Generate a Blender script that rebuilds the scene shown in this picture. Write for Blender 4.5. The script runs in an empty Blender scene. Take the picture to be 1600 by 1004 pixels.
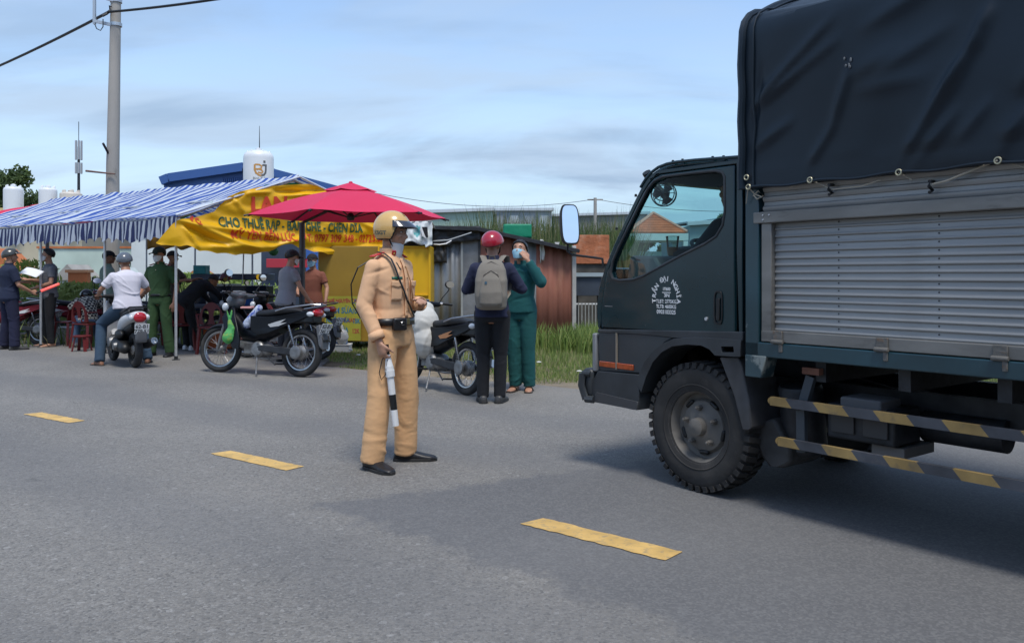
import bpy, bmesh, math, random
import numpy as np
from mathutils import Vector, Matrix, geometry
random.seed(7); np.random.seed(7)
sc = bpy.context.scene
C = sc.collection
R = math.radians
V = Vector
# ------------------------------------------------------------------ camera, sky, sun, exposure
FPX, HOR, CAMH = 1300.0, 430.0, 1.3          # focal length and horizon measured on the photograph (1600 px wide)
cam = bpy.data.objects.new('camera', bpy.data.cameras.new('camera'))
C.objects.link(cam); sc.camera = cam
cam.location = (0, 0, CAMH); cam.rotation_euler = (R(90), 0, 0)
cam.data.sensor_width = 36; cam.data.lens = 36*FPX/1600
cam.data.shift_y = -(502-HOR)/1600
cam.data.clip_start = 0.05; cam.data.clip_end = 3000
sc.view_settings.view_transform = 'Standard'; sc.view_settings.look = 'None'
sc.view_settings.gamma = 1; sc.view_settings.use_curve_mapping = False
sc.view_settings.exposure = 0.84
SUN_EL, SUN_AZ = 66, 164                      # azimuth clockwise from +Y
w = bpy.data.worlds.new('World'); sc.world = w; w.use_nodes = True
nt = w.node_tree; N = nt.nodes; L = nt.links
for n in list(N): N.remove(n)
def wn(t, **k):
    n = N.new(t)
    for a, b in k.items(): setattr(n, a, b)
    return n
sky = wn('ShaderNodeTexSky', sky_type='NISHITA', sun_disc=False, sun_elevation=R(SUN_EL), sun_rotation=R(SUN_AZ), air_density=1.0, dust_density=0.6, ozone_density=1.4)
tc = wn('ShaderNodeTexCoord'); sep = wn('ShaderNodeSeparateXYZ'); L.new(tc.outputs['Generated'], sep.inputs[0])
def wm(op, a, b, c=None):
    n = wn('ShaderNodeMath', operation=op)
    for i, x in enumerate((a, b, c)):
        if x is None: continue
        if isinstance(x, (int, float)): n.inputs[i].default_value = x
        else: L.new(x, n.inputs[i])
    return n.outputs[0]
zz = wm('ADD', wm('MAXIMUM', sep.outputs[2], 0.0), 0.30)
cx = wm('DIVIDE', sep.outputs[0], zz); cy = wm('DIVIDE', sep.outputs[1], zz)
comb = wn('ShaderNodeCombineXYZ'); L.new(wm('MULTIPLY', cx, 1.25), comb.inputs[0]); L.new(wm('MULTIPLY', cy, 2.6), comb.inputs[1])
n1 = wn('ShaderNodeTexNoise'); n1.inputs['Scale'].default_value = 0.8; n1.inputs['Detail'].default_value = 7; n1.inputs['Roughness'].default_value = 0.55; n1.inputs['Distortion'].default_value = 0.5
L.new(comb.outputs[0], n1.inputs['Vector'])
r1 = wn('ShaderNodeMapRange'); r1.interpolation_type = 'SMOOTHSTEP'
L.new(n1.outputs[0], r1.inputs[0]); r1.inputs[1].default_value = 0.40; r1.inputs[2].default_value = 0.62
low = wn('ShaderNodeMapRange'); L.new(sep.outputs[2], low.inputs[0]); low.inputs[1].default_value = 0.30; low.inputs[2].default_value = 0.03
veil = wm('MULTIPLY_ADD', low.outputs[0], 0.76, 0.06)
cm = wm('MINIMUM', wm('MULTIPLY_ADD', r1.outputs[0], 0.50, veil), 0.97)
n2 = wn('ShaderNodeTexNoise'); n2.inputs['Scale'].default_value = 2.2; n2.inputs['Detail'].default_value = 6; n2.inputs['Roughness'].default_value = 0.5
mp2 = wn('ShaderNodeMapping'); mp2.inputs['Location'].default_value = (3.1, 5.2, 0); mp2.inputs['Scale'].default_value = (0.5, 0.8, 1)
L.new(comb.outputs[0], mp2.inputs[0]); L.new(mp2.outputs[0], n2.inputs['Vector'])
r2 = wn('ShaderNodeMapRange'); r2.interpolation_type = 'SMOOTHSTEP'
L.new(n2.outputs[0], r2.inputs[0]); r2.inputs[1].default_value = 0.44; r2.inputs[2].default_value = 0.68
cc = wn('ShaderNodeMix', data_type='RGBA'); cc.inputs[6].default_value = (2.25, 2.9, 3.75, 1); cc.inputs[7].default_value = (1.65, 2.25, 3.1, 1)
L.new(r2.outputs[0], cc.inputs[0])
mx = wn('ShaderNodeMix', data_type='RGBA'); L.new(cm, mx.inputs[0]); L.new(sky.outputs[0], mx.inputs[6]); L.new(cc.outputs[2], mx.inputs[7])
bg = wn('ShaderNodeBackground'); L.new(mx.outputs[2], bg.inputs[0]); bg.inputs[1].default_value = 0.128
wo = wn('ShaderNodeOutputWorld'); L.new(bg.outputs[0], wo.inputs[0])
sl = bpy.data.lights.new('sun', 'SUN'); sl.energy = 1.65; sl.angle = R(18); sl.color = (1, 0.95, 0.87)
so = bpy.data.objects.new('sun', sl); C.objects.link(so)
sd = V((math.sin(R(SUN_AZ))*math.cos(R(SUN_EL)), math.cos(R(SUN_AZ))*math.cos(R(SUN_EL)), math.sin(R(SUN_EL))))
so.rotation_euler = sd.to_track_quat('Z', 'Y').to_euler(); so.location = (0, 0, 30)

# ------------------------------------------------------------------ helpers
def G(px, py):                                # where a point of the ground seen at this pixel really stands
    Y = FPX*CAMH/(py-HOR); return V(((px-800)*Y/FPX, Y, 0))
def P(px, py, Y): return V(((px-800)*Y/FPX, Y, CAMH+(HOR-py)*Y/FPX))

def tag(o, label=None, cat=None, group=None, kind=None):
    if label: o['label'] = label
    if cat: o['category'] = cat
    if group: o['group'] = group
    if kind: o['kind'] = kind
    return o
def thing(name, label, cat, loc=(0, 0, 0), rz=0, group=None):
    o = bpy.data.objects.new(name, None); C.objects.link(o); o.empty_display_size = 0.2
    o.location = loc; o.rotation_euler = (0, 0, rz)
    return tag(o, label, cat, group)
def piece(name, me, parent=None, M=None):
    o = bpy.data.objects.new(name, me); C.objects.link(o); o.parent = parent
    if M is not None: o.matrix_basis = M
    return o
def children(o): return [x for x in C.objects if x.parent == o]
def copy_tree(o, parent=None):
    c = o.copy(); C.objects.link(c); c.parent = parent
    for ch in children(o): copy_tree(ch, c)
    return c

_m = {}
def mat(name, col, rough=0.6, metal=0.0, bump=None, var=None, spots=None, spec=None, coat=0, emit=None, trans=None, stretch=None):
    """procedural material: colour variation, optional stains (spots) and fine relief (bump)"""
    if name in _m: return _m[name]
    m = bpy.data.materials.new(name); m.use_nodes = True; _m[name] = m
    t = m.node_tree; b = t.nodes['Principled BSDF']; l = t.links
    b.inputs['Base Color'].default_value = (*col, 1); b.inputs['Roughness'].default_value = rough; b.inputs['Metallic'].default_value = metal
    if spec is not None: b.inputs['Specular IOR Level'].default_value = spec
    if coat: b.inputs['Coat Weight'].default_value = coat; b.inputs['Coat Roughness'].default_value = 0.1
    co = t.nodes.new('ShaderNodeTexCoord'); src = co.outputs['Object']
    if stretch:
        mp = t.nodes.new('ShaderNodeMapping'); mp.inputs['Scale'].default_value = stretch; l.new(src, mp.inputs[0]); src = mp.outputs[0]
    out = None
    if var:
        n = t.nodes.new('ShaderNodeTexNoise'); n.inputs['Scale'].default_value = var[0]; n.inputs['Detail'].default_value = 5; l.new(src, n.inputs['Vector'])
        x = t.nodes.new('ShaderNodeMix'); x.data_type = 'RGBA'; a = var[1]
        r = t.nodes.new('ShaderNodeMapRange'); r.inputs[1].default_value = 0.3; r.inputs[2].default_value = 0.7; l.new(n.outputs[0], r.inputs[0])
        x.inputs[6].default_value = (*[c*(1-a) for c in col], 1); x.inputs[7].default_value = (*[min(1, c*(1+a)) for c in col], 1)
        l.new(r.outputs[0], x.inputs[0]); out = x.outputs[2]; l.new(out, b.inputs['Base Color'])
    if spots:
        sc_, thr, c2 = spots[:3]
        n = t.nodes.new('ShaderNodeTexNoise'); n.inputs['Scale'].default_value = sc_; n.inputs['Detail'].default_value = 6; n.inputs['Roughness'].default_value = 0.65; l.new(src, n.inputs['Vector'])
        r = t.nodes.new('ShaderNodeMapRange'); r.inputs[1].default_value = thr; r.inputs[2].default_value = thr+(spots[3] if len(spots) > 3 else 0.08); l.new(n.outputs[0], r.inputs[0])
        x = t.nodes.new('ShaderNodeMix'); x.data_type = 'RGBA'
        if out: l.new(out, x.inputs[6])
        else: x.inputs[6].default_value = (*col, 1)
        x.inputs[7].default_value = (*c2, 1); l.new(r.outputs[0], x.inputs[0]); l.new(x.outputs[2], b.inputs['Base Color']); out = x.outputs[2]
    if bump:
        n = t.nodes.new('ShaderNodeTexNoise'); n.inputs['Scale'].default_value = bump[0]; n.inputs['Detail'].default_value = 4; l.new(src, n.inputs['Vector'])
        bm = t.nodes.new('ShaderNodeBump'); bm.inputs['Strength'].default_value = bump[1]; bm.inputs['Distance'].default_value = bump[2] if len(bump) > 2 else 0.01
        l.new(n.outputs[0], bm.inputs['Height']); l.new(bm.outputs[0], b.inputs['Normal'])
    if emit: b.inputs['Emission Color'].default_value = (*emit[0], 1); b.inputs['Emission Strength'].default_value = emit[1]
    if trans:       # thin cloth or leaf that lets some light through
        tr = t.nodes.new('ShaderNodeBsdfTranslucent'); tr.inputs[0].default_value = (*col, 1)
        if out: l.new(out, tr.inputs[0])
        ms = t.nodes.new('ShaderNodeMixShader'); ms.inputs[0].default_value = trans
        l.new(b.outputs[0], ms.inputs[1]); l.new(tr.outputs[0], ms.inputs[2]); l.new(ms.outputs[0], t.nodes['Material Output'].inputs[0])
    return m
def glass(name, tint, gl=0.9, rough=0.02):
    if name in _m: return _m[name]
    m = bpy.data.materials.new(name); m.use_nodes = True; _m[name] = m; t = m.node_tree; l = t.links
    t.nodes.remove(t.nodes['Principled BSDF'])
    tr = t.nodes.new('ShaderNodeBsdfTransparent'); tr.inputs[0].default_value = (*tint, 1)
    g = t.nodes.new('ShaderNodeBsdfGlossy'); g.inputs['Roughness'].default_value = rough
    f = t.nodes.new('ShaderNodeFresnel'); f.inputs[0].default_value = 1.45
    k = t.nodes.new('ShaderNodeMath'); k.operation = 'MULTIPLY'; k.inputs[1].default_value = gl; l.new(f.outputs[0], k.inputs[0])
    s = t.nodes.new('ShaderNodeMixShader'); l.new(k.outputs[0], s.inputs[0]); l.new(tr.outputs[0], s.inputs[1]); l.new(g.outputs[0], s.inputs[2])
    l.new(s.outputs[0], t.nodes['Material Output'].inputs[0]); return m

class MB:
    def __init__(s): s.v = []; s.f = []; s.uv = {}
    def add(s, vs, fs):
        o = len(s.v); s.v += [tuple(p) for p in vs]; s.f += [tuple(i+o for i in f) for f in fs]; return s
    def box(s, c, d, M=None):
        vs = [V((c[0]+i*d[0]/2, c[1]+j*d[1]/2, c[2]+k*d[2]/2)) for i in (-1, 1) for j in (-1, 1) for k in (-1, 1)]
        if M: vs = [M @ p for p in vs]
        return s.add(vs, [(0, 1, 3, 2), (4, 6, 7, 5), (0, 4, 5, 1), (2, 3, 7, 6), (0, 2, 6, 4), (1, 5, 7, 3)])
    def bar(s, a, b, wd, ht, up=(0, 0, 1)):
        a = V(a); b = V(b); d = b-a; x = d.normalized(); y = V(up).cross(x)
        if y.length < 1e-4: y = V((1, 0, 0)).cross(x)
        y.normalize(); z = x.cross(y); m = (a+b)/2
        M = Matrix(((x.x, y.x, z.x, m.x), (x.y, y.y, z.y, m.y), (x.z, y.z, z.z, m.z), (0, 0, 0, 1)))
        return s.box((0, 0, 0), (d.length, wd, ht), M)
    def loft(s, rings, cap=True, closed=False):
        n = len(rings[0]); vs = [p for r in rings for p in r]; fs = []; m = len(rings)
        for i in range(m if closed else m-1):
            a, b = i*n, ((i+1) % m)*n
            for j in range(n): fs.append((a+j, a+(j+1) % n, b+(j+1) % n, b+j))
        if cap and not closed: fs.append(tuple(range(n-1, -1, -1))); fs.append(tuple((m-1)*n+j for j in range(n)))
        return s.add(vs, fs)
    def tube(s, pts, r, n=8, closed=False, caps=True, flat=None):
        pts = [V(p) for p in pts]; m = len(pts)
        if not hasattr(r, '__len__'): r = [r]*m
        rings = []; up = None
        for i, p in enumerate(pts):
            if closed: d = pts[(i+1) % m]-pts[i-1]
            else: d = pts[min(i+1, m-1)]-pts[max(i-1, 0)]
            if d.length < 1e-9: d = V((0, 0, 1))
            d.normalize()
            if up is None: up = V((0, 0, 1)) if abs(d.z) < 0.9 else V((0, 1, 0))
            x = up.cross(d)
            if x.length < 1e-5: x = V((1, 0, 0)).cross(d)
            x.normalize(); y = d.cross(x); up = y
            q = flat if flat else 1
            rings.append([p+x*(r[i]*math.cos(2*math.pi*k/n))+y*(r[i]*q*math.sin(2*math.pi*k/n)) for k in range(n)])
        return s.loft(rings, caps, closed)
    def capsule(s, pts, r, n=12, sub=3):
        """rounded limb through joints: interpolated, with hemispherical ends"""
        pts = [V(p) for p in pts]; P_ = []; Rr = []
        d0 = (pts[1]-pts[0]).normalized(); d1 = (pts[-1]-pts[-2]).normalized()
        for a in (80, 50, 20): P_.append(pts[0]-d0*r[0]*math.sin(R(a))); Rr.append(r[0]*math.cos(R(a)))
        for i in range(len(pts)-1):
            for k in range(sub):
                t = k/sub; P_.append(pts[i].lerp(pts[i+1], t)); Rr.append(r[i]*(1-t)+r[i+1]*t)
        P_.append(pts[-1]); Rr.append(r[-1])
        for a in (20, 50, 80): P_.append(pts[-1]+d1*r[-1]*math.sin(R(a))); Rr.append(r[-1]*math.cos(R(a)))
        return s.tube(P_, Rr, n)
    def ball(s, c, r, M=None, nu=14, nv=9):
        if not hasattr(r, '__len__'): r = (r, r, r)
        vs = []; fs = []
        for i in range(nv+1):
            th = math.pi*i/nv
            for j in range(nu):
                ph = 2*math.pi*j/nu; p = V((r[0]*math.sin(th)*math.cos(ph), r[1]*math.sin(th)*math.sin(ph), r[2]*math.cos(th)))
                if M: p = M @ p if len(M) == 3 else M.to_3x3() @ p
                vs.append(V(c)+p)
        for i in range(nv):
            for j in range(nu): fs.append((i*nu+j, (i+1)*nu+j, (i+1)*nu+(j+1) % nu, i*nu+(j+1) % nu))
        return s.add(vs, fs)
    def lathe(s, prof, o, ax, n=24, closed=False):
        o = V(o); ax = V(ax).normalized(); x = ax.orthogonal().normalized(); y = ax.cross(x)
        rings = [[o+ax*h+x*(r*math.cos(2*math.pi*k/n))+y*(r*math.sin(2*math.pi*k/n)) for k in range(n)] for r, h in prof]
        return s.loft(rings, True, closed)
    def prism(s, outline, mp, d0, d1, holes=()):
        loops = [list(outline)]+[list(h) for h in holes]
        tris = geometry.tessellate_polygon([[V((a, b, 0)) for a, b in lp] for lp in loops])
        flat_ = [q for lp in loops for q in lp]; n = len(flat_); o = len(s.v)
        s.v += [tuple(mp(a, b, d0)) for a, b in flat_]+[tuple(mp(a, b, d1)) for a, b in flat_]
        for t in tris:
            s.f.append(tuple(o+i for i in t)); s.f.append(tuple(o+n+i for i in reversed(t)))
        k = 0
        for lp in loops:
            m = len(lp)
            for i in range(m): s.f.append((o+k+i, o+k+(i+1) % m, o+n+k+(i+1) % m, o+n+k+i))
            k += m
        return s
    def grid(s, fn, nu, nv, uvf=None):
        o = len(s.v); f0 = len(s.f)
        for i in range(nu+1):
            for j in range(nv+1): s.v.append(tuple(fn(i/nu, j/nv)))
        for i in range(nu):
            for j in range(nv):
                a = o+i*(nv+1)+j; s.f.append((a, a+nv+1, a+nv+2, a+1))
                if uvf: s.uv[len(s.f)-1] = [uvf(i/nu, j/nv), uvf((i+1)/nu, j/nv), uvf((i+1)/nu, (j+1)/nv), uvf(i/nu, (j+1)/nv)]
        return s
    def mesh(s, name='m', fix=True):
        me = bpy.data.meshes.new(name); me.from_pydata(s.v, [], s.f)
        if s.uv:
            lay = me.uv_layers.new(name='UVMap').data
            for p in me.polygons:
                q = s.uv.get(p.index)
                if q:
                    for li, c in zip(p.loop_indices, q): lay[li].uv = c
        if fix and not s.uv:
            bm = bmesh.new(); bm.from_mesh(me); bmesh.ops.recalc_face_normals(bm, faces=bm.faces); bm.to_mesh(me); bm.free()
        me.update(); return me
    def build(s, name, m, parent=None, smooth=True, ang=38, bevel=0, solid=0, label=None, seg=2, fix=True, kind=None):
        me = s.mesh(name, fix); me.materials.append(m)
        if smooth:
            me.polygons.foreach_set('use_smooth', [True]*len(me.polygons)); me.set_sharp_from_angle(angle=R(ang))
        o = piece(name, me, parent)
        if solid: md = o.modifiers.new('solid', 'SOLIDIFY'); md.thickness = solid; md.offset = 0
        if bevel: md = o.modifiers.new('bevel', 'BEVEL'); md.width = bevel; md.segments = seg; md.limit_method = 'ANGLE'; md.angle_limit = R(35)
        if label: o['label'] = label
        if kind: o['kind'] = kind
        return o

def lettering(txt, size, m, parent, mp, name='lettering', align='CENTER', bold=0.0, sub=0, ex=0.0, xs=1.0):
    """text turned into thin geometry; mp(a, b, h) puts the flat text (a right, b up, h outward) on its surface"""
    cu = bpy.data.curves.new('t', 'FONT'); cu.body = txt; cu.size = size; cu.align_x = align; cu.align_y = 'CENTER'; cu.offset = bold; cu.resolution_u = 3
    o = bpy.data.objects.new('t', cu); C.objects.link(o)
    dg = bpy.context.evaluated_depsgraph_get(); me = bpy.data.meshes.new_from_object(o.evaluated_get(dg))
    bpy.data.objects.remove(o); bpy.data.curves.remove(cu)
    if sub:
        bm = bmesh.new(); bm.from_mesh(me); bmesh.ops.triangulate(bm, faces=bm.faces)
        for _ in range(sub):
            long_ = [e for e in bm.edges if e.calc_length() > size*0.3]
            if long_: bmesh.ops.subdivide_edges(bm, edges=long_, cuts=1); bmesh.ops.triangulate(bm, faces=[f for f in bm.faces if len(f.verts) > 3])
        bm.to_mesh(me); bm.free()
    for v in me.vertices: v.co = V(mp(v.co.x*xs, v.co.y, ex))
    me.materials.clear(); me.materials.append(m)
    return piece(name, me, parent)

_cnt = [0]
def remesh(mb, voxel, smooth=3, disp=None):
    me = mb.mesh('r', fix=True); o = bpy.data.objects.new('r', me); C.objects.link(o)
    m = o.modifiers.new('r', 'REMESH'); m.mode = 'VOXEL'; m.voxel_size = voxel; m.use_smooth_shade = True
    s = o.modifiers.new('s', 'SMOOTH'); s.factor = 0.5; s.iterations = smooth
    dg = bpy.context.evaluated_depsgraph_get(); me2 = bpy.data.meshes.new_from_object(o.evaluated_get(dg))
    bpy.data.objects.remove(o); bpy.data.meshes.remove(me)
    if disp:
        n = len(me2.vertices); co = np.empty(n*3); no = np.empty(n*3)
        me2.vertices.foreach_get('co', co); me2.vertices.foreach_get('normal', no); co = co.reshape(-1, 3); no = no.reshape(-1, 3)
        d = disp(co, no); co = co+no*d[:, None]; me2.vertices.foreach_set('co', co.ravel()); me2.update()
    me2.polygons.foreach_set('use_smooth', [True]*len(me2.polygons))
    return me2
def folds(amp, freq=14, seed=0, aniso=(1, 1, 1.6), where=None):
    rs = np.random.RandomState(seed)
    dirs = rs.normal(size=(7, 3))*np.array(aniso); ph = rs.uniform(0, 6.28, 7); wd = rs.normal(size=(7, 3)); wp = rs.uniform(0, 6.28, 7)
    def f(co, no):
        t = np.zeros(len(co))
        for i in range(7):
            k = dirs[i]/np.linalg.norm(dirs[i])*freq*(0.7+0.25*i)
            x = co@k+ph[i]+1.6*np.sin(co@(wd[i]*5)+wp[i])
            env = 0.5+0.5*np.sin(co@(wd[(i+2) % 7]*7)+ph[i])
            t += (1-np.abs(np.sin(x)))**2*env/(1+0.25*i)
        t = t/3.0*amp
        return t*where(co) if where is not None else t
    return f

def creases(sites, seed=0, amp=0.006, wd=0.007, base=None):
    """crisp cloth folds: sites = (centre, radius, axis, count); each fold is where a tilted plane cuts the cloth near the centre"""
    rs = np.random.RandomState(seed); L_ = []
    for c, rad, ax, n in sites:
        c = np.array(c); ax = np.array(ax)/np.linalg.norm(ax)
        for _ in range(n):
            k = ax+rs.normal(size=3)*0.55; k /= np.linalg.norm(k); p = c+rs.normal(size=3)*rad*0.55
            q = p+rs.normal(size=3)*rad*0.9          # where along the plane the fold is strongest
            L_.append((k, p, q, rad*rs.uniform(0.45, 0.9), amp*rs.uniform(0.5, 1.3)*(1 if rs.rand() < 0.62 else -0.8), wd*rs.uniform(0.7, 1.8), rs.uniform(-6, 6)))
    def f(co, no):
        d = base(co, no) if base else np.zeros(len(co))
        for k, p, q, r_, a, w_, cu in L_:
            v = co-p; s_ = v@k; m = np.abs(s_) < w_*3+0.04
            if not m.any(): continue
            vv = v[m]; lat = vv-np.outer(vv@k, k); s2 = s_[m]+cu*0.15*np.sum(lat*lat, axis=1)
            d[m] += a*np.exp(-(s2/w_)**2)*np.exp(-np.sum((co[m]-q)**2, axis=1)/(r_*r_))
        return d
    return f
# ------------------------------------------------------------------ materials
M_black = mat('black_plastic', (0.007, 0.008, 0.009), 0.5, var=(20, 0.3))
M_rub = mat('rubber', (0.022, 0.022, 0.023), 0.85, bump=(60, 0.3, 0.003), var=(9, 0.3), spots=(7, 0.55, (0.05, 0.046, 0.04), 0.2))
M_chrome = mat('chrome', (0.42, 0.42, 0.43), 0.28, 1.0, var=(15, 0.15))
M_steel = mat('galvanised_steel', (0.5, 0.52, 0.54), 0.4, 0.8, var=(12, 0.2), bump=(30, 0.1))
M_dark = mat('dark_metal', (0.03, 0.032, 0.036), 0.55, 0.3, var=(10, 0.4), bump=(40, 0.2))
M_white = mat('white_paint', (0.75, 0.76, 0.76), 0.5, var=(4, 0.08), spots=(3, 0.62, (0.45, 0.42, 0.36), 0.2))
M_mirror = mat('mirror_glass', (0.85, 0.88, 0.9), 0.02, 1.0)
M_white_ink = mat('white_ink', (0.72, 0.74, 0.74), 0.6)
M_black_ink = mat('black_ink', (0.02, 0.02, 0.022), 0.6)

# ------------------------------------------------------------------ ground
def asphalt():
    m = bpy.data.materials.new('asphalt'); m.use_nodes = True; t = m.node_tree; b = t.nodes['Principled BSDF']; l = t.links
    co = t.nodes.new('ShaderNodeTexCoord'); obj = co.outputs['Object']
    def noise(s, d=4, r=0.5, vec=obj, dist=0):
        n = t.nodes.new('ShaderNodeTexNoise'); n.inputs['Scale'].default_value = s; n.inputs['Detail'].default_value = d; n.inputs['Roughness'].default_value = r; n.inputs['Distortion'].default_value = dist
        l.new(vec, n.inputs['Vector']); return n.outputs[0]
    def mth(op, a, b_, c=None, clamp=False):
        n = t.nodes.new('ShaderNodeMath'); n.operation = op; n.use_clamp = clamp
        for i, x in enumerate((a, b_, c)):
            if x is None: continue
            if isinstance(x, (int, float)): n.inputs[i].default_value = x
            else: l.new(x, n.inputs[i])
        return n.outputs[0]
    def mixc(f, a, b_):
        n = t.nodes.new('ShaderNodeMix'); n.data_type = 'RGBA'
        if isinstance(f, (int, float)): n.inputs[0].default_value = f
        else: l.new(f, n.inputs[0])
        for i, x in ((6, a), (7, b_)):
            if isinstance(x, tuple): n.inputs[i].default_value = (*x, 1)
            else: l.new(x, n.inputs[i])
        return n.outputs[2]
    def rng(x, a, b_, c=0, d=1, sm=False):
        n = t.nodes.new('ShaderNodeMapRange'); l.new(x, n.inputs[0])
        for i, q in zip((1, 2, 3, 4), (a, b_, c, d)): n.inputs[i].default_value = q
        if sm: n.interpolation_type = 'SMOOTHSTEP'
        return n.outputs[0]
    # aggregate stones
    vo = t.nodes.new('ShaderNodeTexVoronoi'); vo.inputs['Scale'].default_value = 95; l.new(obj, vo.inputs['Vector'])
    sv = t.nodes.new('ShaderNodeSeparateColor'); l.new(vo.outputs['Color'], sv.inputs[0])
    vo2 = t.nodes.new('ShaderNodeTexVoronoi'); vo2.inputs['Scale'].default_value = 48; l.new(obj, vo2.inputs['Vector'])
    sv2 = t.nodes.new('ShaderNodeSeparateColor'); l.new(vo2.outputs['Color'], sv2.inputs[0])
    fine = noise(220, 3); mid = noise(18, 5, 0.6); big = noise(0.55, 4, 0.55, dist=0.6)
    base = mixc(rng(big, 0.35, 0.65), (0.215, 0.203, 0.183), (0.290, 0.274, 0.246))
    base = mixc(rng(mid, 0.3, 0.75, 0, 0.45), base, (0.085, 0.087, 0.09))
    base = mixc(rng(sv.outputs[0], 0.0, 1.0, 0, 0.72), base, mixc(sv.outputs[1], (0.075, 0.075, 0.075), (0.34, 0.33, 0.31)))
    base = mixc(rng(sv2.outputs[0], 0.985, 0.99, 0, 0.4), base, (0.42, 0.41, 0.39))
    base = mixc(rng(fine, 0.35, 0.7, 0, 0.35), base, (0.07, 0.07, 0.073))
    # wheel tracks polished darker, running along the road (object x = along the road, y = across)
    sx = t.nodes.new('ShaderNodeSeparateXYZ'); l.new(obj, sx.inputs[0])
    wob = mth('MULTIPLY', mth('SUBTRACT', noise(0.5, 3), 0.5), 1.2)
    yy = mth('ADD', sx.outputs[1], wob)
    for c0, wd, a in TRACKS:
        d = mth('ABSOLUTE', mth('SUBTRACT', yy, c0), 0)
        base = mixc(mth('MULTIPLY', rng(d, wd, wd*0.2, 0, 1, True), a), base, (0.125, 0.128, 0.135))
    # the smoother resurfaced patch, its edge worn
    edge = mth('MULTIPLY', mth('SUBTRACT', noise(3.2, 8, 0.75), 0.5), 0.75)
    msk = None
    for (nx, ny, c_) in PATCH:
        dd = mth('ADD', mth('ADD', mth('MULTIPLY', sx.outputs[0], nx), mth('MULTIPLY', sx.outputs[1], ny)), c_)
        k = rng(mth('ADD', dd, edge), -0.09, 0.09, 0, 1, True)
        msk = k if msk is None else mth('MULTIPLY', msk, k)
    pcol = mixc(rng(big, 0.3, 0.7), (0.100, 0.101, 0.106), (0.138, 0.137, 0.138))
    pcol = mixc(rng(sv.outputs[1], 0.3, 1, 0, 0.42), pcol, (0.23, 0.23, 0.225))
    pcol = mixc(rng(mid, 0.4, 0.75, 0, 0.4), pcol, (0.11, 0.112, 0.115))
    base = mixc(mth('MULTIPLY', msk, 0.92), base, pcol)
    # cracks and dark drips, dusty spots
    ck = t.nodes.new('ShaderNodeTexVoronoi'); ck.feature = 'DISTANCE_TO_EDGE'; ck.inputs['Scale'].default_value = 0.9
    wv = t.nodes.new('ShaderNodeMixRGB'); wv.blend_type = 'ADD'; wv.inputs[0].default_value = 0.35
    nn = t.nodes.new('ShaderNodeTexNoise'); nn.inputs['Scale'].default_value = 4; nn.inputs['Detail'].default_value = 6; l.new(obj, nn.inputs['Vector'])
    l.new(obj, wv.inputs[1]); l.new(nn.outputs[1], wv.inputs[2]); l.new(wv.outputs[0], ck.inputs['Vector'])
    crack = mth('MULTIPLY', rng(ck.outputs[0], 0.007, 0.0), rng(noise(0.8, 2), 0.56, 0.62))
    base = mixc(mth('MULTIPLY', crack, 0.16), base, (0.03, 0.03, 0.032))
    base = mixc(rng(noise(2.3, 6, 0.7, dist=1.5), 0.66, 0.74, 0, 0.6), base, (0.04, 0.041, 0.043))
    base = mixc(rng(noise(5.1, 4, 0.6), 0.74, 0.78, 0, 0.5), base, (0.27, 0.26, 0.235))
    # dust towards the verge
    dust = mth('MULTIPLY', rng(sx.outputs[1], EDGE_Y-1.6, EDGE_Y, 0, 1), rng(noise(1.7, 6, 0.6), 0.35, 0.65, 0.2, 0.8))
    base = mixc(mth('MULTIPLY', dust, 0.6), base, (0.25, 0.235, 0.21))
    l.new(base, b.inputs['Base Color']); b.inputs['Roughness'].default_value = 0.85; b.inputs['Specular IOR Level'].default_value = 0.3
    bm = t.nodes.new('ShaderNodeBump'); bm.inputs['Strength'].default_value = 0.6; bm.inputs['Distance'].default_value = 0.006
    h = mth('ADD', mth('MULTIPLY', vo.outputs['Distance'], -1.0), mth('MULTIPLY', fine, 0.5)); h = mth('MULTIPLY', h, mth('SUBTRACT', 1.0, mth('MULTIPLY', msk, 0.6)))
    l.new(h, bm.inputs['Height']); l.new(bm.outputs[0], b.inputs['Normal'])
    return m
UR = V((-0.804, 0.595, 0)).normalized(); VR = V((0.595, 0.804, 0)).normalized()   # along / across the road (away from us)
ROAD0 = G(440, 720)                          # origin of the road's own axes: end of the middle dash
ROT = math.atan2(UR.y, UR.x)
def rl(p): d = V((p[0], p[1], 0))-ROAD0; return d.dot(UR), d.dot(-VR)   # local x along, local y = rotate +90 of UR = -VR
def rw(x, y, z=0): p = ROAD0+UR*x-VR*y; return V((p.x, p.y, z))
EDGE_Y = None
ex = [rl(G(*q))[1] for q in ((520, 572), (920, 612), (820, 602))]
EDGE = sum(ex)/3                              # local y of the far edge (negative = away)
TRACKS = []
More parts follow.
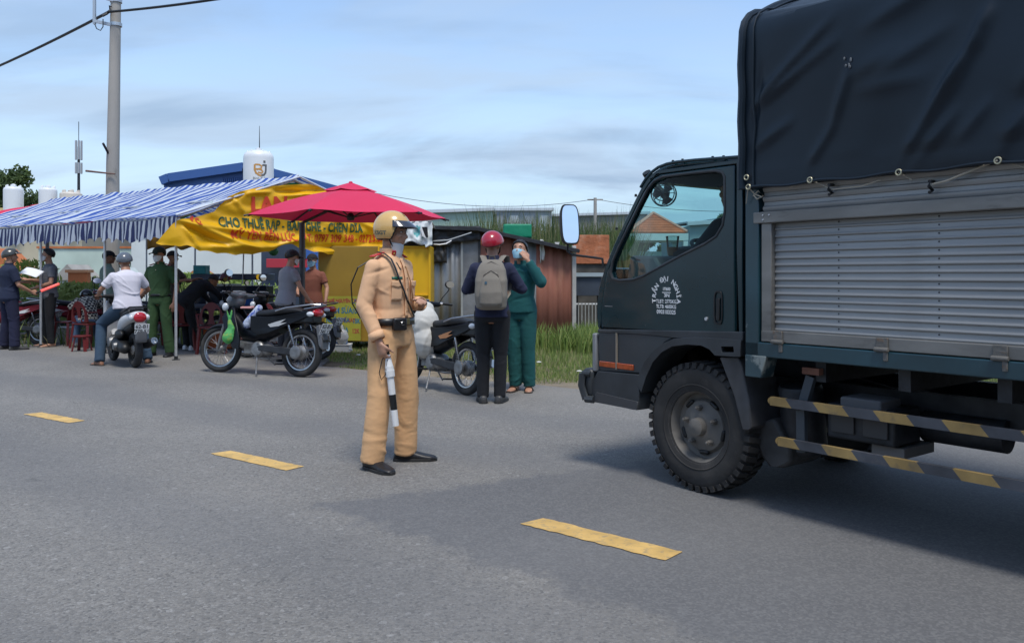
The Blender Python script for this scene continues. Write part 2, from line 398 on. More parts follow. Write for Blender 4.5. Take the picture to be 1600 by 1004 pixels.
# road object: x along, y across; shader space flips y so that y grows away from us
def mkroad():
    global EDGE_Y, TRACKS, PATCH
    EDGE_Y = -EDGE
    TRACKS = [(1.0, 0.55, 0.35), (2.5, 0.5, 0.30), (-1.1, 0.6, 0.3), (-2.6, 0.5, 0.25)]
    # patch half planes n.p + c > 0 in shader space (x, y up away)
    def line(a, b, inside):
        a = rl(G(*a)); b = rl(G(*b)); q = rl(G(*inside)); a = (-a[0], -a[1]); b = (-b[0], -b[1]); q = (-q[0], -q[1])
        nx, ny = -(b[1]-a[1]), b[0]-a[0]; ln = math.hypot(nx, ny); nx /= ln; ny /= ln; c = -(nx*a[0]+ny*a[1])
        if nx*q[0]+ny*q[1]+c < 0: nx, ny, c = -nx, -ny, -c
        return (nx, ny, c)
    PATCH = [line((520, 785), (1000, 722), (1000, 850)), line((500, 790), (900, 925), (1000, 850))]
    root = bpy.data.objects.new('road', None)
    mb = MB()
    # local coordinates (x, -y): rotate so that +y points away
    e = -EDGE
    mb.v = []
    n = 120; far = [(-120+i*1.0, e+0.06*math.sin(i*1.7)+0.09*math.sin(i*0.63+1)+0.05*random.uniform(-1, 1)) for i in range(181)]
    vs = [(x, y, 0) for x, y in far]+[(x, -9.0, 0) for x, y in far]
    fs = [(i, i+181, i+182, i+1) for i in range(180)]
    mb.add(vs, fs)
    return mb
mb = mkroad()
road = mb.build('road', asphalt(), None, smooth=False)
road.matrix_basis = Matrix(((-UR.x, VR.x, 0, ROAD0.x), (-UR.y, VR.y, 0, ROAD0.y), (0, 0, 1, 0), (0, 0, 0, 1)))
if road.data.polygons[0].normal.z < 0: road.data.flip_normals()
tag(road, kind='structure')
def quad(name, pts, z, m):
    mb = MB(); mb.add([(p[0], p[1], z) for p in pts], [tuple(range(len(pts)))]); o = mb.build(name, m, None, smooth=False)
    if o.data.polygons[0].normal.z < 0: o.data.flip_normals()
    return tag(o, kind='structure')
M_soil = mat('dry_soil', (0.16, 0.125, 0.085), 0.95, bump=(14, 0.6, 0.03), var=(1.4, 0.35), spots=(2.5, 0.5, (0.07, 0.085, 0.03), 0.2))
quad('ground', [(-500, -60), (500, -60), (500, 900), (-500, 900)], -0.05, M_soil)
M_apron = mat('worn_apron', (0.13, 0.128, 0.122), 0.9, bump=(60, 0.5, 0.01), var=(1.3, 0.25), spots=(3, 0.55, (0.22, 0.2, 0.17), 0.2))
ap = [rw(4.3, EDGE+0.3), rw(5.2, EDGE-0.7), rw(6.9, EDGE-1.9), rw(7.2, EDGE-8), rw(30, EDGE-8), rw(30, EDGE+0.3)]
quad('apron', ap, -0.008, M_apron)
M_dirt = mat('verge_dirt', (0.2, 0.165, 0.115), 0.95, bump=(30, 0.7, 0.02), var=(3, 0.3))
quad('verge', [rw(-60, EDGE+0.15), rw(-60, EDGE-0.9), rw(4.6, EDGE-0.9), rw(4.4, EDGE+0.15)], -0.02, M_dirt)

# yellow centre dashes, edges chipped
M_yel = mat('road_paint_yellow', (0.60, 0.385, 0.125), 0.75, var=(7, 0.2), spots=(26, 0.52, (0.24, 0.21, 0.15), 0.22), bump=(90, 0.4, 0.004))
def dash(a, b, wd):
    a = G(*a); b = G(*b); d = (b-a).normalized(); n = V((-d.y, d.x, 0)); L_ = (b-a).length; k = 26; vs = []
    for i in range(k+1):
        p = a+d*(L_*i/k); j = 0.006
        vs.append(p+n*(wd/2+random.uniform(-j, j))+d*(0.03 if i in (0,) else 0)); 
    for i in range(k, -1, -1):
        p = a+d*(L_*i/k); vs.append(p-n*(wd/2+random.uniform(-0.006, 0.006)))
    mb = MB(); mb.add([(p.x, p.y, 0.004) for p in vs], [(i, i+1, 2*k-i, 2*k+1-i) for i in range(k)])
    o = mb.build('centre_dash', M_yel, None, smooth=False)
    if o.data.polygons[0].normal.z < 0: o.data.flip_normals()
    tag(o, kind='structure')
dash((828, 813), (1053, 869), 0.155); dash((343, 706), (461, 732), 0.15); dash((50, 645.5), (120, 659), 0.15)

# ------------------------------------------------------------------ grass
def blades(name, region, n, h, wd, mats, lean=0.35, kind='stuff', lo=0.5, base=-0.03):
    vs = []; fs = []; mi = []
    for i in range(n):
        x, y, hh = region()
        a = random.uniform(0, 6.283); ln = random.uniform(0, lean)*hh*h; ca, sa = math.cos(a), math.sin(a); H_ = h*hh*random.uniform(lo, 1.12)
        b = random.uniform(0, 6.283); wx, wy = math.cos(b)*wd/2, math.sin(b)*wd/2; o = len(vs)
        vs += [(x-wx, y-wy, base), (x+wx, y+wy, base), (x+ca*ln*0.35+wx*0.8, y+sa*ln*0.35+wy*0.8, base+H_*0.55), (x+ca*ln*0.35-wx*0.8, y+sa*ln*0.35-wy*0.8, base+H_*0.55), (x+ca*ln, y+sa*ln, base+H_)]
        fs += [(o, o+1, o+2, o+3), (o+3, o+2, o+4)]; k = random.randrange(len(mats)); mi += [k, k]
    me = bpy.data.meshes.new(name); me.from_pydata(vs, [], fs)
    for m in mats: me.materials.append(m)
    me.polygons.foreach_set('material_index', mi); me.update()
    return tag(piece(name, me), kind=kind)
gm = [mat('grass_a', (0.21, 0.30, 0.065), 0.7, trans=0.3), mat('grass_b', (0.30, 0.36, 0.11), 0.7, trans=0.3), mat('grass_c', (0.34, 0.31, 0.16), 0.8, trans=0.2), mat('grass_d', (0.12, 0.20, 0.045), 0.7, trans=0.3)]
def verge_region():
    while True:
        x = random.uniform(-9, 7.0); d = random.random()**1.3*5.2; y = EDGE-0.10-d
        if x > 4.5+d*1.25 or x > 7.1: continue
        p = rw(x, y)
        hh = 0.28+0.75*min(1, d/2.2)
        import mathutils
        q = mathutils.noise.noise(V((x*0.9, y*0.9, 3)))
        if d < 0.55 and q+random.uniform(-0.3, 0.3) < 0.25-d*0.4: continue
        return p.x, p.y, hh*(0.8+0.7*q)
import mathutils.noise
g = blades('verge_grass', verge_region, 80000, 0.155, 0.009, gm); tag(g, 'green and straw coloured grass on the verge between road and sheds', 'grass')
def weed_region():
    c = weed_region.c; k = c[random.randrange(len(c))]; a = random.uniform(0, 6.28); r = k[2]*random.random()
    return k[0]+math.cos(a)*r, k[1]+math.sin(a)*r, 1
weed_region.c = [(G(px, 545).x+random.uniform(-.1, .1), 13.6+random.uniform(-0.3, 1.2), 0.25) for px in (870, 885, 905, 915, 925, 845, 910, 930, 900)]+[(1.2+random.uniform(0, 3), 13.5+random.uniform(0, 2), 0.4) for _ in range(10)]
g = blades('tall_weeds', weed_region, 3000, 0.50, 0.02, gm[:2]+gm[3:], 0.5); tag(g, 'tall green weeds at the right end of the rusty shed', 'grass')
reedm = [mat('reed_a', (0.075, 0.125, 0.03), 0.7, trans=0.25), mat('reed_b', (0.12, 0.16, 0.045), 0.7, trans=0.25), mat('reed_c', (0.20, 0.19, 0.09), 0.8, trans=0.2), mat('reed_d', (0.045, 0.08, 0.022), 0.7, trans=0.2)]
def reed_region():
    y = random.uniform(20, 27); x0 = (685-800)*y/FPX; x1 = (985-800)*y/FPX; x = random.uniform(x0, x1)
    q = mathutils.noise.noise(V((x*0.8, y*0.3, 0)))+0.6*mathutils.noise.noise(V((x*3, y, 4)))
    f = 1.0
    if x < -0.9: f = 0.90+0.10*(x-x0)/max(0.1, -0.9-x0)
    return x, y, f*(1.0+0.20*q)*y/23
g = blades('reed_bed', reed_region, 9000, 2.62, 0.05, reedm, 0.30, lo=0.72); tag(g, 'band of tall green reeds rising behind the low sheds', 'reeds')
def field_region():
    y = random.uniform(15, 34); px = random.choice((random.uniform(-150, 560), random.uniform(930, 1700))); return (px-800)*y/FPX, y, random.uniform(0.5, 1.3)
g = blades('field_grass', field_region, 16000, 0.42, 0.03, gm, 0.5); tag(g, 'rough grass field between the tent and the far buildings', 'grass')
# verge seen beneath the truck
def under_region():
    x = random.uniform(-9, -2); d = random.random()*2.5; p = rw(x, EDGE-0.1-d); return p.x, p.y, 0.6+0.5*d/2.5
g = blades('roadside_grass', under_region, 9000, 0.2, 0.010, gm); tag(g, 'grass strip on the far side of the road behind the truck', 'grass')
# ------------------------------------------------------------------ things far away
M_conc = mat('concrete', (0.34, 0.32, 0.29), 0.85, bump=(25, 0.4, 0.01), var=(3, 0.15), spots=(5, 0.58, (0.22, 0.21, 0.19), 0.2))
M_warew = mat('warehouse_white', (0.5, 0.55, 0.58), 0.6, var=(0.3, 0.08))
M_blue = mat('blue_roof', (0.035, 0.11, 0.36), 0.45, var=(0.3, 0.15))
M_blue2 = mat('blue_trim', (0.012, 0.035, 0.12), 0.5)
M_pole2 = mat('weathered_concrete', (0.36, 0.335, 0.30), 0.85, bump=(18, 0.5, 0.01), var=(1.5, 0.14), spots=(6, 0.6, (0.2, 0.19, 0.17), 0.15), stretch=(1, 1, 0.25))

def farbox(name, label, cat, px0, px1, ptop, Y, depth, m, roof=None, zb=-0.05, ptop1=None, group=None):
    """a building whose long wall faces us; its roof edge may slope from ptop to ptop1"""
    a = P(px0, ptop, Y); b = P(px1, ptop if ptop1 is None else ptop1, Y)
    t = thing(name, label, cat, ((a.x+b.x)/2, Y, zb), 0, group); cx = (a.x+b.x)/2; hw = (b.x-a.x)/2
    mb = MB(); ps = [(-hw, 0, 0), (hw, 0, 0), (hw, 0, b.z-zb), (-hw, 0, a.z-zb)]
    mb.loft([[V(p) for p in ps], [V((p[0], depth, p[2])) for p in ps]]); mb.build('wall', m, t, smooth=False)
    mb = MB(); mb.bar((-hw-0.2, -0.15, a.z-zb+0.08), (hw+0.2, -0.15, b.z-zb+0.08), 0.35, 0.2); mb.build('eave', roof or M_warew, t, smooth=False)
    mb = MB(); ps = [(-hw-0.2, -0.2, a.z-zb+0.18), (hw+0.2, -0.2, b.z-zb+0.18), (hw+0.2, depth+0.2, b.z-zb+0.5), (-hw-0.2, depth+0.2, a.z-zb+0.5)]
    mb.add(ps, [(0, 1, 2, 3)]); mb.build('roof', roof or M_warew, t, smooth=False, solid=0.1)
    return t, hw, a.z-zb
t, hw, h = farbox('warehouse', 'pale green warehouse behind the reeds beside the red umbrella', 'warehouse', 600, 768, 335, 62, 18, mat('pale_green_sheet', (0.30, 0.42, 0.36), 0.6, var=(0.5, 0.1)), ptop1=329)
t, hw, h = farbox('warehouse', 'grey and white boxy warehouse rising just behind the reeds, left of the truck mirror', 'warehouse', 768, 862, 329, 70, 20, mat('grey_sheet', (0.30, 0.34, 0.38), 0.6, var=(0.4, 0.15)))
for k in range(4):
    mb = MB(); mb.box((-hw+(k+0.5)*hw/2, -0.06, h-1.2), (hw/2-0.5, 0.1, 1.6)); mb.build('wall_panel', M_warew if k % 2 else mat('grey_sheet', (0.3, 0.34, 0.38)), t, smooth=False)
farbox('warehouse', 'long low warehouse with a white roof edge running behind the truck mirror', 'warehouse', 865, 1012, 338, 78, 16, mat('dull_wall', (0.24, 0.25, 0.25), 0.8, var=(0.2, 0.2)), ptop1=334)
farbox('house', 'low grey house seen through the cab window, right of the red tiled pavilion', 'house', 1078, 1135, 352, 52, 10, mat('grey_house', (0.26, 0.33, 0.34), 0.8), ptop1=348)
farbox('house', 'low blue grey roofed house at the far right of the cab window view', 'house', 1128, 1400, 345, 66, 10, mat('grey_house', (0.26, 0.33, 0.34), 0.8))

# blue roofed factory behind the tent
t = thing('factory', 'factory hall with blue metal roof behind the striped tent', 'factory', (P(360, 430, 55).x, 55, -0.05))
def fz(px, py): p = P(px, py, 55); return (p.x-t.location.x, p.z+0.05)
outl = [fz(256, 430), fz(256, 284), fz(268, 279), fz(384, 262), fz(430, 271), fz(560, 306), fz(560, 430)]
mb = MB(); mb.prism(outl, lambda a, b, d: V((a, d, b)), 0, 18); mb.build('wall', M_blue, t, smooth=False)
mb = MB()
for a, b in zip(outl[1:4], outl[2:5]): mb.bar((a[0], -0.3, a[1]), (b[0], -0.3, b[1]), 0.6, 0.55)
a, b = outl[4], outl[5]; mb.bar((a[0], -0.3, a[1]), (b[0], -0.3, b[1]), 0.6, 0.5)
mb.build('roof_trim', mat('blue_fascia', (0.035, 0.10, 0.30), 0.5), t, smooth=False)
for k in range(14):
    x0, z0 = fz(349+k*3, 263+(14-k)*0.32); mb = MB(); mb.box((x0, -0.05, z0-1.6), (0.08, 0.12, 2.2)); mb.build('rib', mat('blue_rib', (0.035, 0.10, 0.32), 0.5), t, smooth=False)

def tank(px0, px1, ptop, pbot, Y, label, logo=False, dirt=False):
    r = (px1-px0)/2*Y/FPX; b = P((px0+px1)/2, pbot, Y); tp = P(0, ptop, Y).z-b.z
    t = thing('water_tank', label, 'water tank', (b.x, Y, b.z))
    M = mat('tank_dirty', (0.62, 0.57, 0.5), 0.5, spots=(1.6, 0.5, (0.3, 0.2, 0.12), 0.2)) if dirt else mat('tank_white', (0.72, 0.74, 0.76), 0.35, var=(0.8, 0.05))
    mb = MB(); prof = [(0.001, 0), (r, 0), (r, tp*0.86), (r*0.985, tp*0.9), (r*0.9, tp*0.945), (r*0.62, tp*0.985), (0.2*r, tp), (0.001, tp)]
    mb.lathe(prof, (0, 0, 0), (0, 0, 1), 40); mb.build('shell', M, t, ang=50)
    for a in range(0, 360, 60):
        mb = MB(); mb.lathe([(0.06, 0), (0.06, 0.16), (0.03, 0.2)], (r*0.72*math.cos(R(a+10)), r*0.72*math.sin(R(a+10)), tp*0.93), (0, 0, 1), 8); mb.build('nozzle', M, t)
    mb = MB(); mb.lathe([(0.16, 0), (0.16, 0.12), (0.02, 0.18)], (0, 0, tp-0.03), (0, 0, 1), 12); mb.build('lid', M, t)
    return t, r, tp
tank(7, 35, 291, 340, 50, 'white water tank at the far left, in front of the tree')
tank(62, 88, 293, 330, 50, 'white water tank in the middle of the three above the red umbrella')
tank(95, 127, 300, 330, 50, 'rust stained low water tank beside the antenna mast', dirt=True)
t, r, tp = tank(381, 427, 235, 330, 46, 'tall white water tank with orange and grey letters on it')
def on_tank(a, b, h):
    ph = a/r; return V(((r+0.012+h)*math.sin(ph), -(r+0.012+h)*math.cos(ph), b))
M_or = mat('tank_orange', (0.55, 0.28, 0.08), 0.6); M_gr = mat('tank_grey', (0.12, 0.12, 0.12), 0.6)
zt = lambda py: P(0, py, 46).z-t.location.z
def stroke(pts, wd, m, name='emblem'):
    mb = MB(); pts = [V((a, b, 0)) for a, b in pts]; vs = []
    for i, p in enumerate(pts):
        d = (pts[min(i+1, len(pts)-1)]-pts[max(i-1, 0)]).normalized(); n = V((-d.y, d.x, 0))*wd/2
        vs += [on_tank(p.x+n.x, p.y+n.y, 0), on_tank(p.x-n.x, p.y-n.y, 0)]
    mb.add(vs, [(2*i, 2*i+1, 2*i+3, 2*i+2) for i in range(len(pts)-1)]); mb.build(name, m, t, smooth=False)
k = 46/FPX
def ep(px, py): return ((px-404)*k*1.08, zt(py))
stroke([ep(405, 260), ep(411, 260), ep(414.5, 262), ep(414, 265.5), ep(409, 267), ep(405.5, 267)], 0.09, M_or)
stroke([ep(409, 267), ep(414, 267.5), ep(416, 270.5), ep(414.5, 273), ep(409.5, 271.8)], 0.09, M_or)
stroke([ep(405, 260), ep(405, 268), ep(407, 273), ep(411, 276.2), ep(414, 276.6)], 0.10, M_or)
stroke([ep(414, 276.6), ep(417.5, 275.5), ep(420, 272), ep(420.5, 267), ep(420.5, 260.5)], 0.10, M_gr)
stroke([ep(415.5, 260.5), ep(422, 260.5)], 0.10, M_gr); stroke([ep(418.5, 253.5), ep(418.3, 257)], 0.12, M_gr)
lettering('Bình Tiến', 0.17, M_gr, t, lambda a, b, h: on_tank(a+(412.5-404)*k*1.08, b+zt(281), h), xs=1.15)
mb = MB(); mb.tube([(0.05, 0, tp), (0.05, 0, tp+1.35)], [0.03, 0.012], 6); mb.build('lightning_rod', M_dark, t)

# building with the three tanks
farbox('building', 'cream flat roofed building under the white tanks at the far left', 'building', -120, 128, 331, 50.5, 10, mat('cream_wall', (0.5, 0.45, 0.33), 0.8, var=(0.5, 0.1)), mat('cream_trim', (0.62, 0.5, 0.25), 0.7))
t = thing('antenna_mast', 'thin grey antenna mast left of the concrete pole', 'antenna', (P(123, 430, 70).x, 70, 0)); zt2 = P(0, 207, 70).z
mb = MB(); mb.tube([(0, 0, 0), (0, 0, zt2-1.2)], [0.16, 0.10], 8); mb.build('mast', M_dark, t)
for a in range(0, 360, 60):
    for zz_, hh in ((zt2-1.5, 1.6), (zt2-3.0, 0.9)):
        mb = MB(); mb.box((0.24*math.cos(R(a)), 0.24*math.sin(R(a)), zz_), (0.12, 0.10, hh)); mb.build('antenna_panel', mat('antenna_grey', (0.35, 0.37, 0.4), 0.6), t, smooth=False)
mb = MB(); mb.tube([(0, 0, zt2-1.2), (0, 0, zt2+0.9)], 0.03, 6); mb.build('rod', M_dark, t)

# trees
leafm = [mat('leaf_a', (0.045, 0.085, 0.022), 0.7, trans=0.2), mat('leaf_b', (0.075, 0.12, 0.03), 0.7, trans=0.2), mat('leaf_c', (0.028, 0.055, 0.016), 0.7, trans=0.15)]
M_bark = mat('bark', (0.12, 0.09, 0.065), 0.9, bump=(20, 0.6, 0.02))
def tree(label, x, y, H_, rad, crown0, n, leaf, name='broadleaf_tree', cat='tree', seed=0, clumps=12):
    rs = random.Random(seed); t = thing(name, label, cat, (x, y, -0.05))
    mb = MB(); mb.tube([(0, 0, 0), (0.04*H_, 0, H_*0.3), (0.0, 0.02*H_, H_*0.62), (0.02*H_, 0, H_*0.85)], [0.05*H_*0.6, 0.024*H_, 0.014*H_, 0.004*H_], 8)
    cl = []
    for k in range(clumps):
        a = rs.uniform(0, 6.283); e = rs.uniform(0, 1); q = rs.uniform(0.35, 0.95)
        c = V((math.cos(a)*rad*q*math.sqrt(1-(e-0.4)**2), math.sin(a)*rad*q, H_*(crown0+(1-crown0)*e*0.92))); cl.append((c, rad*rs.uniform(0.22, 0.42)))
        if k < 7: mb.tube([(0, 0, H_*(crown0*0.8+0.04*k)), c*0.6+V((0, 0, H_*crown0*0.35)), c], [0.012*H_, 0.007*H_, 0.002*H_], 5)
    mb.build('trunk', M_bark, t)
    vs = []; fs = []; mi = []
    for i in range(n):
        c, r_ = cl[rs.randrange(len(cl))]; d = V((rs.gauss(0, 1), rs.gauss(0, 1), rs.gauss(0, 0.8))); d = d.normalized()*r_*rs.random()**0.4
        p = c+d; u = V((rs.gauss(0, 1), rs.gauss(0, 1), rs.gauss(0, 1))).normalized(); v_ = u.orthogonal().normalized(); s_ = leaf*rs.uniform(0.6, 1.3); o = len(vs)
        vs += [p-u*s_, p+v_*s_*0.45, p+u*s_, p-v_*s_*0.45]; fs.append((o, o+1, o+2, o+3)); mi.append(rs.choice((0, 0, 1, 2)))
    me = bpy.data.meshes.new('crown'); me.from_pydata([tuple(v) for v in vs], [], fs)
    for m in leafm: me.materials.append(m)
    me.polygons.foreach_set('material_index', mi); me.update(); piece('crown', me, t); return t
p = P(28, 430, 62); tree('dark round tree behind the white tanks at the far left', p.x, 62, P(0, 272, 62).z, 2.7, 0.6, 5200, 0.17, seed=3, clumps=16)
p = P(-6, 430, 60); tree('dark tree cut by the left edge of the photo', p.x, 60, P(0, 300, 60).z, 2.0, 0.5, 2600, 0.2, seed=5)
for i, (px, py, Y, lab) in enumerate([(1062, 349, 74, 'green tree just right of the red pavilion roof in the cab window'), (1085, 356, 70, 'low bushy tree between pavilion and grey house in the cab window'), (1118, 333, 90, 'taller dark tree at the right of the cab window view'), (985, 356, 66, 'green bush left of the pavilion seen through the windscreen')]):
    p = P(px, 430, Y); tree(lab, p.x, Y, P(0, py, Y).z, 2.4, 0.35, 2600, 0.24, seed=10+i)
# red tiled pavilion seen through the cab
t = thing('pavilion', 'small pavilion with a red tiled pyramid roof seen through the cab window', 'pavilion', (P(1032, 430, 40).x, 42, 0)); Yp = 40
az = P(0, 329, Yp).z; ez = P(0, 362, Yp).z; hwp = 46*Yp/FPX
M_tile = mat('red_tile', (0.50, 0.13, 0.05), 0.7, var=(2, 0.25)); M_plw = mat('plaster_white', (0.55, 0.62, 0.6), 0.7, var=(1, 0.08))
mb = MB(); rows = 11
for sgn in range(4):
    Mr = Matrix.Rotation(R(90*sgn), 4, 'Z')
    for i in range(rows):
        f0, f1 = i/rows, (i+1)/rows+0.015
        w0 = hwp*(1-f0); w1 = hwp*(1-min(1, f1)); z0 = ez+(az-ez)*f0; z1 = ez+(az-ez)*min(1, f1)
        mb.add([Mr @ V(q) for q in [(-w0, -w0, z0+0.05), (w0, -w0, z0+0.05), (w1, -w1, z1), (-w1, -w1, z1), (-w0, -w0, z0-0.02), (w0, -w0, z0-0.02)]], [(0, 1, 2, 3), (4, 5, 1, 0)])
o = mb.build('roof_tiles', M_tile, t, smooth=False, kind='stuff')
for sgn in range(4):
    a = R(45+90*sgn); mb = MB(); mb.tube([(hwp*1.414*math.cos(a), hwp*1.414*math.sin(a), ez+0.04), (0, 0, az+0.05)], 0.07, 6); mb.build('ridge', mat('ridge_tile', (0.55, 0.28, 0.2), 0.7), t)
mb = MB(); mb.box((0, 0, ez-0.22), (hwp*2.06, hwp*2.06, 0.34)); mb.build('beam', M_plw, t, smooth=False)
for sx in (-1, 1):
    for sy in (-1, 1): mb = MB(); mb.box((sx*hwp*0.94, sy*hwp*0.94, (ez-0.4)/2), (0.22, 0.22, ez-0.4)); mb.build('column', M_plw, t, smooth=False)
mb = MB(); mb.box((-hwp*0.3, 0.3, (ez-0.9)/2), (hwp*1.1, hwp*0.9, ez-0.9)); mb.build('wall', mat('pale_teal', (0.35, 0.5, 0.47), 0.8), t, smooth=False)

# far utility pole and wire
t = thing('utility_pole', 'distant concrete utility pole left of the truck windscreen', 'utility pole', (P(930, 430, 75).x, 75, 0))
mb = MB(); mb.tube([(0, 0, 0), (0, 0, P(0, 309, 75).z)], [0.2, 0.14], 8); mb.build('pole', M_conc, t)
mb = MB(); mb.box((0, 0, P(0, 312, 75).z), (1.4, 0.12, 0.12)); mb.build('crossarm', M_conc, t)
def cable(name, label, pts, r, cat='cable'):
    mb = MB(); mb.tube(pts, r, 6); return tag(mb.build(name, M_black, None), label, cat)
def sagline(a, b, sag, n=14): return [a.lerp(b, i/n)-V((0, 0, sag*4*(i/n)*(1-i/n))) for i in range(n+1)]
pt = P(930, 311, 75); cable('power_line', 'thin wire sagging from the distant pole to the left above the reeds', sagline(P(560, 296, 68), pt, 1.0), 0.025)
cable('power_line', 'thin wire running right from the distant pole behind the truck', sagline(pt, P(1300, 318, 75), 0.9), 0.025)

# near concrete pole with bracket and bundled cable
bx = P(175, 430, 20.5).x
t = thing('utility_pole', 'tall tapering concrete pole rising behind the striped tent', 'utility pole', (bx, 20.5, 0))
mb = MB(); mb.tube([(0.0, 0, 0), (0.02, 0, 4), (0.10, 0, 8.3)], [0.175, 0.15, 0.115], 28); mb.build('pole', M_pole2, t, ang=60)
def tp_(px, py, dy=0): p = P(px, py, 20.5+dy); return V((p.x-bx, dy, p.z))
mb = MB(); mb.bar(tp_(174, 39, -0.1), tp_(147, 33, -0.1), 0.07, 0.07); mb.bar(tp_(147.5, 38, -0.1), tp_(147.5, -10, -0.1), 0.06, 0.06); mb.bar(tp_(165, -3, -0.1), tp_(178, 1, -0.1), 0.08, 0.08); mb.build('bracket', mat('galv_pale', (0.42, 0.47, 0.52), 0.5, 0.3), t, smooth=False)
for py in (2, 39): mb = MB(); mb.lathe([(0.125, -0.04), (0.14, -0.04), (0.14, 0.04), (0.125, 0.04)], (0.10, 0, P(0, py, 20.5).z), (0, 0, 1), 24, closed=True); mb.build('clamp', M_steel, t)
mb = MB(); mb.tube([tp_(172, 17, -0.12), tp_(166, 22, -0.2), tp_(160, 25, -0.25)], 0.035, 6); mb.tube([tp_(172, 17, -0.12), tp_(171, 9, -0.15), tp_(174, 11, -0.15)], 0.018, 6); mb.build('cable_clamp', M_black, t)
mb = MB(); mb.tube([tp_(148, 38, -0.12), tp_(151, 45, -0.15), tp_(157, 48, -0.15), tp_(161, 42, -0.15), tp_(161, 30, -0.2)], 0.012, 6); mb.build('drop_wire', M_dark, t)
mb = MB(); mb.tube([tp_(170, 241, -0.1), tp_(161, 224, -0.35)], 0.03, 6); mb.build('step_bar', M_dark, t)
mb = MB(); mb.tube([tp_(180, 272, -0.2), tp_(134, 267, -0.25)], [0.02, 0.028], 6); mb.build('step_bar', mat('rusty_bar', (0.16, 0.09, 0.07), 0.8), t)
a = P(170, 19, 20.3); cable('cable_bundle', 'black overhead cable sloping down left from the concrete pole', sagline(P(-160, 162, 33), a, 0.2), 0.035)
cable('cable_bundle', 'black overhead cable rising to the right from the concrete pole', sagline(a, P(640, -60, 15.5), 0.12), 0.03)

# ------------------------------------------------------------------ low things beyond the tent
M_orange = mat('orange_plaster', (0.50, 0.16, 0.055), 0.8, var=(2, 0.25), spots=(2, 0.55, (0.3, 0.16, 0.09), 0.2))
M_whitew = mat('white_wall', (0.66, 0.70, 0.68), 0.8, var=(0.7, 0.08), spots=(1.2, 0.6, (0.5, 0.5, 0.45), 0.2))
def wall(name, label, cat, px0, px1, ptop, pbot, Y, m, dep=0.2, cap=None, group=None):
    a = P(px0, ptop, Y); b = P(px1, pbot, Y); zb = max(b.z, -0.04) if pbot else -0.04
    t = thing(name, label, cat, ((a.x+b.x)/2, Y, zb), 0, group)
    mb = MB(); mb.box((0, dep/2, (a.z-zb)/2), (b.x-a.x, dep, a.z-zb)); mb.build('body', m, t, smooth=False, bevel=0.01)
    if cap: mb = MB(); mb.box((0, dep/2, a.z-zb+0.04), (b.x-a.x+0.1, dep+0.1, 0.08)); mb.build('coping', cap, t, smooth=False)
    return t
wall('wall', 'bright pale wall far behind the tent, seen between the people', 'wall', 205, 475, 370, 0, 31, M_whitew, cap=M_conc)
wall('wall', 'pale greenish wall piece far behind the tent at the left', 'wall', 60, 205, 388, 0, 33, mat('pale_green_wall', (0.5, 0.6, 0.52), 0.8, var=(0.8, 0.15)), cap=M_orange)
wall('low_wall', 'low orange wall behind the man in navy', 'wall', 18, 66, 432, 0, 24, M_orange, cap=mat('orange_cap', (0.6, 0.3, 0.15), 0.8))
wall('low_wall', 'low orange wall between the two men standing at the left and the seated man', 'wall', 106, 136, 426, 0, 22, M_orange, cap=mat('orange_cap', (0.6, 0.3, 0.15), 0.8))
wall('shutter_wall', 'dark navy metal shutter behind the black motorbike', 'shutter', 408, 476, 372, 0, 27, mat('navy_sheet', (0.03, 0.045, 0.075), 0.6, var=(1, 0.3)))
wall('sign_board', 'red sign board on the dark shutter behind the man in the grey cap', 'sign', 416, 480, 404, 418, 26.7, mat('sign_red', (0.42, 0.03, 0.05), 0.6), 0.06)
def tomb(px, Y, w_, h_, m, label, roofm):
    p = P(px, 430, Y); t = thing('tomb', label, 'tomb', (p.x, Y, -0.04))
    mb = MB(); mb.box((0, 0, 0.2), (w_*1.4, 1.8, 0.4)); mb.build('base', M_conc, t, smooth=False, bevel=0.02)
    mb = MB(); mb.box((0, 0, 0.4+h_*0.3), (w_, 1.2, h_*0.6)); mb.build('body', m, t, smooth=False, bevel=0.02)
    mb = MB(); mb.prism([(-w_*0.7, 0.4+h_*0.6), (w_*0.7, 0.4+h_*0.6), (w_*0.45, 0.4+h_*0.75), (0, 0.4+h_*1.0), (-w_*0.45, 0.4+h_*0.75)], lambda a, b, d: V((a, d, b)), -0.7, 0.7); mb.build('roof', roofm, t, smooth=False)
    mb = MB(); mb.box((0, -0.62, 0.4+h_*0.3), (w_*0.5, 0.06, h_*0.4)); mb.build('headstone', mat('dark_granite', (0.05, 0.05, 0.055), 0.3), t, smooth=False)
tomb(35, 36, 0.9, 1.2, mat('teal_paint', (0.12, 0.38, 0.34), 0.7), 'teal tomb with a white roof behind the man in navy', M_plw)
tomb(122, 28, 0.7, 1.3, M_plw, 'white tomb with a pointed top above the low orange wall', M_conc)
tomb(8, 30, 1.1, 1.9, M_plw, 'white tomb at the far left edge', M_orange)
tomb(196, 28, 0.6, 1.2, M_plw, 'small white tomb between the motorbike rider and the green shirt', M_plw)
tomb(315, 27, 0.9, 1.1, mat('pale_teal', (0.35, 0.5, 0.47), 0.8), 'pale teal tomb with red roof behind the tent centre', M_orange)
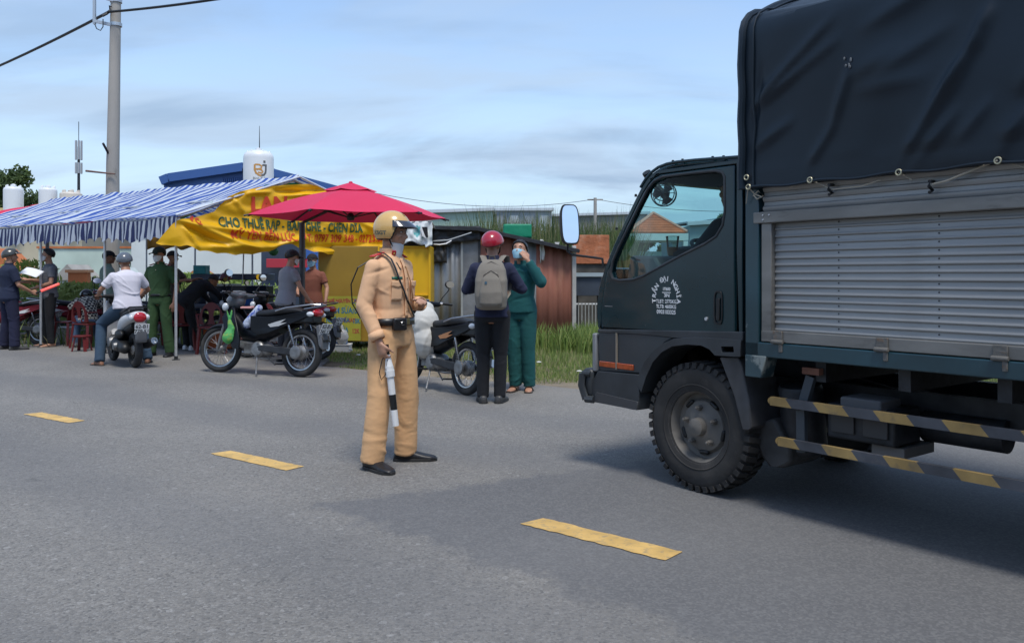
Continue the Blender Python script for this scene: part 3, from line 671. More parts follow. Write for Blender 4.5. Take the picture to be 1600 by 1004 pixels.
# shrubs
def shrub(label, px, pbase, Y, h, r_, n, leaf, seed):
    rs = random.Random(seed); x = P(px, 430, Y).x; t = thing('shrub', label, 'shrub', (x, Y, -0.04)); vs = []; fs = []; mb = MB()
    for k in range(5): a = rs.uniform(0, 6.28); mb.tube([(0, 0, 0), (math.cos(a)*r_*0.5, math.sin(a)*r_*0.5, h*0.8)], [0.015, 0.005], 5)
    mb.build('stem', M_bark, t)
    for i in range(n):
        p = V((rs.gauss(0, r_*0.45), rs.gauss(0, r_*0.45), h*(0.15+0.85*rs.random()))); u = V((rs.gauss(0, 1), rs.gauss(0, 1), rs.gauss(0.4, 1))).normalized(); v_ = u.orthogonal().normalized(); s_ = leaf*rs.uniform(0.6, 1.3); o = len(vs)
        vs += [tuple(p-u*s_), tuple(p+v_*s_*0.3), tuple(p+u*s_), tuple(p-v_*s_*0.3)]; fs.append((o, o+1, o+2, o+3))
    me = bpy.data.meshes.new('foliage'); me.from_pydata(vs, [], fs); me.materials.append(rs.choice(gm[:2])); me.update(); piece('foliage', me, t)
for i, (px, Y, h_, lab) in enumerate([(48, 23, 1.75, 'feathery yellow green shrub between the navy man and the pole'), (112, 19, 1.15, 'bright green bush low behind the man in grey'), (140, 19.5, 1.15, 'bright green bush above the checked shirt'), (150, 24, 1.3, 'leafy shrub right of the white tomb'), (300, 22, 1.4, 'leafy shrub left of the tent middle leg'), (325, 21, 1.2, 'green shrub behind the black clothed person'), (352, 22, 1.1, 'green shrub left of the diagonal brace'), (375, 23, 1.3, 'light green shrub beside the diagonal brace'), (395, 22, 1.1, 'green shrub left of the navy shutter'), (60, 18, 1.0, 'low green bush under the white paper')]):
    shrub(lab, px, 0, Y, h_, 0.6, 900, 0.10, 40+i)

# ------------------------------------------------------------------ corrugated sheds
class VPlane:                                  # upright plane through p with horizontal direction d: pixel -> (a, z) on it
    def __init__(s, p, d): s.p = V((p[0], p[1], 0)); s.d = V((d[0], d[1], 0)).normalized(); s.n = V((s.d.y, -s.d.x, 0))
    def az(s, px, py):
        r = V(((px-800)/FPX, 1, 0)); t_ = s.p.dot(s.n)/r.dot(s.n); q = r*t_; return ((q-s.p).dot(s.d), CAMH+(HOR-py)/FPX*t_)
    def pt(s, a, z, off=0): q = s.p+s.d*a+s.n*off; return V((q.x, q.y, z))
hp = VPlane(P(675, 430, 15.6), (1, 0.12))
M_cg = mat('corrugated_grey', (0.25, 0.265, 0.28), 0.5, 0.3, var=(3, 0.25), spots=(2.5, 0.58, (0.09, 0.08, 0.075), 0.2), stretch=(1, 1, 0.35))
M_cr = mat('corrugated_rust', (0.33, 0.125, 0.08), 0.75, 0.0, var=(2.2, 0.3), spots=(2.6, 0.54, (0.40, 0.20, 0.11), 0.25), bump=(30, 0.2, 0.004), stretch=(1, 1, 0.3))
M_cp = mat('corrugated_pale', (0.33, 0.35, 0.35), 0.6, 0.3, var=(2, 0.2), stretch=(1, 1, 0.3))
M_tarp = mat('black_tarpaulin', (0.018, 0.02, 0.024), 0.5, bump=(6, 0.6, 0.03), var=(2, 0.4))
a0 = hp.az(675, 430)[0]; a1 = hp.az(900, 430)[0]
shed = thing('shed', 'long shed of grey and rusty red corrugated sheets beside the yellow kiosk', 'shed', hp.pt(0, 0), math.atan2(hp.d.y, hp.d.x))
def topz(a):                                   # roof line falls to the right
    A = hp.az(745, 359); B = hp.az(900, 393); A0 = hp.az(675, 357)
    if a < A[0]: return A0[1]+(A[1]-A0[1])*(a-A0[0])/(A[0]-A0[0])
    return A[1]+(B[1]-A[1])*(a-A[0])/(B[0]-A[0])
def sheet(x0, x1, m, off, pitch=0.075, amp=0.014, zb=0.0):
    mb = MB(); n = max(6, int((x1-x0)/pitch*8))
    mb.grid(lambda u, v: V((x0+(x1-x0)*u, off-amp*math.copysign(abs(math.sin(math.pi*(x0+(x1-x0)*u)/pitch))**0.6, math.sin(math.pi*(x0+(x1-x0)*u)/pitch)), zb+(topz(x0+(x1-x0)*u)-zb)*v)), n, 2)
    return mb.build('corrugated_sheet', m, shed, ang=80, solid=0.002)
H = lambda px: hp.az(px, 430)[0]
for i, (p0, p1, m) in enumerate([(676, 700, M_cg), (698, 721, M_cg), (752, 785, M_cg), (745, 800, M_cr), (797, 822, M_cr), (821, 840, M_cp), (838, 870, M_cr), (868, 893, M_cr)]):
    if i == 2: continue
    sheet(H(p0), H(p1), m, 0.0 if i % 2 else -0.006, 0.085 if m is M_cg else 0.10, zb=0.02+0.015*(i % 3))
mb = MB(); mb.box(((H(722)+H(748))/2, 0.0, 1.0), (H(748)-H(722), 0.04, 2.0)); mb.build('door', mat('door_sheet', (0.20, 0.21, 0.22), 0.6, 0.3, var=(3, 0.3), spots=(3, 0.5, (0.2, 0.21, 0.22), 0.3), bump=(5, 0.4, 0.03)), shed, smooth=False, bevel=0.004)
for px in (721.5, 749): mb = MB(); mb.box((H(px), -0.03, 1.05), (0.04, 0.05, 2.1)); mb.build('door_post', M_dark if px > 730 else M_cp, shed, smooth=False)
mb = MB(); mb.lathe([(0.02, 0), (0.02, 0.06)], (H(725), -0.08, 1.05), (0, 1, 0), 10); mb.build('door_handle', M_dark, shed)
mb = MB(); mb.box((H(896), -0.05, (topz(H(896))+0.1)/2), (0.075, 0.08, topz(H(896))+0.1)); mb.build('corner_post', mat('pale_post', (0.45, 0.44, 0.41), 0.8, var=(2, 0.2), bump=(20, 0.4, 0.01)), shed, smooth=False, bevel=0.005)
mb = MB()   # roof, its edge beam
mb.grid(lambda u, v: V((H(672)+(H(902)-H(672))*u, -0.22+2.6*v, topz(H(672)+(H(902)-H(672))*u)+0.035-0.25*v)), 20, 2); mb.build('roof', M_tarp, shed, smooth=False, solid=0.02)
mb = MB(); mb.bar((H(672), -0.2, topz(H(672))+0.0), (H(745), -0.2, topz(H(745))+0.0), 0.05, 0.05); mb.bar((H(745), -0.2, topz(H(745))), (H(902), -0.2, topz(H(902))), 0.05, 0.05); mb.build('roof_edge', M_dark, shed, smooth=False)
def clothgrid(name, m, parent, fn, nu=24, nv=10, solid=0.004, uvf=None): mb = MB(); mb.grid(fn, nu, nv, uvf); return mb.build(name, m, parent, ang=80, solid=solid)
nz = lambda x, y, z=0: mathutils.noise.noise(V((x, y, z)))
clothgrid('tarpaulin', M_tarp, shed, lambda u, v: V((H(674)+(H(750)-H(674))*u, -0.12-0.05*nz(u*6, v*3), topz(H(700))+0.05-(0.38 if u < 0.4 else 0.36-0.1*u)*v-0.02*nz(u*8, 1))))
clothgrid('tarpaulin', M_tarp, shed, lambda u, v: V((H(674)+(H(698)-H(674))*u, -0.09-0.04*nz(u*5, v*4, 2), 1.95-0.42*v)))
mb = MB(); mb.tube([(H(676), -0.28, 1.93+0.0), (H(700), -0.3, 1.95), (H(735), -0.28, 2.09)], 0.012, 6); mb.build('pipe', mat('pale_pipe', (0.35, 0.38, 0.4), 0.5), shed)
mb = MB(); mb.tube([(H(677), -0.3, 1.87), (H(686), -0.34, 1.86), (H(696), -0.34, 1.88), (H(704), -0.3, 1.94)], [0.02, 0.03, 0.03, 0.02], 6, flat=0.5); mb.build('strap', M_white, shed)
M_rag = mat('white_rag', (0.62, 0.62, 0.58), 0.85, var=(8, 0.2))
t_ = tag(clothgrid('rag', M_rag, None, lambda u, v: hp.pt(H(843)+(H(851)-H(843))*(u*(0.5+0.9*v*(1.3-v)))+0.02*nz(v*4, u), hp.az(0, 374)[1]*0+CAMH+(430-374)*15.8/FPX-0.47*v*(1-0.25*abs(math.sin(u*9))), 0.06+0.03*math.sin(u*7+v*3)), 8, 12), 'torn white rag hanging on the rusty red wall', 'rag')
for i, (px, lab, up) in enumerate([(815, 'small white triangular flag above the man in teal', 0), (870, 'small white triangular flag near the right end of the rusty shed', 1)]):
    za = CAMH+(430-(369 if i == 0 else 378))*15.8/FPX; a_ = H(px); mb = MB(); pts = [(a_-0.05, za), (a_+0.05, za), (a_, za-0.13)] if up else [(a_-0.05, za-0.12), (a_+0.05, za-0.12), (a_, za)]
    mb.prism(pts, lambda a, b, d: hp.pt(a, b, 0.03+d), 0, 0.004); tag(mb.build('pennant', M_rag, None, smooth=False), lab, 'flag')
# green tarp bundle on the roof
g0 = H(790); g1 = H(834)
mb = MB(); mb.box((0, 0, 0.10), (g1-g0, 0.7, 0.26)); me = remesh(mb, 0.02, 6, folds(0.02, 9, 3)); me.materials.append(mat('green_tarp', (0.01, 0.28, 0.15), 0.5, bump=(8, 0.5, 0.02), trans=0.2))
o = piece('tarp_bundle', me); o.location = hp.pt((g0+g1)/2, topz((g0+g1)/2)+0.06, -0.35); tag(o, 'bright green tarp bundle lying on the shed roof', 'tarp')
# orange wall, box and picket right of the shed
t = wall('low_wall', 'orange brick wall right of the shed, behind the truck mirror', 'wall', 896, 952, 367, 412, 18.5, mat('orange_brick', (0.42, 0.14, 0.06), 0.85, var=(3, 0.3), spots=(3.5, 0.5, (0.5, 0.3, 0.2), 0.3), bump=(12, 0.6, 0.03)), 0.25)
t.location.z = 0; zo = P(0, 412, 18.5).z
for c in t.children: pass
for ch in children(t): ch.location.z = zo
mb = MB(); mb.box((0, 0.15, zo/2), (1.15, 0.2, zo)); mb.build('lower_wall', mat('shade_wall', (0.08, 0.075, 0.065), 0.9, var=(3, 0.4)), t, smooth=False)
t = wall('cabinet', 'dark blue grey metal cabinet between the shed and the truck', 'cabinet', 899, 940, 432, 462, 17.2, mat('slate_metal', (0.055, 0.07, 0.095), 0.5, 0.2, var=(3, 0.2)), 0.5, cap=mat('pale_metal', (0.35, 0.42, 0.45), 0.5)); zc = t.location.z; t.location.z = 0
for ch in children(t): ch.location.z = zc
for sx in (-0.22, 0.22): mb = MB(); mb.box((sx, 0.25, zc/2), (0.04, 0.04, zc)); mb.build('leg', M_dark, t, smooth=False)
t = thing('picket_fence', 'small white picket fence below the dark cabinet right of the shed', 'fence', (P(920, 430, 16.9).x, 16.9, 0))
for k in range(9): mb = MB(); mb.box((-0.28+0.07*k, 0, 0.37), (0.02, 0.02, 0.74)); mb.build('picket', mat('picket_white', (0.28, 0.29, 0.28), 0.7, var=(9, 0.2)), t, smooth=False)
for z in (0.72, 0.2): mb = MB(); mb.box((0, 0.02, z), (0.62, 0.02, 0.03)); mb.build('rail', M_white, t, smooth=False)

# ------------------------------------------------------------------ yellow kiosk with menu board
kp = VPlane(P(495, 430, 14.7), (1, 0.02)); KH = lambda px: kp.az(px, 430)[0]; kz = lambda py: CAMH+(430-py)*14.7/FPX
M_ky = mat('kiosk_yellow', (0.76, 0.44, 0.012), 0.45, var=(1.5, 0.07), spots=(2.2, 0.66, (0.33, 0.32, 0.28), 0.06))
kiosk = thing('kiosk', 'yellow metal kiosk behind the traffic officer, with hand painted menu board', 'kiosk', kp.pt(0, 0), math.atan2(kp.d.y, kp.d.x))
kt = kz(384); 
mb = MB(); mb.box((KH(560)/1, 0.0, 0), (0.01, 0.01, 0.01)); 
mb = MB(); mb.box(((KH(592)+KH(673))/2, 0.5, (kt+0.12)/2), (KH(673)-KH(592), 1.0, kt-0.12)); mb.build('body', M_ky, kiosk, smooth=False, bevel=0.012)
mb = MB(); mb.box(((KH(496)+KH(592))/2-0.004, 0.55, (kt+0.12)/2), (KH(592)-KH(496)-0.006, 0.9, kt-0.12)); mb.build('side_body', mat('kiosk_yellow_shaded', (0.30, 0.185, 0.022), 0.55, var=(2, 0.12)), kiosk, smooth=False, bevel=0.012)  # left part of the yellow body, umbrella and tent shade put into its colour
for px in (592, 671): mb = MB(); mb.box((KH(px), -0.012, (kt+0.1)/2), (0.03, 0.03, kt-0.1)); mb.build('frame_post', M_ky, kiosk, smooth=False)
for z in (kt-0.02, kz(461)): mb = MB(); mb.box(((KH(594)+KH(669))/2, -0.014, z), (KH(669)-KH(594), 0.025, 0.02)); mb.build('frame_rail', M_ky, kiosk, smooth=False)
for i, px in enumerate((500, 660)):
    for y in (0.08, 0.9): mb = MB(); mb.box((KH(px), y, 0.06), (0.05, 0.05, 0.14)); mb.build('leg', M_dark, kiosk, smooth=False)
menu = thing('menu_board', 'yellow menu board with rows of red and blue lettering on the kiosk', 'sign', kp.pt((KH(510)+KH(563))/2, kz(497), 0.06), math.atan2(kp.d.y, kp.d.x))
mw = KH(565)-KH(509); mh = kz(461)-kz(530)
mb = MB(); mb.box((0, 0, 0), (mw, 0.02, mh)); mb.build('board', mat('menu_yellow_shaded', (0.34, 0.33, 0.035), 0.6, var=(4, 0.12), spots=(5, 0.62, (0.3, 0.25, 0.05), 0.2)), menu, smooth=False)  # yellow dulled to olive: the shade on the board is painted in
M_mr = mat('menu_red', (0.35, 0.06, 0.04), 0.7); M_mb = mat('menu_blue', (0.03, 0.16, 0.26), 0.7)
def mrow(txt, px, py, m, s=0.105): lettering(txt, s, m, menu, lambda a, b, h: V((a+KH(px)-(KH(510)+KH(563))/2, -0.0125-h, b+kz(py)-kz(497))), align='LEFT', bold=0.004, xs=0.72)
mrow('CAFÉ NGUYÊN CHẤT', 511, 470, M_mr, 0.088); mrow('LẠNH', 551, 470.5, M_mb, 0.10); mrow('CAM SỮA', 512, 485, M_mb, 0.145); mrow('10K', 551, 486, M_mb, 0.12)
mrow('NƯỚC MÍA', 511, 500, M_mb, 0.115); mrow('ĐÁ XAY', 534, 500, M_mr, 0.095); mrow('15K', 552, 501.5, M_mb, 0.11); mrow('SÂM DỨA', 512, 515, M_mb, 0.12); mrow('12K', 551, 517, M_mr, 0.11)
# printed tarp thrown over the kiosk roof
M_pt = mat('printed_tarp', (0.62, 0.66, 0.66), 0.6, bump=(9, 0.6, 0.02), spots=(5.5, 0.60, (0.10, 0.36, 0.38), 0.05), stretch=(1, 1, 0.5))
def ptf(u, v):
    x = KH(618)+(KH(676)-KH(618))*u+0.015*nz(u*9, v*6, 5); z = kz(346)-(kz(346)-kz(380+(6 if u > 0.8 else 0)+3*math.sin(u*11)))*v
    return V((x, -0.05-0.05*v-0.05*nz(u*5, v*3, 9)-0.02*math.sin(u*25+v*5), z))
tp = thing('printed_tarp', 'white tarp with blue print draped over the kiosk roof beside the officer', 'tarp', kiosk.location, kiosk.rotation_euler.z)
clothgrid('sheet', M_pt, tp, ptf, 40, 16)
clothgrid('top_sheet', M_pt, tp, lambda u, v: V((KH(618)+(KH(676)-KH(618))*u, -0.05+1.0*v, kz(346)+0.03*nz(u*4, v*4)-0.12*v)), 16, 8)
mb = MB(); mb.box(((KH(618)+KH(674))/2, 0.5, (kz(349)+kt)/2), (KH(672)-KH(622), 0.8, kz(349)-kt-0.01)); mb.build('crate_under', M_dark, tp, smooth=False)
mb = MB(); mb.prism([(KH(660), kz(355)), (KH(669), kz(355)), (KH(670), kz(372)), (KH(666), kz(371))], lambda a, b, d: V((a, d, b)), -0.145, -0.14); mb.build('tear', M_black, tp, smooth=False)
mb = MB(); mb.prism([(KH(658.5), kz(354)), (KH(661), kz(358)), (KH(667), kz(373)), (KH(661), kz(369))], lambda a, b, d: V((a, d, b)), -0.165, -0.155); mb.build('flap', M_white, tp, smooth=False)
# water bottles in a bag on a foam box
q = kp.pt(KH(538), 0, 0.55)
bx_ = thing('foam_box', 'white foam tray on the grass in front of the menu board', 'box', (q.x, q.y, 0), 0.05)
mb = MB(); mb.box((0, 0, 0.06), (0.42, 0.3, 0.12)); mb.build('tray', mat('foam_white', (0.62, 0.62, 0.58), 0.8, bump=(40, 0.2, 0.004)), bx_, bevel=0.012)
mb = MB(); mb.box((0, 0, 0.1275), (0.44, 0.32, 0.015)); mb.build('rim', mat('foam_white', (0.62, 0.62, 0.58)), bx_, bevel=0.004)
M_bot = mat('bottle_blue', (0.16, 0.24, 0.42), 0.15, var=(30, 0.3))
for k in range(6):
    o = thing('water_bottle', 'blue labelled water bottle in the pack on the white foam tray', 'bottle', (q.x-0.15+0.07*(k % 5)+0.03*(k == 5), q.y-0.02+0.06*(k % 2), 0.136), 0, 'water bottles in a pack on the foam tray')
    mb = MB(); mb.lathe([(0.001, 0), (0.03, 0), (0.031, 0.15), (0.012, 0.2), (0.012, 0.21)], (0, 0, 0), (0, 0, 1), 12); mb.build('body', M_bot, o)
    mb = MB(); mb.lathe([(0.0325, 0.05), (0.0325, 0.12)], (0, 0, 0), (0, 0, 1), 12); mb.build('wrapper', M_white if k % 2 else mat('label_blue', (0.03, 0.08, 0.35), 0.4), o)
    mb = MB(); mb.lathe([(0.014, 0.205), (0.014, 0.23)], (0, 0, 0), (0, 0, 1), 10); mb.build('cap', M_white, o)
mb = MB(); mb.ball((0, 0, 0.17), (0.11, 0.07, 0.13)); mb.ball((0, 0, 0.31), (0.025, 0.02, 0.07)); me = remesh(mb, 0.012, 2, folds(0.012, 30, 8)); me.materials.append(mat('thin_white_bag', (0.7, 0.7, 0.68), 0.35, trans=0.5))
o = piece('plastic_bag', me); o.location = (q.x+0.08, q.y-0.1, 0.09); tag(o, 'white plastic bag knotted on top of the bottle pack', 'bag')
for i, (px, py, lab) in enumerate([(548, 553, 'crumpled white paper scrap in the grass just below the foam tray'), (842, 573, 'white paper scrap in the grass right of the man in teal'), (905, 588, 'paper scrap in the grass near the truck front'), (560, 561, 'small white scrap lowest in the grass below the menu board')]):
    p = G(px, py)
    mb = MB(); mb.ball((0, 0, 0.02), (0.035, 0.025, 0.012)); me = mb.mesh(); me.materials.append(M_rag); o = piece('litter_scrap', me); o.location = (p.x, p.y, 0.05); tag(o, lab, 'litter')

# ------------------------------------------------------------------ unseen house and trees behind the camera, added to darken reflections in paint and glass
farb = mat('house_wall_brown', (0.16, 0.11, 0.09), 0.85, var=(0.6, 0.2))
t = thing('house', 'unseen low brown house behind the viewer, added for the reflections in the truck', 'house', (-6, -15, 0))
mb = MB(); mb.box((0, 0, 1.9), (12, 6, 3.8)); mb.build('wall', farb, t, smooth=False)
mb = MB(); mb.prism([(-6.6, 3.8), (6.6, 3.8), (4.5, 5.6), (-4.5, 5.6)], lambda a, b, d: V((a, d, b)), -3.6, 3.6); mb.build('roof', mat('house_roof_dark', (0.10, 0.05, 0.04), 0.8), t, smooth=False)
for x in (-4, 0, 4): mb = MB(); mb.box((x, 3.02, 1.6), (1.4, 0.08, 1.5)); mb.build('window', mat('dark_glass', (0.02, 0.03, 0.05), 0.15), t, smooth=False)
for i, (x, y) in enumerate([(-24, -12), (-17, -16), (3.5, -13), (9, -15), (15, -12), (22, -14), (-32, -15), (30, -13)]):
    tree('unseen bushy tree behind the viewer, added for the reflections in the truck', x, y, 7.5+(i % 3), 4.2, 0.12, 3200, 0.38, seed=60+i, clumps=18)['group'] = 'unseen trees added behind the viewer for reflections'
# ------------------------------------------------------------------ striped tent
def stripe_mat(name, c1, c2, pitch, duty=0.5, trans=0.25):
    m = mat(name, c1, 0.55, bump=(5, 0.35, 0.02), trans=trans); t = m.node_tree; l = t.links; b = t.nodes['Principled BSDF']
    u = t.nodes.new('ShaderNodeUVMap'); s = t.nodes.new('ShaderNodeSeparateXYZ'); l.new(u.outputs[0], s.inputs[0])
    n = t.nodes.new('ShaderNodeTexNoise'); n.inputs['Scale'].default_value = 2.5; l.new(u.outputs[0], n.inputs['Vector'])
    a = t.nodes.new('ShaderNodeMath'); a.operation = 'MULTIPLY_ADD'; l.new(n.outputs[0], a.inputs[0]); a.inputs[1].default_value = 0.10; l.new(s.outputs[0], a.inputs[2])
    d = t.nodes.new('ShaderNodeMath'); d.operation = 'DIVIDE'; l.new(a.outputs[0], d.inputs[0]); d.inputs[1].default_value = pitch
    f = t.nodes.new('ShaderNodeMath'); f.operation = 'FRACT'; l.new(d.outputs[0], f.inputs[0])
    g_ = t.nodes.new('ShaderNodeMath'); g_.operation = 'GREATER_THAN'; l.new(f.outputs[0], g_.inputs[0]); g_.inputs[1].default_value = duty
    x = t.nodes.new('ShaderNodeMix'); x.data_type = 'RGBA'; x.inputs[6].default_value = (*c1, 1); x.inputs[7].default_value = (*c2, 1); l.new(g_.outputs[0], x.inputs[0])
    l.new(x.outputs[2], b.inputs['Base Color'])
    for q in t.nodes:
        if q.bl_idname == 'ShaderNodeBsdfTranslucent': l.new(x.outputs[2], q.inputs[0])
    return m
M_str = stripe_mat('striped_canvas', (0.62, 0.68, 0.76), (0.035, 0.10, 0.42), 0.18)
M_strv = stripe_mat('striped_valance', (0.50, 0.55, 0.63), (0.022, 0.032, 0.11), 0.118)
TA = G(275, 562); TU = V((-0.833, 0.553, 0)).normalized(); TV = V((0.68, 0.733, 0)).normalized(); TL = 7.9; EZ = 2.21; RZ = 2.98; TW = 4.2; WR = 2.09
tent = thing('tent', 'long rental tent with blue and white striped canvas roof and yellow gable', 'tent', TA)
def tl(t_, w_, z): q = TU*t_+TV*w_; return V((q.x, q.y, z))
def roofz(w_): return EZ+(RZ-EZ)*w_/WR if w_ <= WR else RZ-(RZ-EZ-0.07)*(w_-WR)/(TW-WR)
def rf(side):
    def f(u, v):
        t_ = -0.12+(TL+0.2)*u; w_ = (-0.08+(WR+0.08)*v) if side == 0 else WR+(TW-WR+0.05)*v
        bay = (t_ % 2.0)/2.0; sag = -0.075*math.sin(math.pi*bay)*(1-(2*v-1)**2 if side == 0 else 0.6)
        wr = 0.03*math.sin(t_*9+3*math.sin(v*3+t_))*(1-v)*v*2+0.022*nz(t_*3.2, v*2.2, 1)+0.012*nz(t_*9, v*5, 5)
        wr += 0.02*abs(math.sin(t_*4.1+v*5+2*nz(t_, v*2)))**3
        return tl(t_, w_, roofz(max(w_, 0))+sag+wr+(0.03 if abs(w_-WR) < 0.02 else 0))
    return f
for s_ in (0, 1):
    mb = MB(); mb.grid(rf(s_), 150, 24, lambda u, v: (TL*u, v*2.2)); mb.build('roof_canvas', M_str, tent, ang=80)
def valf(w0, amp=1.0):
    def f(u, v):
        t_ = -0.12+(TL+0.2)*u; bay = (t_ % 2.0)/2.0
        z0 = EZ+0.0-0.05*math.sin(math.pi*bay)
        drop = 0.30-0.03*abs(math.sin(t_*math.pi/0.26))+0.05*abs(math.sin(t_*math.pi/0.26+1.57))**0.8
        out = -0.07-0.02*v+(0.024*math.sin(t_*21+2*math.sin(t_*3))+0.012*math.sin(t_*47))*v*amp
        return tl(t_, w0+out, z0-drop*v)
    return f
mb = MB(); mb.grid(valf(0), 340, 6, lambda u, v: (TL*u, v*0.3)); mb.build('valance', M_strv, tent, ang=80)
M_fr = mat('frame_pipe', (0.55, 0.57, 0.58), 0.4, 0.5, var=(8, 0.15))
def pole(t_, w_, zt_, name='tent_leg'):
    mb = MB(); a = tl(t_, w_, 0); b = tl(t_, w_, zt_); mb.tube([a+V((0, 0, 0.0)), b], 0.021, 12); o = mb.build(name, M_fr, tent)
    mb = MB(); mb.lathe([(0.001, 0), (0.06, 0), (0.06, 0.008), (0.028, 0.012), (0.028, 0.06)], a, (0, 0, 1), 14); mb.build('foot_plate', M_dark, o)
for t_ in (0, 1.95, 4.0, 6.0, 7.9):
    pole(t_, 0.0, EZ-0.02); pole(t_, TW, EZ+0.05)
for t_ in (0, 1.95, 4.0, 6.0, 7.9):
    mb = MB(); mb.tube([tl(t_, 0, EZ-0.03), tl(t_, WR, RZ-0.05), tl(t_, TW, EZ+0.03)], 0.016, 8); mb.build('rafter', M_fr, tent)
for a, b in ((tl(0, 0, EZ-0.03), tl(TL, 0, EZ-0.03)), (tl(0, WR, RZ-0.06), tl(TL, WR, RZ-0.06)), (tl(0, TW, EZ+0.02), tl(TL, TW, EZ+0.02)), (tl(0, WR/2, (EZ+RZ)/2-0.05), tl(TL, WR/2, (EZ+RZ)/2-0.05))):
    mb = MB(); mb.tube([a, b], 0.015, 8); mb.build('purlin', M_fr, tent)
mb = MB(); mb.tube([tl(0.1, 3.0, 2.6), tl(0.6, 4.0, 0.9)], 0.013, 8); mb.build('brace', M_dark, tent)
# yellow drop on the far side, seen from inside
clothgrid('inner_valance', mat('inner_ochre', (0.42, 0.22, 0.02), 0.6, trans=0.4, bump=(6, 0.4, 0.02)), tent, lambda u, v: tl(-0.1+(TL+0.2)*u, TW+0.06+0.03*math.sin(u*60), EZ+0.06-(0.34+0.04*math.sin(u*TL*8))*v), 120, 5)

# yellow banner across the gable
bp = VPlane(TA-TV*0.0, TV)
bn = thing('banner', 'big yellow tarpaulin banner with green and red lettering hung across the tent gable', 'banner', TA)
M_by = mat('banner_yellow', (0.88, 0.49, 0.010), 0.42, bump=(3.5, 0.5, 0.03), var=(1.5, 0.06), trans=0.22)
top_px = [(238, 380), (262, 352), (275, 343), (300, 340), (330, 331), (350, 308), (368, 300), (400, 293), (440, 290), (478, 288), (500, 294), (520, 305), (560, 330), (600, 352), (640, 372)]
bot_px = [(238, 382), (262, 386), (285, 385), (300, 392), (330, 396), (355, 399), (375, 399), (395, 397), (420, 392), (436, 382), (450, 384), (480, 393), (520, 400), (545, 401), (575, 402), (610, 404), (640, 405)]
A_top = [bp.az(*q) for q in top_px]; A_bot = [bp.az(*q) for q in bot_px]
def itp(tab, a):
    if a <= tab[0][0]: return tab[0][1]
    for (x0, y0), (x1, y1) in zip(tab, tab[1:]):
        if a <= x1: return y0+(y1-y0)*(a-x0)/(x1-x0)
    return tab[-1][1]
b0, b1 = A_top[0][0], A_top[-1][0]
def bdisp(a, z):
    T_ = itp(A_top, a); B_ = itp(A_bot, a); v = (T_-z)/max(0.05, T_-B_)
    d = 0.07*nz(a*1.3, z*1.6, 3)+0.035*nz(a*3.5, z*5, 7)+0.02*abs(math.sin(a*5+z*9+3*nz(a, z)))**2
    for (x0, z0, x1, z1, am, wd) in BF:
        dx, dz = x1-x0, z1-z0; L2 = dx*dx+dz*dz; k = ((a-x0)*dx+(z-z0)*dz)/L2
        if -0.15 < k < 1.15:
            q = ((a-x0)*dz-(z-z0)*dx)/math.sqrt(L2); d += 1.7*am*math.exp(-(q/wd)**2)*max(0, math.sin(math.pi*(k+0.15)/1.3))
    d += 0.018*math.sin(a*11+z*3)*max(0, v-0.6)*2.5
    return d
BF = []
for (x0, y0, x1, y1, am, wd) in [(278, 345, 400, 392, 0.05, 0.05), (276, 348, 350, 385, -0.04, 0.04), (276, 346, 430, 372, 0.045, 0.05), (279, 350, 300, 385, 0.04, 0.03), (355, 306, 372, 330, 0.04, 0.04), (345, 318, 380, 300, -0.03, 0.03), (372, 303, 420, 300, 0.04, 0.04), (420, 300, 500, 298, -0.05, 0.045), (440, 306, 510, 303, 0.05, 0.04), (370, 330, 560, 338, 0.035, 0.06), (420, 385, 470, 372, 0.05, 0.04), (470, 385, 590, 392, -0.04, 0.05), (300, 385, 430, 386, 0.05, 0.06), (560, 350, 620, 380, 0.05, 0.05), (500, 392, 610, 384, 0.04, 0.04)]:
    p0 = bp.az(x0, y0); p1 = bp.az(x1, y1); BF.append((*p0, *p1, am, wd))
def bpt(a, z, h=0): q = bp.pt(a, z, 0.12+bdisp(a, z)+h); return q-TA
def bfn(u, v):
    a = b0+(b1-b0)*u; T_ = itp(A_top, a); B_ = itp(A_bot, a)+0.022*abs(math.sin(a*math.pi/0.30))*1.0
    if T_ < B_+0.02: T_ = B_+0.02
    return bpt(a, T_+(B_-T_)*v)
mb = MB(); mb.grid(bfn, 200, 60); mb.build('cloth', M_by, bn, ang=80)
M_lg = mat('banner_green', (0.022, 0.075, 0.03), 0.6); M_lr = mat('banner_red', (0.55, 0.045, 0.012), 0.6)
def bline(txt, pa, pb, size, m, pc=None, bold=0.006, name='lettering', squash=None):
    """write txt so that it spans from pixel pa to pixel pb, baseline bending through pc"""
    A = bp.az(*pa); B = bp.az(*pb); Cc = bp.az(*pc) if pc else None
    cu = bpy.data.curves.new('t', 'FONT'); cu.body = txt; cu.size = size; o = bpy.data.objects.new('t', cu); C.objects.link(o); bpy.context.view_layer.update(); wd = o.dimensions.x; bpy.data.objects.remove(o)
    L_ = B[0]-A[0]; xs = L_/wd
    def mp(a, b, h):
        s = a/L_; z = A[1]+(B[1]-A[1])*s
        if Cc: sc_ = (Cc[0]-A[0])/L_; z += (Cc[1]-(A[1]+(B[1]-A[1])*sc_))*(1-((s-sc_)/max(sc_, 1-sc_))**2)
        return bpt(A[0]+a, z+b, 0.018+h)
    return lettering(txt, size, m, bn, mp, align='LEFT', bold=bold, sub=3, xs=xs, name=name)
bline('LAN', (385, 322), (437, 321), 0.34, M_lr, bold=0.016)
bline('CHO THUÊ RẠP - BÀN GHẾ - CHÉN DĨA', (336, 346), (557, 358), 0.215, M_lg, (430, 353), bold=0.007)
bline('MỸ YÊN, BẾN LỨC - ĐT: 0797 309 348 - 02723.676', (352, 362), (594, 373), 0.185, M_lr, (430, 371), bold=0.004)
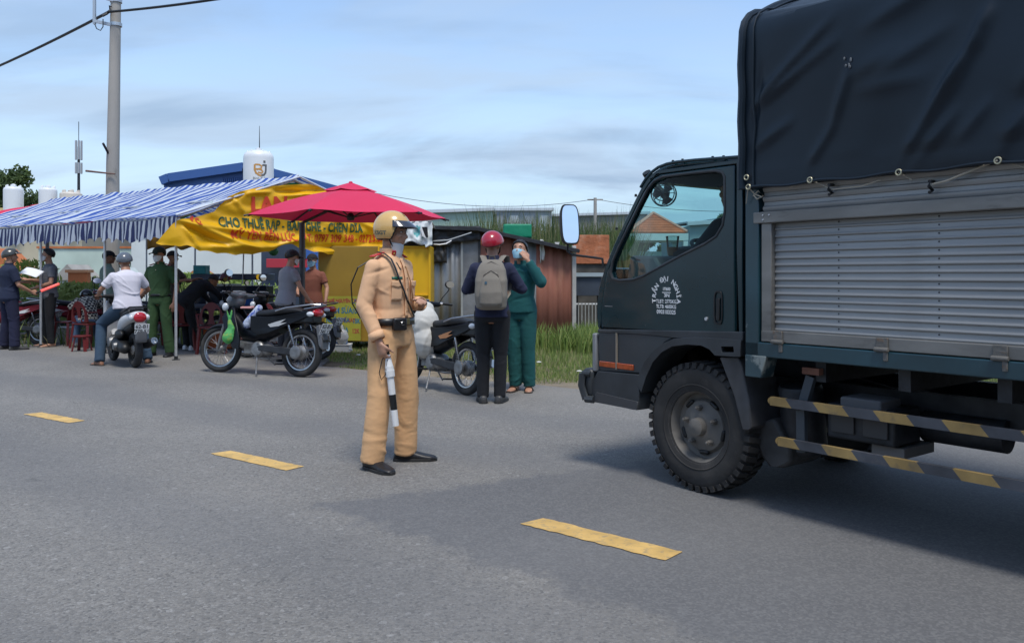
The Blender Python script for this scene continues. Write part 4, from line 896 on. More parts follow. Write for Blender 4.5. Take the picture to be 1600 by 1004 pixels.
bline('ĐC:', (292, 342), (307, 348), 0.13, M_lr)
# green strip and dark netting under the gable edge
gs = mat('green_strip', (0.02, 0.22, 0.08), 0.6); 
mb = MB()
for (pa, pb, w_) in (((283, 340), (335, 318), 0.06), ((415, 291), (470, 287), 0.05)):
    a = bp.az(*pa); b = bp.az(*pb); mb.bar(bp.pt(a[0], a[1], -0.03)-TA, bp.pt(b[0], b[1], -0.03)-TA, 0.02, w_)
mb.build('green_hem', gs, bn, smooth=False)
mb = MB(); mb.tube([tl(-0.13, -0.08, EZ+0.01), tl(-0.13, WR, RZ+0.01), tl(-0.13, TW, EZ+0.07)], 0.016, 8); mb.build('gable_piping', mat('piping_white', (0.6, 0.65, 0.72), 0.5), tent)

# ------------------------------------------------------------------ umbrellas
M_red = mat('umbrella_red', (0.66, 0.020, 0.085), 0.6, bump=(40, 0.1, 0.003), var=(1, 0.05), trans=0.10)
def umbrella(label, c, rad, zr, za, rot, sides, pole_xy, dark=M_dark):
    t = thing('umbrella', label, 'umbrella', (c[0], c[1], 0))
    co = [V((rad*math.cos(R(rot+360/sides*k)), rad*math.sin(R(rot+360/sides*k)), zr)) for k in range(sides)]; ap_ = V((0, 0, za))
    for k in range(sides):
        a, b = co[k], co[(k+1) % sides]; mb = MB()
        def fn(u, v, a=a, b=b):
            e = a.lerp(b, u); p = ap_.lerp(e, 0.14+0.86*v); s = 0.075*math.sin(math.pi*u)*(v**1.5)
            p = p+(-V((e.x, e.y, 0)))*s*0.55; p.z += 0.035*math.sin(math.pi*v)+0.01*nz(p.x*2, p.y*2)-0.012*math.sin(math.pi*u)*v; return p
        mb.grid(fn, 10, 12); mb.build('canopy_panel', M_red, t, ang=80)
        mb = MB()
        m_ = [ap_.lerp(a, 0.14+0.86*i/6)+V((0, 0, 0.035*math.sin(math.pi*i/6)-0.025)) for i in range(7)]
        mb.tube(m_, 0.013, 6); r_ = mb.build('rib', dark, t)
        mb = MB(); mb.tube([V((0, 0, zr-0.02)), ap_.lerp(a, 0.55)-V((0, 0, 0.02))], 0.01, 6); mb.build('strut', dark, r_)
        mb = MB(); d = V((a.x, a.y, 0)).normalized(); mb.tube([a-d*0.04, a+d*0.05-V((0, 0, 0.02))], 0.014, 6); mb.build('tip', dark, r_)
    mb = MB()
    n = 6*sides
    def vent(u, v):
        k = u*sides; i = int(k) % sides; f = k-int(k); e = co[i].lerp(co[(i+1) % sides], f); p = ap_.lerp(e, 0.27*v)+V((0, 0, 0.045+0.01*math.sin(math.pi*f)*v*-2)); return p
    mb.grid(vent, n, 5); mb.build('vent_cap', M_red, t, ang=60)
    mb = MB(); mb.lathe([(0.001, za+0.03), (0.03, za+0.04), (0.02, za+0.055), (0.001, za+0.06)], (0, 0, 0), (0, 0, 1), 10); mb.build('finial', M_red, t)
    mb = MB(); mb.lathe([(0.001, zr-0.06), (0.05, zr-0.05), (0.06, zr), (0.03, zr+0.05), (0.001, zr+0.06)], (0, 0, 0), (0, 0, 1), 12); mb.build('hub', dark, t)
    px_, py_ = pole_xy
    mb = MB(); mb.tube([(px_, py_, 0.06), (px_, py_, zr-0.02 if (px_ or py_) else za-0.03)], 0.046, 14); mb.build('pole', mat('grey_pole', (0.085, 0.092, 0.10), 0.45, 0.3, var=(5, 0.2)), t)
    mb = MB(); mb.box((px_, py_, 0.03), (0.7, 0.1, 0.06)); mb.box((px_, py_, 0.032), (0.1, 0.7, 0.06)); mb.build('foot', dark, t, smooth=False)
    if px_ or py_:
        mb = MB(); mb.tube([(px_, py_, zr-0.03), (px_*0.3, py_*0.3, zr+0.16), (0, 0, zr+0.12)], 0.022, 8); mb.build('arm', dark, t)
    return t
ux = P(548, 430, 12.0).x
umbrella('big crimson umbrella in front of the yellow banner, its grey pole at one side', (ux, 12.0), 1.42, 2.145, P(0, 283, 12.0).z-0.06, 20, 6, (P(472, 430, 13.0).x-ux, 1.0))
p = P(74, 430, 22); umbrella('red umbrella rising behind the left end of the striped tent', (p.x, 22), 1.9, P(0, 344, 22).z, P(0, 319, 22).z, 10, 6, (0, 0))

# ------------------------------------------------------------------ plastic chairs and tables under the tent
M_chair = mat('maroon_plastic', (0.13, 0.012, 0.012), 0.4, var=(5, 0.15))
def chair(label, loc, rz, group='maroon plastic chairs under the tent'):
    t = thing('plastic_chair', label, 'chair', loc, rz, group)
    mb = MB(); mb.box((0, 0, 0.43), (0.42, 0.42, 0.025)); mb.build('seat', M_chair, t, bevel=0.012)
    for sx in (-1, 1):
        for sy in (-1, 1): mb = MB(); mb.bar((sx*0.185, sy*0.185, 0.42), (sx*0.225, sy*0.225, 0.0), 0.045, 0.035); mb.build('leg', M_chair, t, smooth=False)
    arch = [(0.21*math.cos(a), 0.47+0.37*math.sin(a)) for a in [math.pi*i/14 for i in range(15)]]
    hole = [[(s*0.03+s*0.06+0.055*math.cos(a), 0.60+0.14*math.sin(a)) for a in [2*math.pi*i/12 for i in range(12)]] for s in (-1, 1)]
    mb = MB(); mb.prism(arch, lambda a, b, d: V((a, -0.19-0.12*(b-0.45)+d, b)), -0.01, 0.012, hole); mb.build('backrest', M_chair, t, ang=30)
    for sx in (-1, 1): mb = MB(); mb.tube([(sx*0.2, -0.2, 0.64), (sx*0.23, 0.0, 0.64), (sx*0.22, 0.18, 0.6), (sx*0.2, 0.19, 0.44)], 0.017, 8, flat=0.7); mb.build('armrest', M_chair, t)
    return t
def gp(px, Y): return ((px-800)*Y/FPX, Y, 0)
chair('maroon plastic chair under the seated man in the checked shirt', gp(140, 15.0), R(-25))
chair('maroon chair with oval back holes right behind the black motorbike seat', gp(404, 13.8), R(170))
chair('maroon chair left of the black clothed person', gp(284, 14.6), R(20))
chair('maroon chair half hidden behind the black motorbike handlebar', gp(330, 14.0), R(200))
chair('maroon chair behind the legs of the green uniformed officer', gp(237, 15.2), R(120))
chair('maroon chair between the grey shirted man and the rider', gp(112, 15.6), R(60))
M_tbl = mat('table_top', (0.10, 0.11, 0.13), 0.5, var=(3, 0.2))
def table(label, loc, rz, w_, d_, h_=0.72):
    t = thing('folding_table', label, 'table', loc, rz); mb = MB(); mb.box((0, 0, h_), (w_, d_, 0.03)); mb.build('tabletop', M_tbl, t, bevel=0.006)
    for sx in (-1, 1):
        for sy in (-1, 1): mb = MB(); mb.tube([(sx*(w_/2-0.06), sy*(d_/2-0.06), h_-0.015), (sx*(w_/2-0.05), sy*(d_/2-0.05), 0)], 0.014, 8); mb.build('leg', M_steel, t)
table('dark folding table under the tent behind the black motorbike', gp(368, 15.4), R(5), 1.5, 0.6)
table('folding table where the black clothed person leans, with small bottles on it', gp(310, 15.6), R(-5), 0.8, 0.6, 0.74)
# tray rack / dark glass case with pipe frame seen under the banner
t = thing('display_case', 'dark glass topped display case with steel pipe frame behind the black motorbike', 'display case', gp(365, 16.6))
mb = MB(); mb.box((0, 0, 0.85), (1.45, 0.5, 0.5)); mb.build('case', mat('dark_glass', (0.02, 0.03, 0.05), 0.15), t, bevel=0.01)
mb = MB(); mb.box((0, 0, 1.27), (1.5, 0.55, 0.12)); mb.build('lid', mat('slate_lid', (0.07, 0.10, 0.15), 0.4), t, bevel=0.01)
mb = MB(); mb.tube([(-0.7, -0.3, 1.12), (0.25, -0.3, 1.12), (0.28, -0.3, 1.15), (0.3, -0.3, 1.9)], 0.014, 8); mb.build('pipe_frame', M_steel, t)
for sx in (-1, 1): mb = MB(); mb.box((sx*0.68, 0, 0.3), (0.04, 0.45, 0.6)); mb.build('leg', M_dark, t, smooth=False)
tealc = mat('teal_plastic', (0.03, 0.32, 0.33), 0.4)
t = thing('crate', 'small teal plastic crate at the left end of the display case', 'crate', (P(315, 430, 16.4).x, 16.4, 1.33))
mb = MB(); mb.box((0, 0, 0.01), (0.24, 0.24, 0.02)); mb.build('base', tealc, t, smooth=False)
for k in range(4): mb = MB(); mb.box((0, -0.11, 0.09), (0.24, 0.012, 0.15)); o = mb.build('side', tealc, t, smooth=False); o.rotation_euler.z = R(90*k)
for i, (px, Y, z, col, lab) in enumerate([(286, 15.5, 0.755, (0.1, 0.25, 0.1), 'green bottle on the small folding table'), (294, 15.5, 0.755, (0.35, 0.03, 0.02), 'red sauce bottle on the small folding table'), (325, 15.5, 0.755, (0.5, 0.45, 0.4), 'pale bottle at the end of the small folding table')]):
    t = thing('bottle', lab, 'bottle', (P(px, 430, Y).x, Y, z)); mb = MB(); mb.lathe([(0.001, 0), (0.035, 0), (0.035, 0.14), (0.013, 0.18), (0.013, 0.22)], (0, 0, 0), (0, 0, 1), 12); mb.build('body', mat('bottle%d' % i, col, 0.2), t); mb = MB(); mb.lathe([(0.016, 0.215), (0.016, 0.235)], (0, 0, 0), (0, 0, 1), 10); mb.build('cap', M_white, t)

def clutter_box(label, px, Y, sx, sy, sz, m, lidm, z=0, name='cooler_box', cat='box'):
    q = gp(px, Y); t = thing(name, label, cat, (q[0], q[1], z), R(random.uniform(-12, 12)))
    mb = MB(); mb.box((0, 0, sz*0.43), (sx, sy, sz*0.86)); mb.build('body', m, t, bevel=0.012); mb = MB(); mb.box((0, 0, sz*0.93), (sx*1.04, sy*1.04, sz*0.13)); mb.build('lid', lidm, t, bevel=0.01)
clutter_box('orange cooler box on the ground under the tent beside the table', 345, 14.9, 0.5, 0.34, 0.4, mat('cooler_orange', (0.5, 0.12, 0.03), 0.4), M_white)
clutter_box('brown carton standing under the folding table', 376, 15.3, 0.42, 0.34, 0.34, mat('carton', (0.32, 0.2, 0.1), 0.85, var=(5, 0.1)), mat('carton', (0.32, 0.2, 0.1)), name='carton')
clutter_box('blue plastic box on top of the folding table', 388, 15.3, 0.3, 0.22, 0.16, mat('blue_plastic', (0.03, 0.12, 0.4), 0.4), M_white, 0.736, 'plastic_box')
clutter_box('white foam box on the ground between the two men at the left', 103, 16.2, 0.4, 0.3, 0.3, mat('foam_white', (0.62, 0.62, 0.58)), mat('foam_white', (0.62, 0.62, 0.58)), name='foam_box')
def stool(label, px, Y, z=0):
    q = gp(px, Y); t = thing('plastic_stool', label, 'stool', (q[0], q[1], z)); mb = MB(); mb.lathe([(0.001, 0.27), (0.14, 0.27), (0.15, 0.262), (0.145, 0.24)], (0, 0, 0), (0, 0, 1), 20); mb.build('seat', M_chair, t)
    for k in range(4): a = R(45+90*k); mb = MB(); mb.bar((0.11*math.cos(a), 0.11*math.sin(a), 0.25), (0.16*math.cos(a), 0.16*math.sin(a), 0), 0.05, 0.015); mb.build('leg', M_chair, t, smooth=False)
for k in range(5): stool('maroon stool, %s in the stack beside the tent table' % ('lowest', 'second from the bottom', 'third from the bottom', 'second from the top', 'topmost')[k], 420, 14.6, 0.055*k)
stool('single maroon stool in the open left part of the tent', 128, 14.3)
# bags hanging from the tent frame and a parcel shelf of bright things on the table
for i, (t_, w_, z_, c, lab) in enumerate([(1.2, TW-0.15, 2.05, (0.6, 0.08, 0.06), 'red plastic bag hanging from the far tent rail'), (0.6, TW-0.1, 2.1, (0.6, 0.6, 0.55), 'white plastic bag hanging from the far tent rail'), (3.2, TW-0.1, 2.05, (0.1, 0.3, 0.12), 'green plastic bag hanging from the far tent rail')]):
    mb = MB(); mb.capsule([(0, 0, 0), (0, 0, -0.10), (0.01, 0, -0.24)], [0.02, 0.07, 0.10]); me = remesh(mb, 0.015, 1, folds(0.02, 24, i)); me.materials.append(mat('hang_bag%d' % i, c, 0.4, trans=0.4)); o = piece('plastic_bag', me); o.location = TA+tl(t_, w_, z_); tag(o, lab, 'bag')
# ------------------------------------------------------------------ motorbikes
M_eng = mat('engine_alloy', (0.22, 0.22, 0.22), 0.45, 0.7, var=(14, 0.3), spots=(9, 0.55, (0.06, 0.055, 0.05), 0.2), bump=(40, 0.2))
M_seat = mat('seat_vinyl', (0.007, 0.008, 0.011), 0.55, bump=(120, 0.15, 0.002))
M_tail = mat('tail_red', (0.42, 0.01, 0.02), 0.12, coat=0.6)
M_lens = mat('clear_lens', (0.6, 0.63, 0.66), 0.1, coat=0.8)
M_orl = mat('amber_lens', (0.75, 0.22, 0.02), 0.15, coat=0.6)
M_plate = mat('plate_white', (0.68, 0.69, 0.69), 0.4)
def paint(name, c): return mat(name, c, 0.34, spec=0.25, var=(3, 0.08))
def sideprism(mb, outline, y0, y1): return mb.prism(outline, lambda a, b, d: V((a, d, b)), y0, y1)
def wheel(t, x, R_, tw, spokes, name='wheel', steer=0, drum=0.07, z=None):
    z = R_ if z is None else z
    mb = MB(); rr = R_-tw*1.05
    mb.lathe([(rr-0.012, -0.022), (rr+0.004, -0.024), (rr-0.006, -0.012), (rr-0.006, 0.012), (rr+0.004, 0.024), (rr-0.012, 0.022), (rr-0.022, 0.0)], (0, 0, 0), (0, 1, 0), 40, closed=True)
    M1 = M_chrome if spokes else M_black; w_ = mb.build('wheel', M1, t, ang=50); w_.location = (x, 0, z); w_.rotation_euler.z = steer
    mb = MB(); prof = []
    for k in range(16): a = 2*math.pi*k/16; prof.append((R_-tw*0.5+tw*0.52*math.cos(a), tw*0.5*math.sin(a)))
    mb.lathe(prof, (0, 0, 0), (0, 1, 0), 48, closed=True); mb.build('tyre', M_rub, w_)
    mb = MB(); mb.lathe([(0.001, -0.06), (drum*0.6, -0.055), (drum, -0.03), (drum, 0.03), (drum*0.6, 0.055), (0.001, 0.06)], (0, 0, 0), (0, 1, 0), 24); mb.build('hub', M_eng, w_)
    if spokes:
        mb = MB()
        for k in range(28):
            a = 2*math.pi*k/28; s = 1 if k % 2 else -1; a2 = a+0.42*(1 if (k//2) % 2 else -1)
            mb.tube([(drum*math.cos(a), s*0.03, drum*math.sin(a)), ((rr-0.01)*math.cos(a2), 0, (rr-0.01)*math.sin(a2))], 0.0022, 4)
        o = mb.build('spokes', M_chrome, w_)
    else:
        for k in range(5):
            a = 2*math.pi*k/5; mb = MB(); mb.bar((drum*0.8*math.cos(a), 0, drum*0.8*math.sin(a)), ((rr-0.005)*math.cos(a+0.12), 0, (rr-0.005)*math.sin(a+0.12)), 0.03, 0.035, up=(0, 1, 0)); mb.build('spoke', M_black, w_, bevel=0.006)
    return w_
def plate(t, x, z, tilt, l1, l2, yaw=0):
    p = piece('number_plate', MB().box((0, 0, 0), (0.004, 0.19, 0.14)).mesh(), t); p.data.materials.append(M_plate)
    p.matrix_basis = Matrix.Translation((x, 0, z)) @ Matrix.Rotation(tilt, 4, 'Y')
    md = p.modifiers.new('bevel', 'BEVEL'); md.width = 0.0015
    for s_, zz_ in ((l1, 0.034), (l2, -0.034)):
        lettering(s_, 0.072, M_black_ink, p, lambda a, b, h, zz_=zz_: V((-0.0028-h, -a, b+zz_)), bold=0.0015)
def mirror(t, y, zt_, x0, m=M_black, z0=0.98):
    s = 1 if y > 0 else -1
    mb = MB(); mb.tube([(x0, s*0.2, z0), (x0-0.02, s*0.22, z0+0.06), (x0-0.02, y, zt_-0.07), (x0-0.02, y, zt_-0.03)], 0.006, 6); o = mb.build('mirror', m, t)
    mb = MB(); mb.ball((x0-0.02, y, zt_), (0.022, 0.062, 0.045)); mb.build('mirror_shell', m, o)
    mb = MB(); mb.lathe([(0.001, 0), (0.9, 0.0)], (0, 0, 0), (1, 0, 0), 2) if False else None
    mb = MB(); vs = [(x0-0.0435, y+0.056*math.cos(a), zt_+0.039*math.sin(a)) for a in [2*math.pi*k/20 for k in range(20)]]; mb.add(vs, [tuple(range(20))]); g_ = mb.build('mirror_glass', M_mirror, o, smooth=False)
def underbone(label, loc, rz, col, accent, pl, lean=0.10, sc_=1.0, headc=None, rack=True, sidecol=None, scooter=False):
    t = thing('motorbike', label, 'motorbike', loc, rz, None); t.scale = (sc_,)*3; t.rotation_euler = (lean, 0, rz)
    Mb = paint('paint_'+col[0], col[1]); Ma = mat('accent_'+accent[0], accent[1], 0.3)
    XR, XF = -0.60, 0.63; RR = 0.285 if not scooter else 0.245
    wheel(t, XR, RR, 0.075 if not scooter else 0.1, not scooter, drum=0.085); 
    st = piece('fork', MB().mesh(), t)
    wheel(t, XF, RR, 0.065 if not scooter else 0.09, not scooter, drum=0.055, steer=0.18)
    # fork and fender
    mb = MB()
    for s in (-1, 1): mb.tube([(XF, s*0.06, RR), (XF-0.09, s*0.065, RR+0.3), (XF-0.16, s*0.05, 0.78)], [0.02, 0.022, 0.018], 8)
    mb.build('fork_tube', M_eng, t)
    mb = MB()
    mb.grid(lambda u, v: V((XF+(RR+0.028)*math.cos(R(20+130*u)), (v-0.5)*0.115*(1-0.25*(2*u-1)**4), RR+(RR+0.028)*math.sin(R(20+130*u))-0.035*(2*v-1)**2)), 22, 8); mb.build('front_fender', Mb, t, ang=60, solid=0.004)
    # leg shield: two swept wings and the central spine
    shield = [(0.50, 0.80), (0.54, 0.66), (0.46, 0.55), (0.36, 0.42), (0.26, 0.30), (0.17, 0.29), (0.17, 0.40), (0.24, 0.55), (0.33, 0.68), (0.40, 0.82)]
    for s in (-1, 1):
        mb = MB(); mb.prism(shield, lambda a, b, d, s=s: V((a-0.04*d, s*(0.05+0.13*min(1, max(0, (0.86-b)*2.6))+d-0.05*(a-0.2)), b)), 0.0, 0.022); mb.build('leg_shield', Mb, t, bevel=0.006)
    mb = MB(); mb.loft([[V((x, w_*math.cos(a), z+h_*math.sin(a))) for a in [2*math.pi*k/14 for k in range(14)]] for x, z, w_, h_ in ((0.50, 0.74, 0.05, 0.09), (0.40, 0.62, 0.09, 0.12), (0.25, 0.50, 0.08, 0.11), (0.05, 0.46, 0.075, 0.09), (-0.1, 0.52, 0.10, 0.11), (-0.3, 0.60, 0.11, 0.11))]); mb.build('frame_cover', Mb, t, ang=60)
    # headset
    mb = MB(); mb.ball((0.44, 0, 0.88), (0.11, 0.12, 0.10)); mb.ball((0.40, 0.0, 0.955), (0.10, 0.09, 0.05)); mb.capsule([(0.36, -0.2, 0.955), (0.40, 0, 0.94), (0.36, 0.2, 0.955)], [0.03, 0.05, 0.03])
    me = remesh(mb, 0.012, 3); me.materials.append(headc or Mb); piece('headset', me, t)
    mb = MB(); mb.ball((0.505, 0, 0.885), (0.055, 0.082, 0.062)); mb.build('headlight', M_lens, t)
    for s in (-1, 1):
        mb = MB(); mb.ball((0.50, s*0.115, 0.80), (0.045, 0.035, 0.05)); mb.build('indicator', M_lens, t)
        mb = MB(); mb.tube([(0.38, s*0.15, 0.955), (0.335, s*0.24, 0.97)], 0.011, 8); mb.build('handlebar', M_chrome, t)
        mb = MB(); mb.tube([(0.335, s*0.235, 0.97), (0.29, s*0.345, 0.965)], 0.017, 10); mb.build('grip', M_black, t)
        mb = MB(); mb.tube([(0.36, s*0.22, 0.985), (0.375, s*0.28, 0.98), (0.335, s*0.36, 0.975)], 0.006, 6); mb.build('brake_lever', M_steel, t)
        mirror(t, s*0.30, 1.20, 0.345)
    mb = MB(); mb.box((0.40, 0, 0.995), (0.11, 0.12, 0.02)); mb.build('dashboard', mat('gauge_grey', (0.16, 0.17, 0.19), 0.3), t, bevel=0.008)
    # seat
    secs = [(-0.62, 0.765, 0.07, 0.025), (-0.52, 0.775, 0.10, 0.04), (-0.35, 0.765, 0.125, 0.05), (-0.15, 0.735, 0.12, 0.05), (0.02, 0.725, 0.095, 0.045), (0.12, 0.735, 0.06, 0.03)]
    mb = MB(); mb.loft([[V((x, w_*math.copysign(abs(math.cos(a))**0.7, math.cos(a)), z+h_*math.copysign(abs(math.sin(a))**0.8, math.sin(a)))) for a in [2*math.pi*k/18 for k in range(18)]] for x, z, w_, h_ in secs]); mb.build('seat', M_seat, t, ang=60)
    # side covers / tail
    tail = [(0.10, 0.70), (-0.12, 0.69), (-0.35, 0.71), (-0.62, 0.76), (-0.80, 0.79), (-0.82, 0.75), (-0.62, 0.66), (-0.40, 0.58), (-0.20, 0.50), (-0.02, 0.47), (0.08, 0.52)]
    for s in (-1, 1):
        mb = MB(); mb.prism(tail, lambda a, b, d, s=s: V((a, s*(0.105+d-0.055*max(0, -0.35-a)*1.4-0.02*abs(b-0.62)*3), b)), 0.0, 0.022); mb.build('side_cover', sidecol or Mb, t, bevel=0.008)
        mb = MB(); mb.prism([(-0.18, 0.60), (-0.30, 0.635), (-0.44, 0.67), (-0.36, 0.62), (-0.46, 0.63), (-0.34, 0.585), (-0.22, 0.57)], lambda a, b, d, s=s: V((a, s*(0.1285+d), b)), 0.0, 0.0022); mb.build('decal', Ma, t, smooth=False)
    mb = MB(); mb.box((-0.55, 0, 0.68), (0.5, 0.17, 0.10)); mb.build('under_tail', M_black, t, bevel=0.02)
    mb = MB(); mb.ball((-0.80, 0, 0.755), (0.045, 0.10, 0.045)); mb.build('tail_light', M_tail, t)
    for s in (-1, 1): mb = MB(); mb.ball((-0.775, s*0.115, 0.735), (0.05, 0.03, 0.03)); mb.build('rear_indicator', M_lens if not scooter else M_orl, t)
    mb = MB(); mb.grid(lambda u, v: V((XR+(RR+0.06)*math.cos(R(75+85*u))-0.03*u, (v-0.5)*0.15*(1-0.2*u), RR+0.03+(RR+0.06)*math.sin(R(75+85*u))-0.02*(2*v-1)**2)), 16, 6); mb.build('rear_fender', M_black, t, ang=60, solid=0.006)
    mb = MB(); mb.prism([(-0.93, 0.44), (-0.88, 0.62), (-0.83, 0.60), (-0.885, 0.38), (-0.93, 0.33)], lambda a, b, d: V((a, d, b)), -0.07, 0.07); mb.build('mud_flap', mat('flap_grey', (0.10, 0.105, 0.115), 0.5), t, bevel=0.01)
    plate(t, -0.925, 0.565, R(-22), *pl)
    if rack:
        mb = MB(); mb.tube([(-0.30, 0.15, 0.76), (-0.45, 0.155, 0.80), (-0.78, 0.12, 0.845), (-0.86, 0.05, 0.85), (-0.86, -0.05, 0.85), (-0.78, -0.12, 0.845), (-0.45, -0.155, 0.80), (-0.30, -0.15, 0.76)], 0.011, 8); mb.build('grab_rail', M_chrome, t)
    # engine, swing arm, chain case, shocks, exhaust
    mb = MB(); mb.lathe([(0.001, -0.12), (0.08, -0.115), (0.10, -0.09), (0.10, 0.09), (0.08, 0.115), (0.001, 0.12)], (-0.02, 0, 0.30), (0, 1, 0), 24); mb.box((0.07, 0, 0.31), (0.26, 0.16, 0.13)); mb.capsule([(0.10, 0, 0.33), (0.28, 0, 0.36)], [0.065, 0.06]); mb.ball((-0.14, 0.06, 0.30), (0.1, 0.06, 0.07))
    mb.build('engine', M_eng, t, bevel=0.006)
    for s in (-1, 1):
        mb = MB(); mb.bar((-0.12, s*0.085, 0.34), (XR-0.03, s*0.085, RR), 0.03, 0.045); mb.build('swing_arm', M_dark if s < 0 else M_eng, t, bevel=0.006)
        mb = MB(); mb.tube([(XR+0.02, s*0.105, RR+0.03), (XR+0.13, s*0.105, 0.60)], 0.012, 8); sh = mb.build('shock_absorber', M_chrome, t)
        mb = MB(); mb.tube([(XR+0.02+0.11*f*0.9+0.012, s*0.105+0.026*math.cos(f*50), RR+0.08+0.25*f+0.0) if False else (XR+0.035+0.085*f+0.024*math.sin(f*52)*0.3, s*0.105+0.024*math.cos(f*52), RR+0.08+0.2*f+0.01*math.sin(f*52)) for f in [k/70 for k in range(71)]], 0.005, 5); mb.build('spring', M_dark, sh)
    mb = MB(); sideprism(mb, [(-0.10, 0.355), (XR, RR+0.05), (XR-0.055, RR+0.02), (XR-0.055, RR-0.02), (XR, RR-0.045), (-0.10, 0.28), (-0.03, 0.28), (-0.02, 0.34)], 0.095, 0.118); mb.build('chain_case', M_dark, t, bevel=0.01)
    mb = MB(); mb.lathe([(0.001, 0.125), (0.05, 0.135), (0.075, 0.128), (0.08, 0.11)], (XR, 0, RR), (0, 1, 0), 24); mb.build('drum_cover', M_eng, t)
    mb = MB(); mb.tube([(0.24, -0.06, 0.30), (0.2, -0.10, 0.20), (0.0, -0.13, 0.19), (-0.25, -0.145, 0.22), (-0.4, -0.15, 0.26), (-0.85, -0.155, 0.36)], [0.016, 0.016, 0.016, 0.025, 0.042, 0.045], 12); mb.build('exhaust', M_chrome if not scooter else M_dark, t)
    for s in (-1, 1): mb = MB(); mb.tube([(0.02, s*0.10, 0.22), (0.02, s*0.26, 0.22)], 0.012, 8); mb.build('foot_peg', M_black, t)
    mb = MB(); mb.tube([(-0.02, 0.09, 0.22), (-0.09, 0.17, 0.012), (-0.13, 0.20, 0.012)], 0.010, 8); mb.build('side_stand', M_eng, t)
    mb = MB(); mb.tube([(-0.18, 0.10, 0.22), (-0.32, 0.12, 0.13)], 0.009, 6); mb.tube([(-0.30, 0.10, 0.14), (-0.30, -0.10, 0.14)], 0.01, 6); mb.build('centre_stand', M_dark, t)
    bpy.data.objects.remove(st)
    return t
def dirz(a, b): d = b-a; return math.atan2(d.y, d.x)
f = G(342, 581); r_ = G(473, 589); mid = (f+r_)/2
bA = underbone('black motorbike parked side on at the tent edge, green bag hanging at its front', mid, dirz(r_, f), ('black', (0.005, 0.006, 0.009)), ('silver', (0.45, 0.46, 0.46)), ('62-B1', '745.13'), sc_=1.09, headc=mat('headset_grey', (0.075, 0.085, 0.10), 0.3, coat=0.3))
r_ = G(728, 617); d = V((-0.62, 0.78, 0)).normalized(); mid = r_+d*0.62
bB = underbone('black motorbike with a white sack on its footboard, parked behind the traffic officer', mid, math.atan2(d.y, d.x), ('black', (0.005, 0.006, 0.009)), ('orange', (0.4, 0.16, 0.05)), ('81-B1', '593.32'), sc_=1.02, lean=-0.10 if False else 0.10)
r_ = G(498, 562); d = V((-0.93, 0.30, 0)).normalized(); mid = r_+d*0.64
bD = underbone('dark motorbike with red tail parked just behind the side on black one', mid, math.atan2(d.y, d.x), ('black', (0.005, 0.006, 0.009)), ('white', (0.6, 0.6, 0.6)), ('62-C1', '318.40'), sc_=1.04, sidecol=paint('tail_crimson', (0.35, 0.01, 0.06)))
r_ = V(gp(64, 15.6)); d = V((-0.99, 0.1, 0)).normalized(); mid = r_+d*0.62
underbone('dark red and black motorbike parked behind the man in navy', mid, math.atan2(d.y, d.x), ('maroon', (0.16, 0.012, 0.02)), ('white', (0.6, 0.6, 0.6)), ('62-D1', '205.16'))
r_ = V(gp(92, 16.6)); d = V((-0.25, -0.97, 0)).normalized(); mid = r_-d*0.3
underbone('black and maroon motorbike seen from its tail end, behind the man in the grey T-shirt', V(gp(118, 17.0)), math.atan2(-0.5, -0.87)+math.pi, ('maroon', (0.16, 0.012, 0.02)), ('white', (0.6, 0.6, 0.6)), ('62-F1', '871.09'))
underbone('black motorbike parked deep under the tent near the green uniformed officer', V(gp(258, 15.9)), R(15), ('black', (0.005, 0.006, 0.009)), ('silver', (0.45, 0.46, 0.46)), ('62-H1', '440.27'))
underbone('dark motorbike behind the display side, its handlebar beside the oval backed chair', V(gp(385, 14.6)), R(160), ('black', (0.005, 0.006, 0.009)), ('silver', (0.45, 0.46, 0.46)), ('62-K1', '118.62'))
underbone('dark motorbike at the far left edge, half out of frame', V(gp(-2, 17.2)), R(140), ('black', (0.005, 0.006, 0.009)), ('silver', (0.45, 0.46, 0.46)), ('62-L1', '902.35'))

# things on the black bike
def on(t, p): return t.matrix_world @ V(p)
bpy.context.view_layer.update()
q = on(bA, (0.34, 0.20, 0.63))
mb = MB(); mb.capsule([(0, 0, 0), (0.02, 0, -0.10), (-0.01, 0, -0.22)], [0.02, 0.045, 0.085]); mb.capsule([(0, 0, 0.0), (0.03, 0, 0.13)], [0.012, 0.006]); mb.capsule([(0, 0, 0.0), (-0.035, 0, 0.13)], [0.012, 0.006])
me = remesh(mb, 0.009, 1, folds(0.014, 28, 5)); me.materials.append(mat('green_bag', (0.16, 0.62, 0.20), 0.3, trans=0.45, var=(12, 0.35), spots=(9, 0.5, (0.45, 0.6, 0.12), 0.1)))
o = piece('plastic_bag', me); o.location = q; tag(o, 'light green plastic bag hanging at the front of the black motorbike', 'bag')
q = on(bA, (0.12, 0.08, 0.72)); mb = MB(); mb.capsule([(0.1, 0, 0.08), (-0.06, 0.02, -0.13)], [0.045, 0.06]); me = remesh(mb, 0.01, 1, folds(0.012, 26, 9)); me.materials.append(mat('blue_white_bag', (0.45, 0.5, 0.62), 0.35, var=(10, 0.4), spots=(8, 0.55, (0.08, 0.12, 0.4), 0.05)))
o = piece('snack_bag', me); o.location = q; tag(o, 'white and blue bag wedged before the seat of the black motorbike', 'bag')
q = on(bA, (0.22, 0.05, 0.80)); mb = MB(); mb.box((0, 0, 0), (0.14, 0.12, 0.02)); me = remesh(mb, 0.01, 1, folds(0.015, 20, 3)); me.materials.append(mat('pale_pink_cloth', (0.6, 0.3, 0.28), 0.8)); o = piece('cloth', me); o.location = q; tag(o, 'pinkish cloth lying on top of the black motorbike front bag', 'cloth')
q = on(bB, (0.14, 0.06, 0.52))
